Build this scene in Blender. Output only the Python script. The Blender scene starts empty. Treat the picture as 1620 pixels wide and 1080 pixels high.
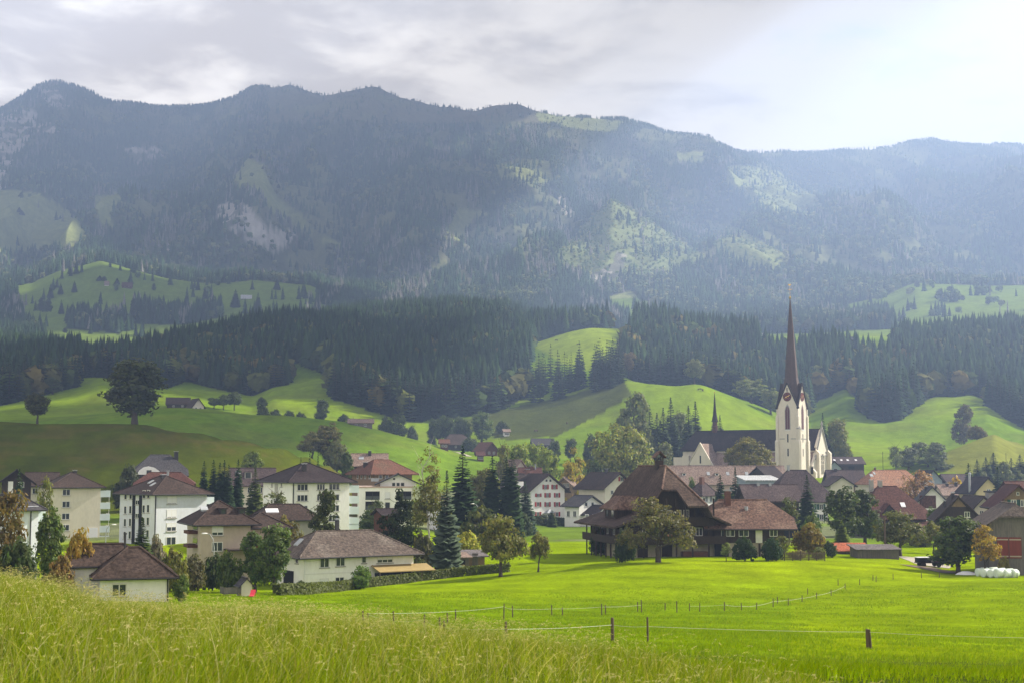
import bpy, bmesh, math, random
import numpy as np
from mathutils import Vector, Matrix
R = math.radians
random.seed(7)
rng = np.random.default_rng(11)
C = bpy.context.scene.collection
SC = bpy.context.scene

# ------------------------------------------------------------------ camera and photo measures
F, CX, CY = 2250.0, 810.0, 540.0
PIT = math.atan(200.0 / F)
CP, SP = math.cos(PIT), math.sin(PIT)

def ray(px, py):
    """photo pixel -> (x/y, z/y) of the view ray"""
    u = (px - CX) / F
    v = (CY - py) / F
    d = CP - v * SP
    return u / d, (SP + v * CP) / d

def proj(x, y, z):
    zc = CP * y + SP * z
    return CX + F * x / zc, CY - F * (-SP * y + CP * z) / zc

cam = bpy.data.objects.new("camera", bpy.data.cameras.new("camera"))
C.objects.link(cam)
cam.rotation_euler = (R(90) + PIT, 0, 0)
cam.data.lens = 50
cam.data.sensor_width = 36
cam.data.clip_start = 0.5
cam.data.clip_end = 60000
cam.data.dof.use_dof = True
cam.data.dof.focus_distance = 260
cam.data.dof.aperture_fstop = 5.0
SC.camera = cam

# ------------------------------------------------------------------ noise
_T = np.random.default_rng(5).random((256, 256))
def vnoise(x, y):
    x = np.asarray(x, float); y = np.asarray(y, float)
    xi = np.floor(x).astype(int); yi = np.floor(y).astype(int)
    fx = x - xi; fy = y - yi
    fx = fx * fx * (3 - 2 * fx); fy = fy * fy * (3 - 2 * fy)
    a = _T[xi % 256, yi % 256]; b = _T[(xi + 1) % 256, yi % 256]
    c = _T[xi % 256, (yi + 1) % 256]; d = _T[(xi + 1) % 256, (yi + 1) % 256]
    return (a * (1 - fx) + b * fx) * (1 - fy) + (c * (1 - fx) + d * fx) * fy
def fbm(x, y, o=4):
    s = 0; a = 0.5; t = 0
    for i in range(o):
        s = s + a * vnoise(x * 2 ** i + 17 * i, y * 2 ** i + 31 * i); t += a; a *= 0.5
    return s / t

def inpoly(px, py, poly):
    px = np.asarray(px, float); py = np.asarray(py, float)
    r = np.zeros(px.shape, bool)
    n = len(poly)
    for i in range(n):
        x0, y0 = poly[i]; x1, y1 = poly[(i + 1) % n]
        if y0 == y1: continue
        c = ((y0 > py) != (y1 > py)) & (px < (x1 - x0) * (py - y0) / (y1 - y0) + x0)
        r ^= c
    return r

# ------------------------------------------------------------------ terrain: contour curves (distance, [(photo x, photo y) ...])
CURVES = [
 (12,  [(0, 1115), (800, 1152), (1620, 1171)]),
 (45,  [(0, 934), (90, 950), (160, 976), (300, 985), (450, 990), (520, 997), (800, 1020), (1000, 1042), (1620, 1058)]),
 (70,  [(0, 954), (150, 976), (300, 984), (500, 994), (800, 1000), (1000, 1010), (1375, 1025), (1620, 1027)]),
 (120, [(0, 952), (300, 955), (500, 962), (800, 975), (1000, 980), (1620, 982)]),
 (160, [(0, 940), (300, 938), (500, 942), (800, 945), (1250, 942), (1620, 930)]),
 (200, [(0, 912), (300, 920), (450, 923), (650, 915), (800, 905), (950, 892), (1040, 888), (1250, 888), (1400, 892), (1500, 903), (1620, 903)]),
 (250, [(0, 875), (200, 872), (300, 868), (400, 852), (480, 846), (560, 844), (650, 848), (700, 858), (800, 864), (950, 865), (1250, 865), (1450, 868), (1620, 868)]),
 (330, [(0, 812), (200, 815), (300, 815), (400, 813), (500, 816), (600, 820), (650, 826), (720, 838), (800, 848), (950, 848), (1250, 845), (1450, 845), (1620, 838)]),
 (430, [(-300, 660), (0, 667), (210, 672), (280, 682), (330, 690), (400, 702), (450, 712), (500, 729), (540, 748), (580, 768), (620, 788), (680, 808), (760, 820), (895, 828), (1000, 822), (1100, 800), (1250, 796), (1330, 812), (1400, 818), (1620, 818)]),
 (540, [(-300, 680), (300, 690), (400, 720), (500, 742), (600, 757), (700, 764), (800, 770), (900, 775), (1000, 770), (1060, 762), (1150, 754), (1250, 757), (1310, 760), (1350, 776), (1420, 788), (1620, 786)]),
 (680, [(-300, 662), (0, 660), (100, 655), (250, 645), (333, 650), (400, 660), (540, 667), (600, 680), (650, 693), (687, 704), (717, 715), (760, 722), (850, 725), (950, 728), (1050, 735), (1150, 725), (1320, 735), (1400, 728), (1490, 715), (1530, 700), (1573, 687), (1605, 705), (1640, 712), (2220, 690)]),
 (780, [(0, 657), (250, 655), (400, 672), (540, 680), (600, 692), (650, 702), (717, 710), (800, 704), (900, 695), (988, 684), (1100, 686), (1225, 700), (1320, 712), (1500, 716), (1573, 706), (1620, 705)]),
 (900, [(0, 642), (120, 622), (160, 612), (260, 622), (300, 627), (400, 642), (433, 628), (527, 632), (633, 648), (683, 655), (760, 652), (840, 648), (900, 636), (950, 620), (990, 605), (1030, 605), (1065, 607), (1098, 604), (1113, 607), (1160, 624), (1225, 651), (1280, 680), (1340, 668), (1400, 672), (1480, 660), (1560, 655), (1620, 676), (2220, 670)]),
 (1020, [(0, 617), (120, 602), (160, 598), (260, 612), (300, 616), (400, 628), (433, 612), (527, 598), (600, 602), (700, 604), (800, 602), (850, 598), (900, 586), (950, 574), (990, 588), (1030, 611), (1098, 613), (1160, 630), (1225, 645), (1280, 634), (1339, 615), (1390, 636), (1420, 636), (1481, 624), (1535, 624), (1570, 636), (1620, 652)]),
 (1300, [(-300, 562), (0, 576), (120, 571), (200, 568), (260, 560), (370, 545), (450, 538), (540, 545), (600, 558), (700, 556), (793, 548), (847, 541), (900, 525), (930, 520), (1010, 518), (1060, 527), (1100, 536), (1200, 541), (1300, 541), (1400, 544), (1450, 555), (1500, 550), (1620, 545)]),
 (1700, [(0, 545), (75, 542), (220, 560), (370, 525), (450, 515), (533, 515), (633, 504), (733, 503), (800, 505), (837, 520), (900, 532), (960, 536), (1000, 531), (1100, 530), (1300, 528), (1400, 524), (1500, 530), (1620, 530)]),
 (2000, [(-300, 470), (0, 500), (75, 492), (120, 484), (200, 482), (300, 492), (400, 488), (510, 490), (600, 506), (750, 508), (830, 506), (900, 510), (970, 500), (1010, 497), (1100, 514), (1200, 510), (1290, 504), (1400, 505), (1450, 490), (1550, 482), (1620, 480)]),
 (2250, [(-300, 430), (0, 455), (50, 450), (100, 430), (160, 414), (215, 430), (260, 443), (330, 450), (400, 445), (490, 455), (520, 470), (600, 480), (750, 480), (830, 480), (900, 475), (960, 480), (1010, 478), (1100, 490), (1200, 495), (1300, 490), (1400, 470), (1450, 455), (1550, 458), (1620, 458)]),
 (2500, [(0, 430), (160, 420), (300, 425), (500, 430), (700, 428), (830, 442), (900, 430), (970, 420), (1100, 430), (1250, 445), (1400, 430), (1620, 420)]),
 (2850, [(-300, 300), (0, 300), (80, 310), (150, 322), (300, 350), (360, 325), (420, 275), (480, 325), (540, 370), (650, 330), (720, 345), (830, 392), (900, 378), (968, 318), (1030, 355), (1105, 398), (1200, 392), (1250, 398), (1350, 380), (1500, 360), (1620, 340)]),
 (3010, [(-300, 270), (0, 272), (85, 262), (150, 288), (300, 305), (360, 280), (420, 248), (540, 322), (650, 290), (720, 310), (830, 338), (900, 344), (945, 330), (968, 321), (1000, 336), (1040, 352), (1105, 374), (1250, 362), (1400, 345), (1620, 320)]),
 (3200, [(-300, 230), (0, 235), (90, 215), (150, 255), (300, 272), (400, 210), (480, 258), (600, 238), (700, 272), (830, 262), (900, 298), (1000, 288), (1100, 290), (1250, 318), (1400, 295), (1620, 288)]),
 (3600, [(-300, 190), (0, 178), (40, 158), (85, 140), (140, 152), (175, 171), (250, 177), (310, 174), (365, 162), (405, 146), (440, 147), (455, 142), (480, 150), (510, 161), (545, 161), (555, 157), (580, 148), (595, 147), (640, 165), (690, 176), (720, 181), (750, 184), (780, 177), (820, 174), (840, 181), (865, 183), (900, 190), (940, 193), (985, 194), (1030, 206), (1080, 219), (1130, 226), (1170, 237), (1200, 240), (1300, 241), (1380, 242), (1420, 234), (1470, 232), (1540, 234), (1620, 234), (1900, 250)]),
 (4300, [(0, 290), (1620, 320)]),
]
MK = 1.75
def md(d): return np.where(np.asarray(d, float) > 2250, 2250 + (np.asarray(d, float) - 2250) * MK, d)      # the mountain stands further back
def mdi(y): return np.where(np.asarray(y, float) > 2250, 2250 + (np.asarray(y, float) - 2250) / MK, y)
NA = 900
AX = np.concatenate([np.linspace(-0.95, -0.47, 60, endpoint=False), np.linspace(-0.47, 0.47, NA), np.linspace(0.47, 0.95, 61)[1:]])
PXA = CX + F * AX            # horizon-level photo x of each column (close enough for the control curves)
def curve_z(D, pts):
    xs = np.array([p[0] for p in pts], float); ys = np.array([p[1] for p in pts], float)
    aa = np.array([ray(p[0], p[1])[0] for p in pts])
    ss = np.array([ray(p[0], p[1])[1] for p in pts])
    s = np.interp(AX, aa, ss)
    k = np.exp(-np.linspace(-2, 2, 9) ** 2); k /= k.sum()     # rounds the corners of the polyline
    sp = np.pad(s, 4, mode='edge')
    s = np.convolve(sp, k, 'valid')
    return s * D
KD = [-40.0, 2.0]; KZ = [np.full(AX.shape, -1.2), np.full(AX.shape, -1.7)]
for D, pts in CURVES:
    D = float(md(D))
    KD.append(float(D)); KZ.append(curve_z(D, pts))
KD = np.array(KD); KZ = np.array(KZ)

def pchip(xk, yk, x):
    h = np.diff(xk)[:, None]; d = np.diff(yk, axis=0) / h
    m = np.zeros_like(yk)
    m[0] = d[0]; m[-1] = d[-1]
    w1 = 2 * h[1:] + h[:-1]; w2 = h[1:] + 2 * h[:-1]
    same = d[:-1] * d[1:] > 0
    with np.errstate(divide='ignore', invalid='ignore'):
        hm = (w1 + w2) / (w1 / d[:-1] + w2 / d[1:])
    m[1:-1] = np.where(same, hm, 0)
    i = np.clip(np.searchsorted(xk, x, side='right') - 1, 0, len(xk) - 2)
    t = ((x - xk[i]) / (xk[i + 1] - xk[i]))[:, None]; hh = (xk[i + 1] - xk[i])[:, None]
    return ((2 * t ** 3 - 3 * t ** 2 + 1) * yk[i] + (t ** 3 - 2 * t ** 2 + t) * hh * m[i]
            + (-2 * t ** 3 + 3 * t ** 2) * yk[i + 1] + (t ** 3 - t ** 2) * hh * m[i + 1])

ROWS = np.concatenate([np.arange(-40, 2, 6.0), np.arange(2, 60, 1.0), np.arange(60, 260, 2.0), np.arange(260, 700, 4.0),
                       np.arange(700, 1500, 7.0), np.arange(1500, 2250, 9.0), md(np.arange(2250, 3700, 7.0)), md(np.arange(3700, 3761, 20.0))])
YQ = mdi(ROWS)[:, None] * np.ones_like(AX)[None, :]
ZG = pchip(KD, KZ, ROWS)
YY = np.maximum(ROWS, 12.0)[:, None] * np.ones_like(AX)[None, :]
XX = AX[None, :] * YY
YR = ROWS[:, None] * np.ones_like(AX)[None, :]
def sstep(a, b, x):
    t = np.clip((x - a) / (b - a), 0, 1); return t * t * (3 - 2 * t)
# relief that the curves do not carry: tussocks, terracettes, gullies on the mountain
amp_m = sstep(2280, 2600, YQ) * (1 - 0.85 * sstep(3150, 3560, YQ))
amp_m *= 1 - .95 * np.exp(-(((AX[None, :] - .085) / .075) ** 2 + ((YQ - 2800) / 330) ** 2) ** 2)
gx = XX / 240 + 0.35 * fbm(XX / 420, YR / 420) * 4
rid = 1 - np.abs(2 * fbm(gx, YR / 1300 + 7, 3) - 1) * 2
gx2 = XX / 600 + 0.9 * fbm(XX / 700 + 3, YR / 700, 3)
rid2 = 1 - np.abs(2 * vnoise(gx2, YR / 2200 + 4) - 1)
ZG = ZG + amp_m * (150 * (rid2 - 0.6) + 95 * (rid - 0.55) + 70 * (fbm(XX / 120, YR / 150, 4) - 0.5))
amp_h = sstep(420, 600, YR) * (1 - sstep(2200, 2500, YR))
ZG = ZG + amp_h * (7.0 * (fbm(XX / 70, YR / 70, 3) - 0.5))
amp_n = sstep(20, 70, YR) * (1 - sstep(400, 600, YR))
ZG = ZG + amp_n * (0.5 * (fbm(XX / 17, YR / 17, 3) - 0.5))
amp_l = sstep(335, 380, YR) * (1 - sstep(430, 470, YR)) * (XX < -40)
ZG = ZG + amp_l * 0.55 * np.sin(ZG * 2.6 + 3 * fbm(XX / 25, YR / 25))

def height(x, y):
    x = np.asarray(x, float); y = np.asarray(y, float)
    a = x / np.maximum(y, 12.0)
    ai = np.interp(a, AX, np.arange(len(AX))); ri = np.interp(y, ROWS, np.arange(len(ROWS)))
    a0 = np.clip(ai.astype(int), 0, len(AX) - 2); r0 = np.clip(ri.astype(int), 0, len(ROWS) - 2)
    fa = ai - a0; fr = ri - r0
    return ((ZG[r0, a0] * (1 - fa) + ZG[r0, a0 + 1] * fa) * (1 - fr) + (ZG[r0 + 1, a0] * (1 - fa) + ZG[r0 + 1, a0 + 1] * fa) * fr)
def hz(x, y): return float(height(x, y))

def hit(px, py, d0=20.0, d1=4000.0):
    """first place where the view ray through the photo pixel meets the ground"""
    a, s = ray(px, py)
    ys = np.concatenate([np.arange(d0, min(d1, 700), 0.5), np.arange(max(d0, 700), d1, 2.0)])
    h = height(a * ys, ys)
    k = np.where(h >= s * ys)[0]
    y = ys[k[0]] if len(k) else d1
    return a * y, float(y), hz(a * y, y)
def at(px, D, py=740):
    """place on the ground at distance D under photo column px"""
    a, s = ray(px, py)
    return a * D, float(D), hz(a * D, D)
def zof(py, D): return ray(CX, py)[1] * D

# ------------------------------------------------------------------ object helpers
def tag(o, label=None, cat=None, group=None, kind=None):
    if label: o['label'] = label
    if cat: o['category'] = cat
    if group: o['group'] = group
    if kind: o['kind'] = kind
    return o
def empty(name, loc=(0, 0, 0), rz=0.0, label=None, cat=None, group=None):
    o = bpy.data.objects.new(name, None); C.objects.link(o)
    o.location = loc; o.rotation_euler = (0, 0, rz); o.empty_display_size = 0.5
    return tag(o, label, cat, group)
class MB:
    def __init__(s): s.v = []; s.f = []; s.m = []
    def poly(s, pts, m=0):
        i = len(s.v); s.v += [tuple(p) for p in pts]; s.f.append(tuple(range(i, i + len(pts)))); s.m.append(m)
    def box(s, x0, x1, y0, y1, z0, z1, m=0):
        i = len(s.v)
        s.v += [(x0, y0, z0), (x1, y0, z0), (x1, y1, z0), (x0, y1, z0), (x0, y0, z1), (x1, y0, z1), (x1, y1, z1), (x0, y1, z1)]
        for q in ((3, 2, 1, 0), (4, 5, 6, 7), (0, 1, 5, 4), (1, 2, 6, 5), (2, 3, 7, 6), (3, 0, 4, 7)):
            s.f.append(tuple(i + k for k in q)); s.m.append(m)
    def sheet(s, polys, th, m=0):
        """surface of polygons sharing corners, thickened downwards by th"""
        idx = {}; vs = []
        def vi(p):
            k = tuple(round(c, 4) for c in p)
            if k not in idx: idx[k] = len(vs); vs.append(tuple(p))
            return idx[k]
        F_ = [[vi(p) for p in q] for q in polys]
        b = len(s.v); n = len(vs)
        s.v += vs + [(p[0], p[1], p[2] - th) for p in vs]
        ed = {}
        for q in F_:
            s.f.append(tuple(b + k for k in q)); s.m.append(m)
            s.f.append(tuple(b + n + k for k in reversed(q))); s.m.append(m)
            for k in range(len(q)):
                e = (q[k], q[(k + 1) % len(q)])
                if (e[1], e[0]) in ed: del ed[(e[1], e[0])]
                else: ed[e] = 1
        for (i, j) in ed:
            s.f.append((b + j, b + i, b + n + i, b + n + j)); s.m.append(m)
    def tube(s, pts, rad, n=6, m=0, cap=True):
        pts = [Vector(p) for p in pts]
        if not hasattr(rad, '__len__'): rad = [rad] * len(pts)
        b = len(s.v)
        for k, p in enumerate(pts):
            d = (pts[min(k + 1, len(pts) - 1)] - pts[max(k - 1, 0)]).normalized()
            u = d.orthogonal().normalized() if abs(d.z) < 0.99 else Vector((1, 0, 0))
            if abs(d.z) < 0.99: u = d.cross(Vector((0, 0, 1))).normalized()
            w = d.cross(u).normalized()
            for j in range(n):
                t = 2 * math.pi * j / n
                s.v.append(tuple(p + (u * math.cos(t) + w * math.sin(t)) * rad[k]))
        for k in range(len(pts) - 1):
            for j in range(n):
                s.f.append((b + k * n + j, b + k * n + (j + 1) % n, b + (k + 1) * n + (j + 1) % n, b + (k + 1) * n + j)); s.m.append(m)
        if cap:
            s.f.append(tuple(b + j for j in reversed(range(n)))); s.m.append(m)
            e = b + (len(pts) - 1) * n
            s.f.append(tuple(e + j for j in range(n))); s.m.append(m)
    def lathe(s, prof, n=12, c=(0, 0), m=0, ph=0.0):
        b = len(s.v)
        for r, z in prof:
            for j in range(n):
                t = 2 * math.pi * j / n + ph
                s.v.append((c[0] + r * math.cos(t), c[1] + r * math.sin(t), z))
        for k in range(len(prof) - 1):
            for j in range(n):
                s.f.append((b + k * n + j, b + k * n + (j + 1) % n, b + (k + 1) * n + (j + 1) % n, b + (k + 1) * n + j)); s.m.append(m)
        s.f.append(tuple(b + j for j in reversed(range(n)))); s.m.append(m)
        s.f.append(tuple(b + (len(prof) - 1) * n + j for j in range(n))); s.m.append(m)
    def mesh(s, name, mats):
        me = bpy.data.meshes.new(name); me.from_pydata(s.v, [], s.f)
        if not isinstance(mats, (list, tuple)): mats = [mats]
        for m in mats: me.materials.append(m)
        if len(mats) > 1: me.polygons.foreach_set('material_index', s.m)
        me.validate(); me.update()
        return me
    def build(s, name, mats, parent=None, loc=None, smooth=False):
        me = s.mesh(name, mats)
        if smooth: me.polygons.foreach_set('use_smooth', [True] * len(me.polygons))
        o = bpy.data.objects.new(name, me); C.objects.link(o)
        if parent: o.parent = parent
        if loc: o.location = loc
        return o
def np_mesh(name, v, f, mats, col=None, smooth=False, fattr=None):
    """v (n,3), f (k,3) or (k,4) arrays"""
    me = bpy.data.meshes.new(name)
    v = np.asarray(v, np.float32); f = np.asarray(f, np.int32); k = f.shape[1]
    me.vertices.add(len(v)); me.vertices.foreach_set('co', v.ravel())
    me.loops.add(f.size); me.loops.foreach_set('vertex_index', f.ravel())
    me.polygons.add(len(f)); me.polygons.foreach_set('loop_start', np.arange(0, f.size, k, dtype=np.int32))
    if smooth: me.polygons.foreach_set('use_smooth', np.ones(len(f), bool))
    for m in (mats if isinstance(mats, (list, tuple)) else [mats]): me.materials.append(m)
    me.update(calc_edges=True)
    if col is not None:
        a = me.color_attributes.new('Col', 'FLOAT_COLOR', 'POINT')
        c = np.ones((len(v), 4), np.float32); c[:, :col.shape[1]] = col
        a.data.foreach_set('color', c.ravel())
    return me
def link(name, me, parent=None, loc=None):
    o = bpy.data.objects.new(name, me); C.objects.link(o)
    if parent: o.parent = parent
    if loc is not None: o.location = loc
    return o
def copy_tree(o, parent=None):
    c = o.copy(); C.objects.link(c); c.parent = parent
    for ch in list(o.children): copy_tree(ch, c)
    return c

# ------------------------------------------------------------------ materials
def new_mat(name):
    m = bpy.data.materials.new(name); m.use_nodes = True
    nt = m.node_tree; b = nt.nodes['Principled BSDF']
    b.inputs['Specular IOR Level'].default_value = 0.25
    return m, nt, b
def nd(nt, t, **kw):
    n = nt.nodes.new(t)
    for k, v in kw.items():
        if k in n.inputs: n.inputs[k].default_value = v
        else: setattr(n, k, v)
    return n
def mixc(nt, blend, fac, a, b):
    n = nt.nodes.new('ShaderNodeMix'); n.data_type = 'RGBA'; n.blend_type = blend
    for sock, val in ((n.inputs[0], fac), (n.inputs[6], a), (n.inputs[7], b)):
        if hasattr(val, 'is_output'): nt.links.new(val, sock)
        elif hasattr(val, '__len__'): sock.default_value = (*val[:3], 1)
        else: sock.default_value = val
    return n.outputs[2]
def surf(name, c1, c2=None, scale=1.0, rough=0.8, streak=(1, 1, 1), detail=5, contrast=(0.3, 0.7), c3=None, scale3=0.15, bump=0.0, spec=0.25, fine=None):
    """noise between two colours, optional broad patches of a third, optional fine speckle"""
    m, nt, b = new_mat(name)
    b.inputs['Roughness'].default_value = rough; b.inputs['Specular IOR Level'].default_value = spec
    tc = nd(nt, 'ShaderNodeTexCoord'); mp = nd(nt, 'ShaderNodeMapping'); mp.inputs['Scale'].default_value = streak
    nt.links.new(tc.outputs['Object'], mp.inputs[0])
    oi = nd(nt, 'ShaderNodeObjectInfo')
    va = nd(nt, 'ShaderNodeVectorMath', operation='ADD'); nt.links.new(mp.outputs[0], va.inputs[0])
    mu = nd(nt, 'ShaderNodeMath', operation='MULTIPLY'); mu.inputs[1].default_value = 97.0
    nt.links.new(oi.outputs['Random'], mu.inputs[0]); nt.links.new(mu.outputs[0], va.inputs[1])
    def noise(sc, det=5):
        n = nd(nt, 'ShaderNodeTexNoise', Scale=sc, Detail=det, Roughness=0.65); nt.links.new(va.outputs[0], n.inputs['Vector']); return n
    n = noise(scale, detail)
    mr = nd(nt, 'ShaderNodeMapRange'); mr.inputs[1].default_value = contrast[0]; mr.inputs[2].default_value = contrast[1]
    nt.links.new(n.outputs['Fac'], mr.inputs[0])
    col = mixc(nt, 'MIX', mr.outputs[0], c1, c2 or tuple(c * 0.8 for c in c1))
    if c3:
        n3 = noise(scale3, 4); m3 = nd(nt, 'ShaderNodeMapRange'); m3.inputs[1].default_value = 0.48; m3.inputs[2].default_value = 0.7
        nt.links.new(n3.outputs['Fac'], m3.inputs[0]); col = mixc(nt, 'MIX', m3.outputs[0], col, c3)
    if fine:
        nf = noise(fine[0], 2); mf = nd(nt, 'ShaderNodeMapRange'); mf.inputs[1].default_value = 0.3; mf.inputs[2].default_value = 0.7
        mf.inputs[3].default_value = 1 - fine[1]; mf.inputs[4].default_value = 1 + fine[1]
        nt.links.new(nf.outputs['Fac'], mf.inputs[0])
        col = mixc(nt, 'MULTIPLY', 1.0, col, mf.outputs[0])
    nt.links.new(col, b.inputs['Base Color'])
    if bump:
        bp = nd(nt, 'ShaderNodeBump', Strength=bump, Distance=0.1); nt.links.new(n.outputs['Fac'], bp.inputs['Height']); nt.links.new(bp.outputs[0], b.inputs['Normal'])
    return m
def leafmat(name, attr=True, objcol=True, trans=0.35, base=(1, 1, 1), rough=0.55):
    m, nt, b = new_mat(name)
    b.inputs['Roughness'].default_value = rough; b.inputs['Specular IOR Level'].default_value = 0.2
    col = None
    if objcol:
        oi = nd(nt, 'ShaderNodeObjectInfo'); col = oi.outputs['Color']
    if attr:
        at_ = nd(nt, 'ShaderNodeAttribute', attribute_name='Col')
        col = at_.outputs['Color'] if col is None else mixc(nt, 'MULTIPLY', 1.0, col, at_.outputs['Color'])
    nt.links.new(col, b.inputs['Base Color'])
    if trans:
        tr = nd(nt, 'ShaderNodeBsdfTranslucent')
        tcol = mixc(nt, 'MULTIPLY', 1.0, col, (1.25, 1.3, 0.55))
        nt.links.new(tcol, tr.inputs['Color'])
        mx = nd(nt, 'ShaderNodeMixShader'); mx.inputs[0].default_value = trans
        nt.links.new(b.outputs[0], mx.inputs[1]); nt.links.new(tr.outputs[0], mx.inputs[2])
        nt.links.new(mx.outputs[0], nt.nodes['Material Output'].inputs['Surface'])
    return m
# ------------------------------------------------------------------ land cover
PXV, PYV = proj(XX, np.maximum(YR, 1.0), ZG)
def lin(*c): return np.array(c, float)
N1 = fbm(XX / 5, YR / 9, 4); N2 = fbm(XX / 40, YR / 55, 4); N3 = fbm(XX / 160, YR / 160, 3)
COL = np.zeros(ZG.shape + (3,))
def lay(mask, c, w=1.0):
    global COL
    m = (np.asarray(mask, float) * w)[..., None]
    COL = COL * (1 - m) + np.asarray(c) * m
lay(np.ones(ZG.shape), lin(.185, .268, .001))
lay(sstep(0.45, 0.65, N2) , lin(.228, .300, .001), .7)
# darker green laid over the nearer meadow, rough grass on the knoll
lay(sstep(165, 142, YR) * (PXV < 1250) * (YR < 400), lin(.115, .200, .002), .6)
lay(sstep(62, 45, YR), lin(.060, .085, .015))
# ground between the houses
vil = sstep(262, 285, YR) * (1 - sstep(520, 560, YR))
lay(vil, lin(.085, .135, .020), .8)
lay(vil * sstep(.52, .6, N2), lin(.14, .13, .11), .6)
# the grazed hill behind the apartment blocks
h1 = sstep(322, 345, YR) * (1 - sstep(445, 470, YR)) * (PXV < 700)
lay(h1, lin(.060, .076, .003))
lay(h1 * sstep(.5, .72, fbm(XX / 14, ZG / 1.2, 3)), lin(.092, .078, .016), .7)
# rolling pastures
h2 = sstep(520, 570, YR) * (1 - sstep(2300, 2400, YR))
lay(h2, lin(.108, .180, .008))
lay(h2 * sstep(.42, .62, N3), lin(.165, .235, .010), .8)
lay(h2 * sstep(.5, .7, fbm(XX / 30, YR / 22 + 9, 4)), lin(.130, .155, .020), .45)
lay(h2 * (YR > 1500), lin(.12, .17, .028), .7)
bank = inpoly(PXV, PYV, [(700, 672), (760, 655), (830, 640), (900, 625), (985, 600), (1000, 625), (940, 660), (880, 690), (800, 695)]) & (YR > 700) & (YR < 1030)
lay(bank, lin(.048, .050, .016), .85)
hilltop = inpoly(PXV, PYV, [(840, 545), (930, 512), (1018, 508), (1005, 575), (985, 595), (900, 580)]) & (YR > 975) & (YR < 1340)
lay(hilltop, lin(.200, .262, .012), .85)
spur = inpoly(PXV, PYV, [(1480, 722), (1573, 684), (1640, 712), (1700, 760), (1480, 745)]) & (YR > 560) & (YR < 790)
lay(spur, lin(.165, .165, .035), .8)
# forests: polygons in (photo x, distance)
def fpoly(*p): return list(p)
FOREST = {
 'left': fpoly((-600, 870), (0, 880), (60, 920), (122, 985), (128, 1350), (20, 1450), (75, 1700), (40, 1900), (20, 2250), (-600, 2300)),
 'middle': fpoly((128, 1030), (262, 1010), (300, 1090), (390, 1020), (452, 1020), (460, 1130), (478, 1130), (530, 1030), (560, 1100), (560, 1330), (700, 1340), (850, 1330), (905, 1600), (840, 1800), (540, 1800), (520, 1550), (260, 1310), (128, 1190)),
 'knob': fpoly((525, 890), (640, 872), (760, 885), (800, 905), (835, 945), (845, 1285), (700, 1330), (560, 1330), (527, 1100)),
 'crest': fpoly((840, 1300), (905, 1310), (962, 1320), (962, 1440), (840, 1420)),
 'church': fpoly((986, 1010), (1030, 955), (1065, 960), (1098, 945), (1160, 945), (1225, 955), (1285, 985), (1285, 1150), (1205, 1240), (1195, 1290), (1100, 1345), (1030, 1400), (1005, 1290), (988, 1130)),
 'right': fpoly((1238, 1000), (1277, 1010), (1339, 1025), (1363, 960), (1390, 900), (1416, 895), (1452, 970), (1481, 1020), (1561, 1020), (1567, 950), (1594, 905), (1620, 885), (2300, 870), (2300, 1500), (1500, 1460), (1420, 1330), (1400, 1170), (1350, 1170), (1300, 1200), (1238, 1190)),
 'far': fpoly((1035, 1720), (1420, 1720), (1410, 2040), (1380, 2080), (1262, 2060), (1240, 2300), (1035, 2300)),
 'farleft': fpoly((840, 1820), (985, 1800), (1000, 1960), (965, 2100), (960, 2300), (500, 2300), (515, 2050), (540, 1820)),
 'copse': fpoly((106, 1850), (190, 1835), (200, 1930), (112, 1960)),
 'copse2': fpoly((205, 1900), (290, 1880), (355, 1920), (350, 2010), (270, 1985), (210, 1990)),
}
MEADOW = [
 [(-80, 300), (0, 300), (60, 305), (110, 335), (135, 368), (120, 392), (60, 395), (0, 402), (-80, 402)],
 [(150, 310), (185, 305), (192, 315), (175, 335), (172, 352), (190, 356), (160, 358), (150, 335)],
 [(362, 283), (395, 250), (418, 262), (425, 290), (440, 315), (480, 340), (497, 368), (470, 360), (430, 335), (420, 315), (405, 298), (380, 298)],
 [(508, 372), (540, 385), (542, 394), (513, 390)],
 [(712, 355), (730, 330), (762, 335), (785, 341), (750, 345), (736, 360), (742, 386), (708, 375)],
 [(785, 262), (810, 250), (870, 255), (875, 285), (850, 300), (790, 285)],
 [(968, 316), (1010, 338), (1060, 370), (1114, 406), (1060, 436), (970, 448), (885, 428), (880, 400), (915, 365), (940, 342)],
 [(845, 178), (890, 184), (940, 189), (990, 194), (975, 210), (930, 207), (890, 200), (850, 190)],
 [(1068, 243), (1110, 238), (1118, 262), (1080, 258)],
 [(1338, 425), (1345, 422), (1344, 434), (1336, 434)],
 [(960, 470), (1000, 460), (1012, 478), (960, 482)],
 [(1115, 348), (1170, 362), (1248, 408), (1232, 428), (1170, 418), (1128, 388)],
 [(1150, 262), (1230, 270), (1300, 320), (1290, 350), (1200, 330), (1150, 290)],
]
ROCK = [
 [(-60, 180), (0, 178), (32, 168), (60, 182), (92, 205), (45, 218), (25, 255), (0, 300), (-60, 300)],
 [(60, 140), (90, 142), (110, 165), (95, 175), (70, 160)],
 [(335, 335), (370, 316), (400, 330), (430, 365), (478, 365), (445, 398), (400, 388), (355, 362)],
 [(885, 312), (908, 318), (902, 342), (886, 336)],
 [(200, 238), (240, 225), (260, 245), (215, 262)],
 [(250, 385), (285, 380), (280, 400), (255, 402)],
 [(930, 440), (980, 400), (1000, 410), (950, 455)],
]
PAST2 = [(20, 1760), (510, 1700), (520, 2290), (330, 2240), (215, 2290), (160, 2330), (90, 2290), (20, 2230)]      # upper pastures, (photo x, distance)
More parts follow.
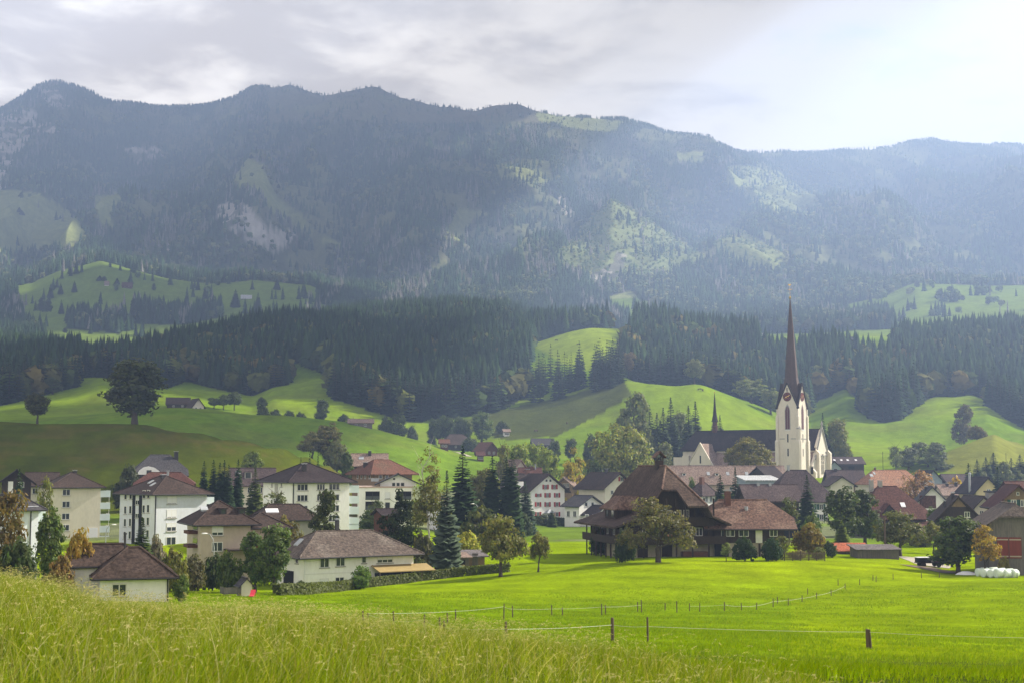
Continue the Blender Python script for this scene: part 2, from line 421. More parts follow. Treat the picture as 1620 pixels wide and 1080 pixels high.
PAST3 = [(1385, 1900), (1450, 1760), (2300, 1740), (2300, 2330), (1560, 2330), (1440, 2330), (1390, 2240)]
PAST4 = [(960, 1830), (1035, 1800), (1040, 2080), (1010, 2330), (950, 2330)]
PAST5 = [(1262, 2060), (1390, 2050), (1385, 2140), (1300, 2180), (1262, 2130)]
wob = 26 * (fbm(XX / 60, YR / 60, 3) - .5)
infor = np.zeros(ZG.shape, bool)
for k, p in FOREST.items(): infor |= inpoly(PXV + wob * .6, YR + wob * 1.4, p)
mtn = (YR > 2255)
for p in (PAST2, PAST3, PAST4, PAST5): mtn &= ~inpoly(PXV + wob * .6, YR + wob, p)
wob2 = 14 * (fbm(XX / 45, ZG / 45, 3) - .5)
mead = np.zeros(ZG.shape, bool); rock = np.zeros(ZG.shape, bool)
for p in MEADOW: mead |= inpoly(PXV + wob2, PYV + wob2 * .7, p)
for p in ROCK: rock |= inpoly(PXV + wob2 * 1.5, PYV + wob2, p)
mead &= YR > 2300; rock &= YR > 2300
lay(infor & ~mtn, lin(.028, .036, .016))
lay(mtn, lin(.060, .070, .032))
lay(mtn * sstep(.5, .66, fbm(XX / 45, ZG / 90, 4)), lin(.14, .135, .075), .7)
lay(mtn & (PYV < 196) & (PXV > 365) & (PXV < 860), lin(.15, .135, .075), .75)
lay(mtn * sstep(.57, .64, fbm(XX / 70 + 11, ZG / 60, 4)) * sstep(2500, 2700, YR), lin(.155, .165, .07), .7)
lay(mead, lin(.20, .225, .08))
cone = inpoly(PXV + wob2 * .4, PYV, MEADOW[6]) & (YR > 2300)
lay(cone, lin(.17, .20, .075))
lay(rock, lin(.42, .39, .35), .9)
lay(rock * sstep(.5, .6, fbm(XX / 25, ZG / 14, 3)), lin(.06, .065, .035), .8)
COL *= (0.72 + 0.56 * N1)[..., None]
mow = (YR > 66) & (YR < 235)
COL *= (1 + mow * .10 * np.sin((XX * .35 + YR) * 2 * np.pi / 9 + 2.5 * N2) * sstep(.35, .6, N3))[..., None]

def ground_mat(name, nscale, strength, bump):
    m, nt, b = new_mat(name)
    b.inputs['Roughness'].default_value = 1.0; b.inputs['Specular IOR Level'].default_value = 0.0
    at_ = nd(nt, 'ShaderNodeAttribute', attribute_name='Col'); col = at_.outputs['Color']
    tc = nd(nt, 'ShaderNodeTexCoord')
    h = None
    for sc, st in zip(nscale, strength):
        n = nd(nt, 'ShaderNodeTexNoise', Scale=sc, Detail=6, Roughness=0.7); nt.links.new(tc.outputs['Object'], n.inputs['Vector'])
        mr = nd(nt, 'ShaderNodeMapRange'); mr.inputs[1].default_value = .25; mr.inputs[2].default_value = .75; mr.inputs[3].default_value = 1 - st; mr.inputs[4].default_value = 1 + st
        nt.links.new(n.outputs['Fac'], mr.inputs[0]); col = mixc(nt, 'MULTIPLY', 1.0, col, mr.outputs[0]); h = h or n
    nt.links.new(col, b.inputs['Base Color'])
    if bump:
        bp = nd(nt, 'ShaderNodeBump', Strength=bump[0], Distance=bump[1]); nt.links.new(h.outputs['Fac'], bp.inputs['Height']); nt.links.new(bp.outputs[0], b.inputs['Normal'])
    return m
M_meadow = ground_mat('meadow_grass', (3.5, .8, .16), (.34, .26, .16), (1.0, 0.3))
M_hill = ground_mat('hill_pasture', (.25, .04), (.22, .16), (0.6, 1.2))
M_mount = ground_mat('mountain_side', (.08, .016), (.3, .2), (0.8, 6.0))

def terrain(name, r0, r1, mat):
    nr, nc = r1 - r0 + 1, len(AX)
    v = np.stack([XX[r0:r1 + 1], YR[r0:r1 + 1], ZG[r0:r1 + 1]], -1).reshape(-1, 3)
    i = (np.arange(nr - 1)[:, None] * nc + np.arange(nc - 1)[None, :]).ravel()
    f = np.stack([i, i + 1, i + nc + 1, i + nc], -1)
    me = np_mesh(name, v, f, mat, COL[r0:r1 + 1].reshape(-1, 3), smooth=True)
    return tag(link(name, me), kind='structure')
def row(y): return int(np.searchsorted(ROWS, y))
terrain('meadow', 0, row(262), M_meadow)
terrain('ground', row(262), row(332), M_hill)
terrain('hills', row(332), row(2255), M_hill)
terrain('mountain', row(2255), len(ROWS) - 1, M_mount)

# ------------------------------------------------------------------ far forests (uncountable: stuff)
def conifer_lod(seed, tiers, m, R_=0.17, trunk=False):
    r = np.random.default_rng(seed); v = []; f = []
    for t in range(tiers):
        z0 = 0.04 + 0.78 * t / tiers; z1 = min(1.0, z0 + 1.5 / tiers + 0.08)
        rad = R_ * (1 - 0.95 * t / tiers) ** .8 * r.uniform(.9, 1.1)
        if t == tiers - 1: z1 = 1.0
        b = len(v); v.append((r.normal(0, .008), r.normal(0, .008), z1))
        ph = r.uniform(0, 6.28)
        for j in range(2 * m):
            rr = rad * (r.uniform(.85, 1.2) if j % 2 == 0 else r.uniform(.45, .65)); a = ph + math.pi * j / m
            v.append((rr * math.cos(a), rr * math.sin(a), z0 + (r.uniform(-.03, .0) if j % 2 == 0 else r.uniform(.015, .05))))
        for j in range(2 * m): f.append((b, b + 1 + j, b + 1 + (j + 1) % (2 * m)))
    return np.array(v), np.array(f)
def blob_lod(seed, nq=60, flat=1.0):
    r = np.random.default_rng(seed)
    d = r.normal(size=(nq, 3)); d /= np.linalg.norm(d, axis=1)[:, None]
    rad = r.uniform(.55, 1, nq)[:, None]
    c = d * rad * np.array([.34, .34, .40]) + np.array([0, 0, .56])
    u = np.cross(d, r.normal(size=(nq, 3))); u /= np.linalg.norm(u, axis=1)[:, None]
    w = np.cross(d, u) + d * r.normal(0, .35, (nq, 1)); s = r.uniform(.10, .19, nq)[:, None]
    v = np.stack([c - u * s, c + w * s * 1.1, c + u * s, c - w * s * 1.1], 1).reshape(-1, 3)
    i = np.arange(nq) * 4
    f = np.concatenate([np.stack([i, i + 1, i + 2], -1), np.stack([i, i + 2, i + 3], -1)])
    return v, f
def scatter(name, protos, which, pos, hgt, wid, col, mat, seed=1):
    """one mesh of many trees: pos (n,3), hgt, wid (n,), col (n,3)"""
    r = np.random.default_rng(seed); V = []; Fc = []; Cc = []; off = 0
    for k, (pv, pf) in enumerate(protos):
        s = np.where(which == k)[0]
        if not len(s): continue
        a = r.uniform(0, 6.28, len(s)); ca, sa = np.cos(a), np.sin(a)
        x = pv[None, :, 0] * ca[:, None] - pv[None, :, 1] * sa[:, None]
        y = pv[None, :, 0] * sa[:, None] + pv[None, :, 1] * ca[:, None]
        v = np.stack([x * (hgt * wid)[s][:, None], y * (hgt * wid)[s][:, None], pv[None, :, 2] * hgt[s][:, None] * np.ones_like(x)], -1) + pos[s][:, None, :]
        V.append(v.reshape(-1, 3)); n = len(pv)
        Fc.append((pf[None] + (np.arange(len(s)) * n)[:, None, None] + off).reshape(-1, 3)); off += n * len(s)
        sh = 1 + .25 * (r.random((len(s), n)) - .5)
        Cc.append((col[s][:, None, :] * sh[..., None]).reshape(-1, 3))
    me = np_mesh(name, np.concatenate(V), np.concatenate(Fc), mat, np.concatenate(Cc))
    return tag(link(name, me), kind='stuff')
M_far = leafmat('far_needles', attr=True, objcol=False, trans=0.08, rough=1.0)
M_far.node_tree.nodes['Principled BSDF'].inputs['Specular IOR Level'].default_value = .02
CONF = (.019, .034, .015)
P_near = [conifer_lod(i, 7, 5, .185 + .02 * (i % 3)) for i in range(5)] + [blob_lod(20 + i, 90) for i in range(3)]
P_mtn = [conifer_lod(40 + i, 4, 4, .20 + .03 * (i % 2)) for i in range(4)] + [blob_lod(60 + i, 26) for i in range(2)]

def grid_points(y0, y1, step, a0, a1, seed):
    r = np.random.default_rng(seed); xs = []; ys = []
    for y in np.arange(y0, y1, step):
        x = np.arange(a0 * y, a1 * y, step)
        xs.append(x + r.uniform(-.48, .48, len(x)) * step); ys.append(np.full(len(x), y) + r.uniform(-.48, .48, len(x)) * step)
    return np.concatenate(xs), np.concatenate(ys)
def tree_cols(n, r, x, y, warm=.1):
    c = np.array(CONF)[None] * r.uniform(.55, 1.9, (n, 1)) * (1 + np.array([.25, .22, -.05]) * (r.random((n, 1)) < .3)) + r.normal(0, .002, (n, 3))
    return np.clip(c, .004, 1)
fx, fy = grid_points(850, 1830, 6.0, -.44, .44, 3)
fz = height(fx, fy); fpx, fpy = proj(fx, fy, fz)
r_ = np.random.default_rng(9)
wb = 26 * (fbm(fx / 60, fy / 60, 3) - .5)
keep = np.zeros(len(fx), bool)
for k in ('left', 'middle', 'knob', 'crest', 'church', 'right', 'far', 'farleft', 'copse', 'copse2'):
    dens = .35 if k in ('far',) else .97
    keep |= inpoly(fpx + wb * .6, fy + wb * 1.4, FOREST[k]) & (r_.random(len(fx)) < dens)
thin = inpoly(fpx, fy, [(780, 880), (850, 930), (905, 1050), (860, 1250), (790, 1150)]) & (r_.random(len(fx)) < .30)
keep &= ~thin
fx, fy, fz, fpx, fpy = (q[keep] for q in (fx, fy, fz, fpx, fpy))
n = len(fx)
hg = (20 + 9 * fbm(fx / 35, fy / 35, 2) * 1.3) * r_.uniform(.80, 1.10, n)
broad = r_.random(n) < np.clip((fbm(fx / 28 + 3, fy / 28, 3) - .455) * 2.0, .03, .6)
edge_b = (fy < 1060) & (fpx < 420) & (r_.random(n) < .12); broad |= edge_b
colr = tree_cols(n, r_, fx, fy)
bc = np.array([(.060, .085, .024), (.095, .108, .024), (.10, .098, .030), (.125, .100, .028), (.07, .105, .03)])
colr[broad] = bc[r_.integers(0, 5, broad.sum())] * r_.uniform(.7, 1.15, (broad.sum(), 1))
hg[broad] *= .72
which = np.where(broad, 5 + r_.integers(0, 3, n), r_.integers(0, 5, n))
# the front rows that show tree by tree become objects of their own (300 at most)
inv = (fpx > -20) & (fpx < 1640) & ~broad
x_a = fx / fy
bins = np.round(fpx / 9).astype(int)
frontal = np.full(n, 1e9)
for b_ in np.unique(bins):
    s = np.where(bins == b_)[0]; o_ = s[np.argsort(fy[s])]; frontal[o_] = np.arange(len(o_))
score = np.where(inv & (fy < 1110), fy + 55 * frontal, 1e9)
single = np.argsort(score)[:230]
mask1 = np.zeros(n, bool); mask1[single] = True
SINGLE = [(float(fx[i]), float(fy[i]), float(fz[i]), float(hg[i]), float(fpx[i])) for i in single]
m2 = ~mask1
scatter('hill_forest', P_near, which[m2], np.stack([fx, fy, fz - .6], -1)[m2], hg[m2], np.where(broad, 1.15, r_.uniform(.85, 1.2, n))[m2], colr[m2], M_far)
print('hill forest', n, 'single', len(SINGLE))

# mountain forest
mx_, my_ = grid_points(1830, 2260, 7.2, -.43, .43, 5)
mx2_, my2_ = grid_points(2260, float(md(3640)), 9.6, -.43, .43, 6); mx_ = np.concatenate([mx_, mx2_]); my_ = np.concatenate([my_, my2_])
mz = height(mx_, my_); mpx, mpy = proj(mx_, my_, mz)
wb = 26 * (fbm(mx_ / 60, my_ / 60, 3) - .5); wb2 = 14 * (fbm(mx_ / 45, mz / 45, 3) - .5)
keep = my_ > 2255
for p in (PAST2, PAST3, PAST4, PAST5): keep &= ~inpoly(mpx + wb * .6, my_ + wb, p)
for k in ('left', 'far', 'farleft', 'copse', 'copse2'): keep |= inpoly(mpx + wb * .6, my_ + wb * 1.4, FOREST[k]) & (my_ < 2260)
rr_ = r_.random(len(mx_))
hedge_ = (my_ < 2300) & (fbm(mx_ / 30, my_ / 30, 3) > .685) & (rr_ < .5); keep |= hedge_
shrub = np.zeros(len(mx_), bool)
for j, p in enumerate(MEADOW):
    inside = inpoly(mpx + wb2 * (.4 if j == 6 else 1), mpy + wb2 * (0 if j == 6 else .7), p); lim = {5: .2, 6: .75, 7: .1, 11: .6, 12: .7}.get(j, .012)
    if j in (6, 11, 12): shrub |= inside
    keep &= ~(inside & (rr_ > lim))
for p in ROCK: keep &= ~(inpoly(mpx + wb2 * 1.5, mpy + wb2, p) & (rr_ > .28))
keep &= ~((mpy < 196) & (mpx > 425) & (mpx < 860) & (rr_ > .10))
keep &= ~((mpy < 205) & (mpx > 60) & (mpx < 150) & (rr_ > .45))
gap = fbm(mx_ / 70 + 11, mz / 60, 4); keep &= ~((gap > np.where(mpx < 650, .66, .59)) & (rr_ > .2) & (my_ > 2600))
sparse = fbm(mx_ / 40, mz / 110, 4)
keep &= ~((sparse > .60) & (rr_ > .45) & (my_ > 2400))
mx_, my_, mz, mpx, mpy, shrub = (q[keep] for q in (mx_, my_, mz, mpx, mpy, shrub)); n = len(mx_)
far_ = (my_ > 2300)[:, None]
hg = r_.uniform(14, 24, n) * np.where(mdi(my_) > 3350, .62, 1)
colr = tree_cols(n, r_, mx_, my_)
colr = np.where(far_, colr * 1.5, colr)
pale = fbm(mx_ / 55 + 5, mz / 70, 4) + .16 * sstep(850, 1250, mpx) * sstep(190, 330, mpy)
broad = r_.random(n) < np.clip((pale - .52) * 3.0, .03, .75)
broad |= shrub & (r_.random(n) < .85)
shr_ = shrub & broad
grey = (fbm(mx_ / 30 + 40, mz / 120, 4) > .585) & (r_.random(n) < .6) & ~broad
colr[broad] = np.array([(.11, .155, .06), (.19, .20, .08), (.10, .13, .05)])[r_.integers(0, 3, broad.sum())] * r_.uniform(.7, 1.2, (broad.sum(), 1))
colr[shr_] *= 1.7
colr[grey] = np.array((.19, .18, .165)) * r_.uniform(.6, 1.2, (grey.sum(), 1))
hg[broad] *= .7
hg[shrub & broad] *= .5
which = np.where(broad, 4 + r_.integers(0, 2, n), r_.integers(0, 4, n))
wd = np.where(broad, 1.2, r_.uniform(.85, 1.25, n)); wd[grey] *= .6
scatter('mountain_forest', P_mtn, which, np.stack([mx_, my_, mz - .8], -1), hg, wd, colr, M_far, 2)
print('mountain trees', n)
# ------------------------------------------------------------------ building materials
def roofm(name, c1, c2, c3): return surf(name, c1, c2, scale=2.2, rough=.85, streak=(1, 1, .45), c3=c3, scale3=.22, bump=.5, fine=(3.2, .55), spec=.1)
RF = {
 'brown': roofm('brown_tiles', (.050, .034, .028), (.036, .026, .022), (.064, .045, .038)),
 'dark': roofm('dark_tiles', (.034, .024, .025), (.022, .017, .019), (.045, .035, .035)),
 'grey': roofm('weathered_grey_tiles', (.112, .088, .074), (.062, .049, .042), (.14, .118, .10)),
 'slate': roofm('slate_tiles', (.060, .056, .060), (.042, .040, .044), (.075, .07, .07)),
 'red': roofm('red_tiles', (.145, .068, .046), (.095, .045, .033), (.105, .065, .045)),
 'maroon': roofm('maroon_tiles', (.088, .038, .030), (.062, .029, .025), (.105, .052, .04)),
 'barn': roofm('old_clay_tiles', (.145, .085, .064), (.080, .052, .043), (.185, .125, .095)),
 'orange': roofm('orange_tiles', (.30, .155, .095), (.22, .115, .075), (.27, .17, .12)),
 'farm': roofm('sooty_clay_tiles', (.070, .046, .036), (.042, .030, .025), (.095, .068, .054)),
 'purple': roofm('plum_tiles', (.072, .052, .052), (.050, .037, .039), (.088, .066, .064)),
 'tan': roofm('faded_tan_tiles', (.225, .160, .130), (.165, .118, .098), (.25, .19, .16)),
 'rust': roofm('rusty_sheet', (.36, .10, .045), (.25, .075, .04), (.20, .085, .055)),
 'felt': roofm('roofing_felt', (.125, .11, .11), (.09, .08, .08), (.17, .15, .15)),
 'pale': roofm('pale_sheet', (.42, .43, .44), (.33, .34, .35), (.3, .3, .3)),
}
def wallm(name, c, k=.88, c3=None): return surf(name, c, tuple(x * k for x in c), scale=.55, rough=.9, streak=(1, 1, .35), c3=c3, scale3=.3, fine=(3.0, .05))
WL = {
 'white': wallm('white_render', (.82, .815, .80), .93), 'lilac': wallm('cool_white_render', (.62, .65, .72)), 'cream': wallm('cream_render', (.64, .60, .50)),
 'beige': wallm('beige_render', (.46, .39, .32)), 'church': wallm('church_render', (.64, .58, .49), .9, (.56, .50, .42)), 'pink': wallm('pink_render', (.50, .38, .33)),
 'yellow': wallm('pale_yellow_render', (.62, .52, .30)), 'grey': wallm('grey_render', (.42, .41, .39)), 'bluegrey': wallm('blue_grey_panel', (.26, .31, .37)),
 'wood': surf('dark_timber', (.050, .034, .026), (.028, .020, .017), scale=1.2, streak=(5, 5, .5), rough=.9, fine=(6, .3)),
 'greywood': surf('weathered_boards', (.165, .150, .135), (.10, .092, .085), scale=1.1, streak=(6, 6, .4), rough=.95, fine=(6, .25)),
 'tanwood': surf('tan_boards', (.24, .165, .10), (.17, .115, .07), scale=1.2, streak=(5, 5, .5), rough=.9, fine=(6, .25)),
 'redwood': surf('red_brown_boards', (.11, .045, .03), (.07, .03, .022), scale=1.2, streak=(5, 5, .5), rough=.9),
 'reddoor': surf('red_painted_boards', (.20, .042, .025), (.13, .03, .02), scale=1.0, streak=(6, 6, .5), rough=.8),
 'stone': surf('plinth_render', (.46, .41, .32), (.34, .30, .24), scale=.8, rough=.95, c3=(.25, .22, .18), scale3=.35),
}
M_frame = surf('white_frames', (.72, .72, .70), rough=.5)
M_brownframe = surf('brown_frames', (.08, .06, .05), rough=.6)
M_stonetrim = surf('grey_surround', (.32, .31, .29), rough=.8)
M_gutter = surf('dark_gutter', (.03, .028, .03), rough=.5)
M_copper = surf('metal_flashing', (.38, .40, .42), (.28, .30, .32), rough=.45)
M_red = surf('red_shutters', (.34, .022, .025), (.26, .02, .022), rough=.6)
M_green = surf('green_shutters', (.015, .075, .05), (.012, .055, .04), rough=.6)
M_white_blind = surf('white_blinds', (.72, .73, .76), (.66, .67, .7), scale=3, streak=(.2, .2, 8), rough=.6)
M_brick = surf('chimney_brick', (.16, .075, .055), (.10, .055, .045), scale=4, rough=.95)
M_chim = surf('dark_chimney_cladding', (.05, .045, .048), (.03, .028, .03), rough=.7)
M_conc = surf('concrete', (.34, .33, .31), (.25, .245, .23), scale=1.2, rough=.9)
M_gold = surf('gilded_metal', (.75, .52, .14), rough=.25); M_gold.node_tree.nodes['Principled BSDF'].inputs['Metallic'].default_value = .9
M_awning = surf('ochre_canvas', (.34, .255, .11), (.27, .20, .085), scale=2, rough=.8)
M_stain = surf('maroon_louvre', (.11, .022, .026), (.07, .016, .02), scale=3, streak=(.3, .3, 9), rough=.6)
M_dark = surf('dark_opening', (.012, .011, .011), rough=.9)
M_snow = surf('ridge_lichen', (.30, .29, .27), (.2, .19, .18), rough=.9)
def glassm():
    m, nt, b = new_mat('window_glass')
    b.inputs['Base Color'].default_value = (.035, .042, .05, 1); b.inputs['Roughness'].default_value = .08; b.inputs['Specular IOR Level'].default_value = .6
    return m
M_glass = glassm()
def balglass():
    m, nt, b = new_mat('frosted_balcony_glass')
    b.inputs['Base Color'].default_value = (.56, .64, .66, 1); b.inputs['Roughness'].default_value = .2; b.inputs['Specular IOR Level'].default_value = .5
    return m
M_balglass = balglass()

# ------------------------------------------------------------------ the house builder
# local frame: origin at the corner nearest the camera, x along the right-hand front (w), y along the left-hand front (l)
class House:
    def __init__(s, name, label, cat, px, D, th, w=None, l=None, pxr=None, pxl=None, eave=None, h=None, wall='white', group=None, zb=None, base=1.5):
        s.D = D; s.th = R(th)
        s.x, s.y, z = at(px, D)
        s.z = z if zb is None else zb
        a_r = ray(pxr, 740)[0] if pxr is not None else None
        a_l = ray(pxl, 740)[0] if pxl is not None else None
        c, sn = math.cos(s.th), math.sin(s.th)
        s.w = w if w else (a_r * D - s.x) / (c - a_r * sn)
        s.l = l if l else (s.x - a_l * D) / (sn + a_l * c)
        s.h = h if h else zof(eave, D) - s.z
        s.wall = WL[wall]; s.base = base
        s.root = empty(name, (s.x, s.y, s.z), s.th, label, cat, group)
        print('%-60s D%4d w%5.1f l%5.1f h%5.1f z%6.1f' % (label[:60], D, s.w, s.l, s.h, s.z))
    def world_y(s, x, y): return s.y + x * math.sin(s.th) + y * math.cos(s.th)
    def zp(s, py, x=0, y=0): return zof(py, s.world_y(x, y)) - s.z           # local height that shows at photo row py
    def block(s, roof='hip', axis='x', ridge=None, rise=None, ov=.7, f=.45, mat='brown', box=None, h=None, wall=None, th=.22, gov=None, k=None, flare=0, wname='wall', rname='roof', z0=None, nowall=False):
        """walls with a roof: roof = hip | gable | half | flat | mono"""
        x0, x1, y0, y1 = box or (0, s.w, 0, s.l)
        h = s.h if h is None else h
        wm = WL[wall] if wall else s.wall
        z0 = -s.base if z0 is None else z0
        gov = ov if gov is None else gov
        def P(a, b, z): return (a, b, z) if axis == 'x' else (b, a, z)
        A0, A1, B0, B1 = (x0, x1, y0, y1) if axis == 'x' else (y0, y1, x0, x1)
        bm_ = (B0 + B1) / 2; hb = (B1 - B0) / 2
        if ridge is not None:
            cx_, cy_ = (x0 + x1) / 2, (y0 + y1) / 2
            rise = s.zp(ridge, cx_, cy_) - h
        if ridge is not None and roof in ('hip', 'gable', 'half'):      # the photo row is that of the overhanging eave
            hb_ = ((y1 - y0) if axis == 'x' else (x1 - x0)) / 2; dh = rise / hb_ * ov * .75 / (1 + ov * .75 / hb_)
            h += dh; rise -= dh; s.h = h
        s.rise = rise; s.bx = (x0, x1, y0, y1); s.axis = axis
        m = MB()
        if roof == 'flat':
            m.box(x0, x1, y0, y1, z0, h); wo = m.build(wname, wm, s.root)
            if mat:
                r = MB(); r.box(x0 - ov, x1 + ov, y0 - ov, y1 + ov, h + .003, h + .25)
                s.roof = r.build(rname, RF[mat], s.root)
            return wo
        if roof == 'mono':
            pass
        slope = rise / hb if rise else 0
        tf = 0.0 if roof == 'hip' else (1.0 if roof == 'gable' else 1 - f)
        zr = h + rise
        if roof == 'mono':
            m.v += [P(A0, B0, z0), P(A1, B0, z0), P(A1, B1, z0), P(A0, B1, z0), P(A0, B0, h), P(A1, B0, h), P(A1, B1, h + rise), P(A0, B1, h + rise)]
            for q in ((3, 2, 1, 0), (4, 5, 6, 7), (0, 1, 5, 4), (1, 2, 6, 5), (2, 3, 7, 6), (3, 0, 4, 7)): m.f.append(q); m.m.append(0)
            wo = m.build(wname, wm, s.root)
            sl = rise / (B1 - B0); r = MB()
            r.sheet([[P(A0 - ov, B0 - ov, h - sl * ov + th), P(A1 + ov, B0 - ov, h - sl * ov + th), P(A1 + ov, B1 + ov, h + rise + sl * ov + th), P(A0 - ov, B1 + ov, h + rise + sl * ov + th)]], th - .01)
            s.roof = r.build(rname, RF[mat], s.root); return wo
        # walls
        zt = h + tf * rise
        yb0 = B0 + tf * hb; yb1 = B1 - tf * hb
        if not nowall:
            eps = .03
            for sg, A in ((0, A0), (1, A1)):
                if tf == 0: pts = [P(A, B0, z0), P(A, B1, z0), P(A, B1, h - eps), P(A, B0, h - eps)]
                elif tf == 1: pts = [P(A, B0, z0), P(A, B1, z0), P(A, B1, h - eps), P(A, bm_, zr - eps), P(A, B0, h - eps)]
                else: pts = [P(A, B0, z0), P(A, B1, z0), P(A, B1, h - eps), P(A, yb1, zt - eps), P(A, yb0, zt - eps), P(A, B0, h - eps)]
                m.poly(pts if (sg == 1) == (axis == 'x') else pts[::-1])
            for sg, B in ((0, B0), (1, B1)):
                pts = [P(A0, B, z0), P(A1, B, z0), P(A1, B, h - eps), P(A0, B, h - eps)]
                m.poly(pts if (sg == 0) == (axis == 'x') else pts[::-1])
            wo = m.build(wname, wm, s.root)
        # roof surface
        ze = h - slope * ov
        a0, a1 = A0 - gov, A1 + gov; b0, b1 = B0 - ov, B1 + ov
        t0, t1 = b0 + (ov + hb) * 0, 0
        L = A1 - A0
        if roof == 'hip': kk = min(k if k is not None else hb + ov, (L + 2 * gov) / 2 - .01)
        elif roof == 'half': kk = k if k is not None else (1 - tf) * hb * .9 + .2
        else: kk = 0
        zt_ = ze + (zr - ze) * (0 if roof == 'hip' else tf); bt0 = b0 + (bm_ - b0) * (0 if roof == 'hip' else tf); bt1 = b1 - (b1 - bm_) * (0 if roof == 'hip' else tf)
        up = th
        def U(a, b, z): return P(a, b, z + up)
        polys = []
        if roof == 'gable':
            rows = [(b0, ze), (bm_, zr)]
            if flare:
                fb = b0 + (bm_ - b0) * .28; fz = ze + (zr - ze) * (.28 - flare)
                rows = [(b0, ze), (fb, fz), (bm_, zr)]
            for (p, zp_), (q, zq) in zip(rows[:-1], rows[1:]):
                polys.append([U(a0, p, zp_), U(a1, p, zp_), U(a1, q, zq), U(a0, q, zq)])
                p2, q2 = 2 * bm_ - p, 2 * bm_ - q
                polys.append([U(a1, p2, zp_), U(a0, p2, zp_), U(a0, q2, zq), U(a1, q2, zq)])
        elif roof == 'hip':
            polys.append([U(a0, b0, ze), U(a1, b0, ze), U(a1 - kk, bm_, zr), U(a0 + kk, bm_, zr)])
            polys.append([U(a1, b1, ze), U(a0, b1, ze), U(a0 + kk, bm_, zr), U(a1 - kk, bm_, zr)])
            polys.append([U(a0, b1, ze), U(a0, b0, ze), U(a0 + kk, bm_, zr)])
            polys.append([U(a1, b0, ze), U(a1, b1, ze), U(a1 - kk, bm_, zr)])
        else:
            polys.append([U(a0, b0, ze), U(a1, b0, ze), U(a1, bt0, zt_), U(a1 - kk, bm_, zr), U(a0 + kk, bm_, zr), U(a0, bt0, zt_)])
            polys.append([U(a1, b1, ze), U(a0, b1, ze), U(a0, bt1, zt_), U(a0 + kk, bm_, zr), U(a1 - kk, bm_, zr), U(a1, bt1, zt_)])
            polys.append([U(a0, bt1, zt_), U(a0, bt0, zt_), U(a0 + kk, bm_, zr)])
            polys.append([U(a1, bt0, zt_), U(a1, bt1, zt_), U(a1 - kk, bm_, zr)])
        if axis == 'y': polys = [q[::-1] for q in polys]
        r = MB(); r.sheet(polys, th)
        s.roof = r.build(rname, RF[mat], s.root)
        # ridge capping and hip capping
        cp_ = MB()
        cp_.tube([P(a0 + kk, bm_, zr + up), P(a1 - kk, bm_, zr + up)], .13, 5)
        if roof == 'hip':
            for (aa, bb, ar) in ((a0, b0, a0 + kk), (a0, b1, a0 + kk), (a1, b0, a1 - kk), (a1, b1, a1 - kk)):
                cp_.tube([P(aa, bb, ze + up), P(ar, bm_, zr + up)], .12, 5)
        cp_.build('ridge_cap', RF[mat if mat not in ('grey', 'barn') else mat], s.roof)
        # gutters along the eaves
        if s.D < 300 and roof in ('hip', 'gable', 'half'):
            g = MB()
            for bb in (b0 - .06, b1 + .06): g.tube([P(a0, bb, ze + up - .1), P(a1, bb, ze + up - .1)], .09, 5)
            if roof == 'hip':
                for aa in (a0 - .06, a1 + .06): g.tube([P(aa, b0, ze + up - .1), P(aa, b1, ze + up - .1)], .09, 5)
            g.build('gutter', M_gutter, s.roof)
        s.ze, s.zr = ze, zr
        return None if nowall else wo
    def face(s, fc, u, z, off=0.0, box=None):
        x0, x1, y0, y1 = box or (0, s.w, 0, s.l)
        if fc == 'R': return (x0 + u, y0 - off, z)
        return (x0 - off, y0 + u, z)
    def fbox(s, mb, fc, u0, u1, z0, z1, o0, o1, m=0, box=None):
        x0, x1, y0, y1 = box or (0, s.w, 0, s.l)
        if fc == 'R': mb.box(x0 + u0, x0 + u1, y0 - o1, y0 - o0, z0, z1, m)
        else: mb.box(x0 - o1, x0 - o0, y0 + u0, y0 + u1, z0, z1, m)
    def window(s, fc, u, z, w=1.1, h=1.3, n=2, frame=None, shut=None, blind=0, box=None, sill=True, trim=None, sub=True):
        """u: centre along the face; z: sill height"""
        frame = frame or M_frame; t = .09
        fr = MB()
        B = dict(box=box)
        s.fbox(fr, fc, u - w / 2, u - w / 2 + t, z, z + h, -.02, .06, **B); s.fbox(fr, fc, u + w / 2 - t, u + w / 2, z, z + h, -.02, .06, **B)
        s.fbox(fr, fc, u - w / 2 + t, u + w / 2 - t, z, z + t, -.02, .06, **B); s.fbox(fr, fc, u - w / 2 + t, u + w / 2 - t, z + h - t, z + h, -.02, .06, **B)
        for k in range(1, n):
            c = u - w / 2 + w * k / n; s.fbox(fr, fc, c - t / 2, c + t / 2, z + t, z + h - t, -.02, .055, **B)
        o = fr.build('window', frame, s.root)
        pn = MB(); s.fbox(pn, fc, u - w / 2 + t * .5, u + w / 2 - t * .5, z + t * .5, z + h - t * .5, -.03, .025, **B)
        pn.build('pane', M_glass, o)
        if blind:
            b = MB(); s.fbox(b, fc, u - w / 2 + t, u + w / 2 - t, z + h - t - (h - 2 * t) * blind, z + h - t, .026, .05, **B); b.build('blind', M_white_blind, o)
        if sill:
            b = MB(); s.fbox(b, fc, u - w / 2 - .1, u + w / 2 + .1, z - .1, z - .003, -.02, .16, **B); b.build('sill', trim or M_stonetrim, o)
        if shut:
            for sg in (-1, 1):
                b = MB(); c = u + sg * (w / 2 + .31)
                s.fbox(b, fc, c - .29, c + .29, z - .02, z + h + .02, .0, .09, **B); b.build('shutter', shut, o)
        return o
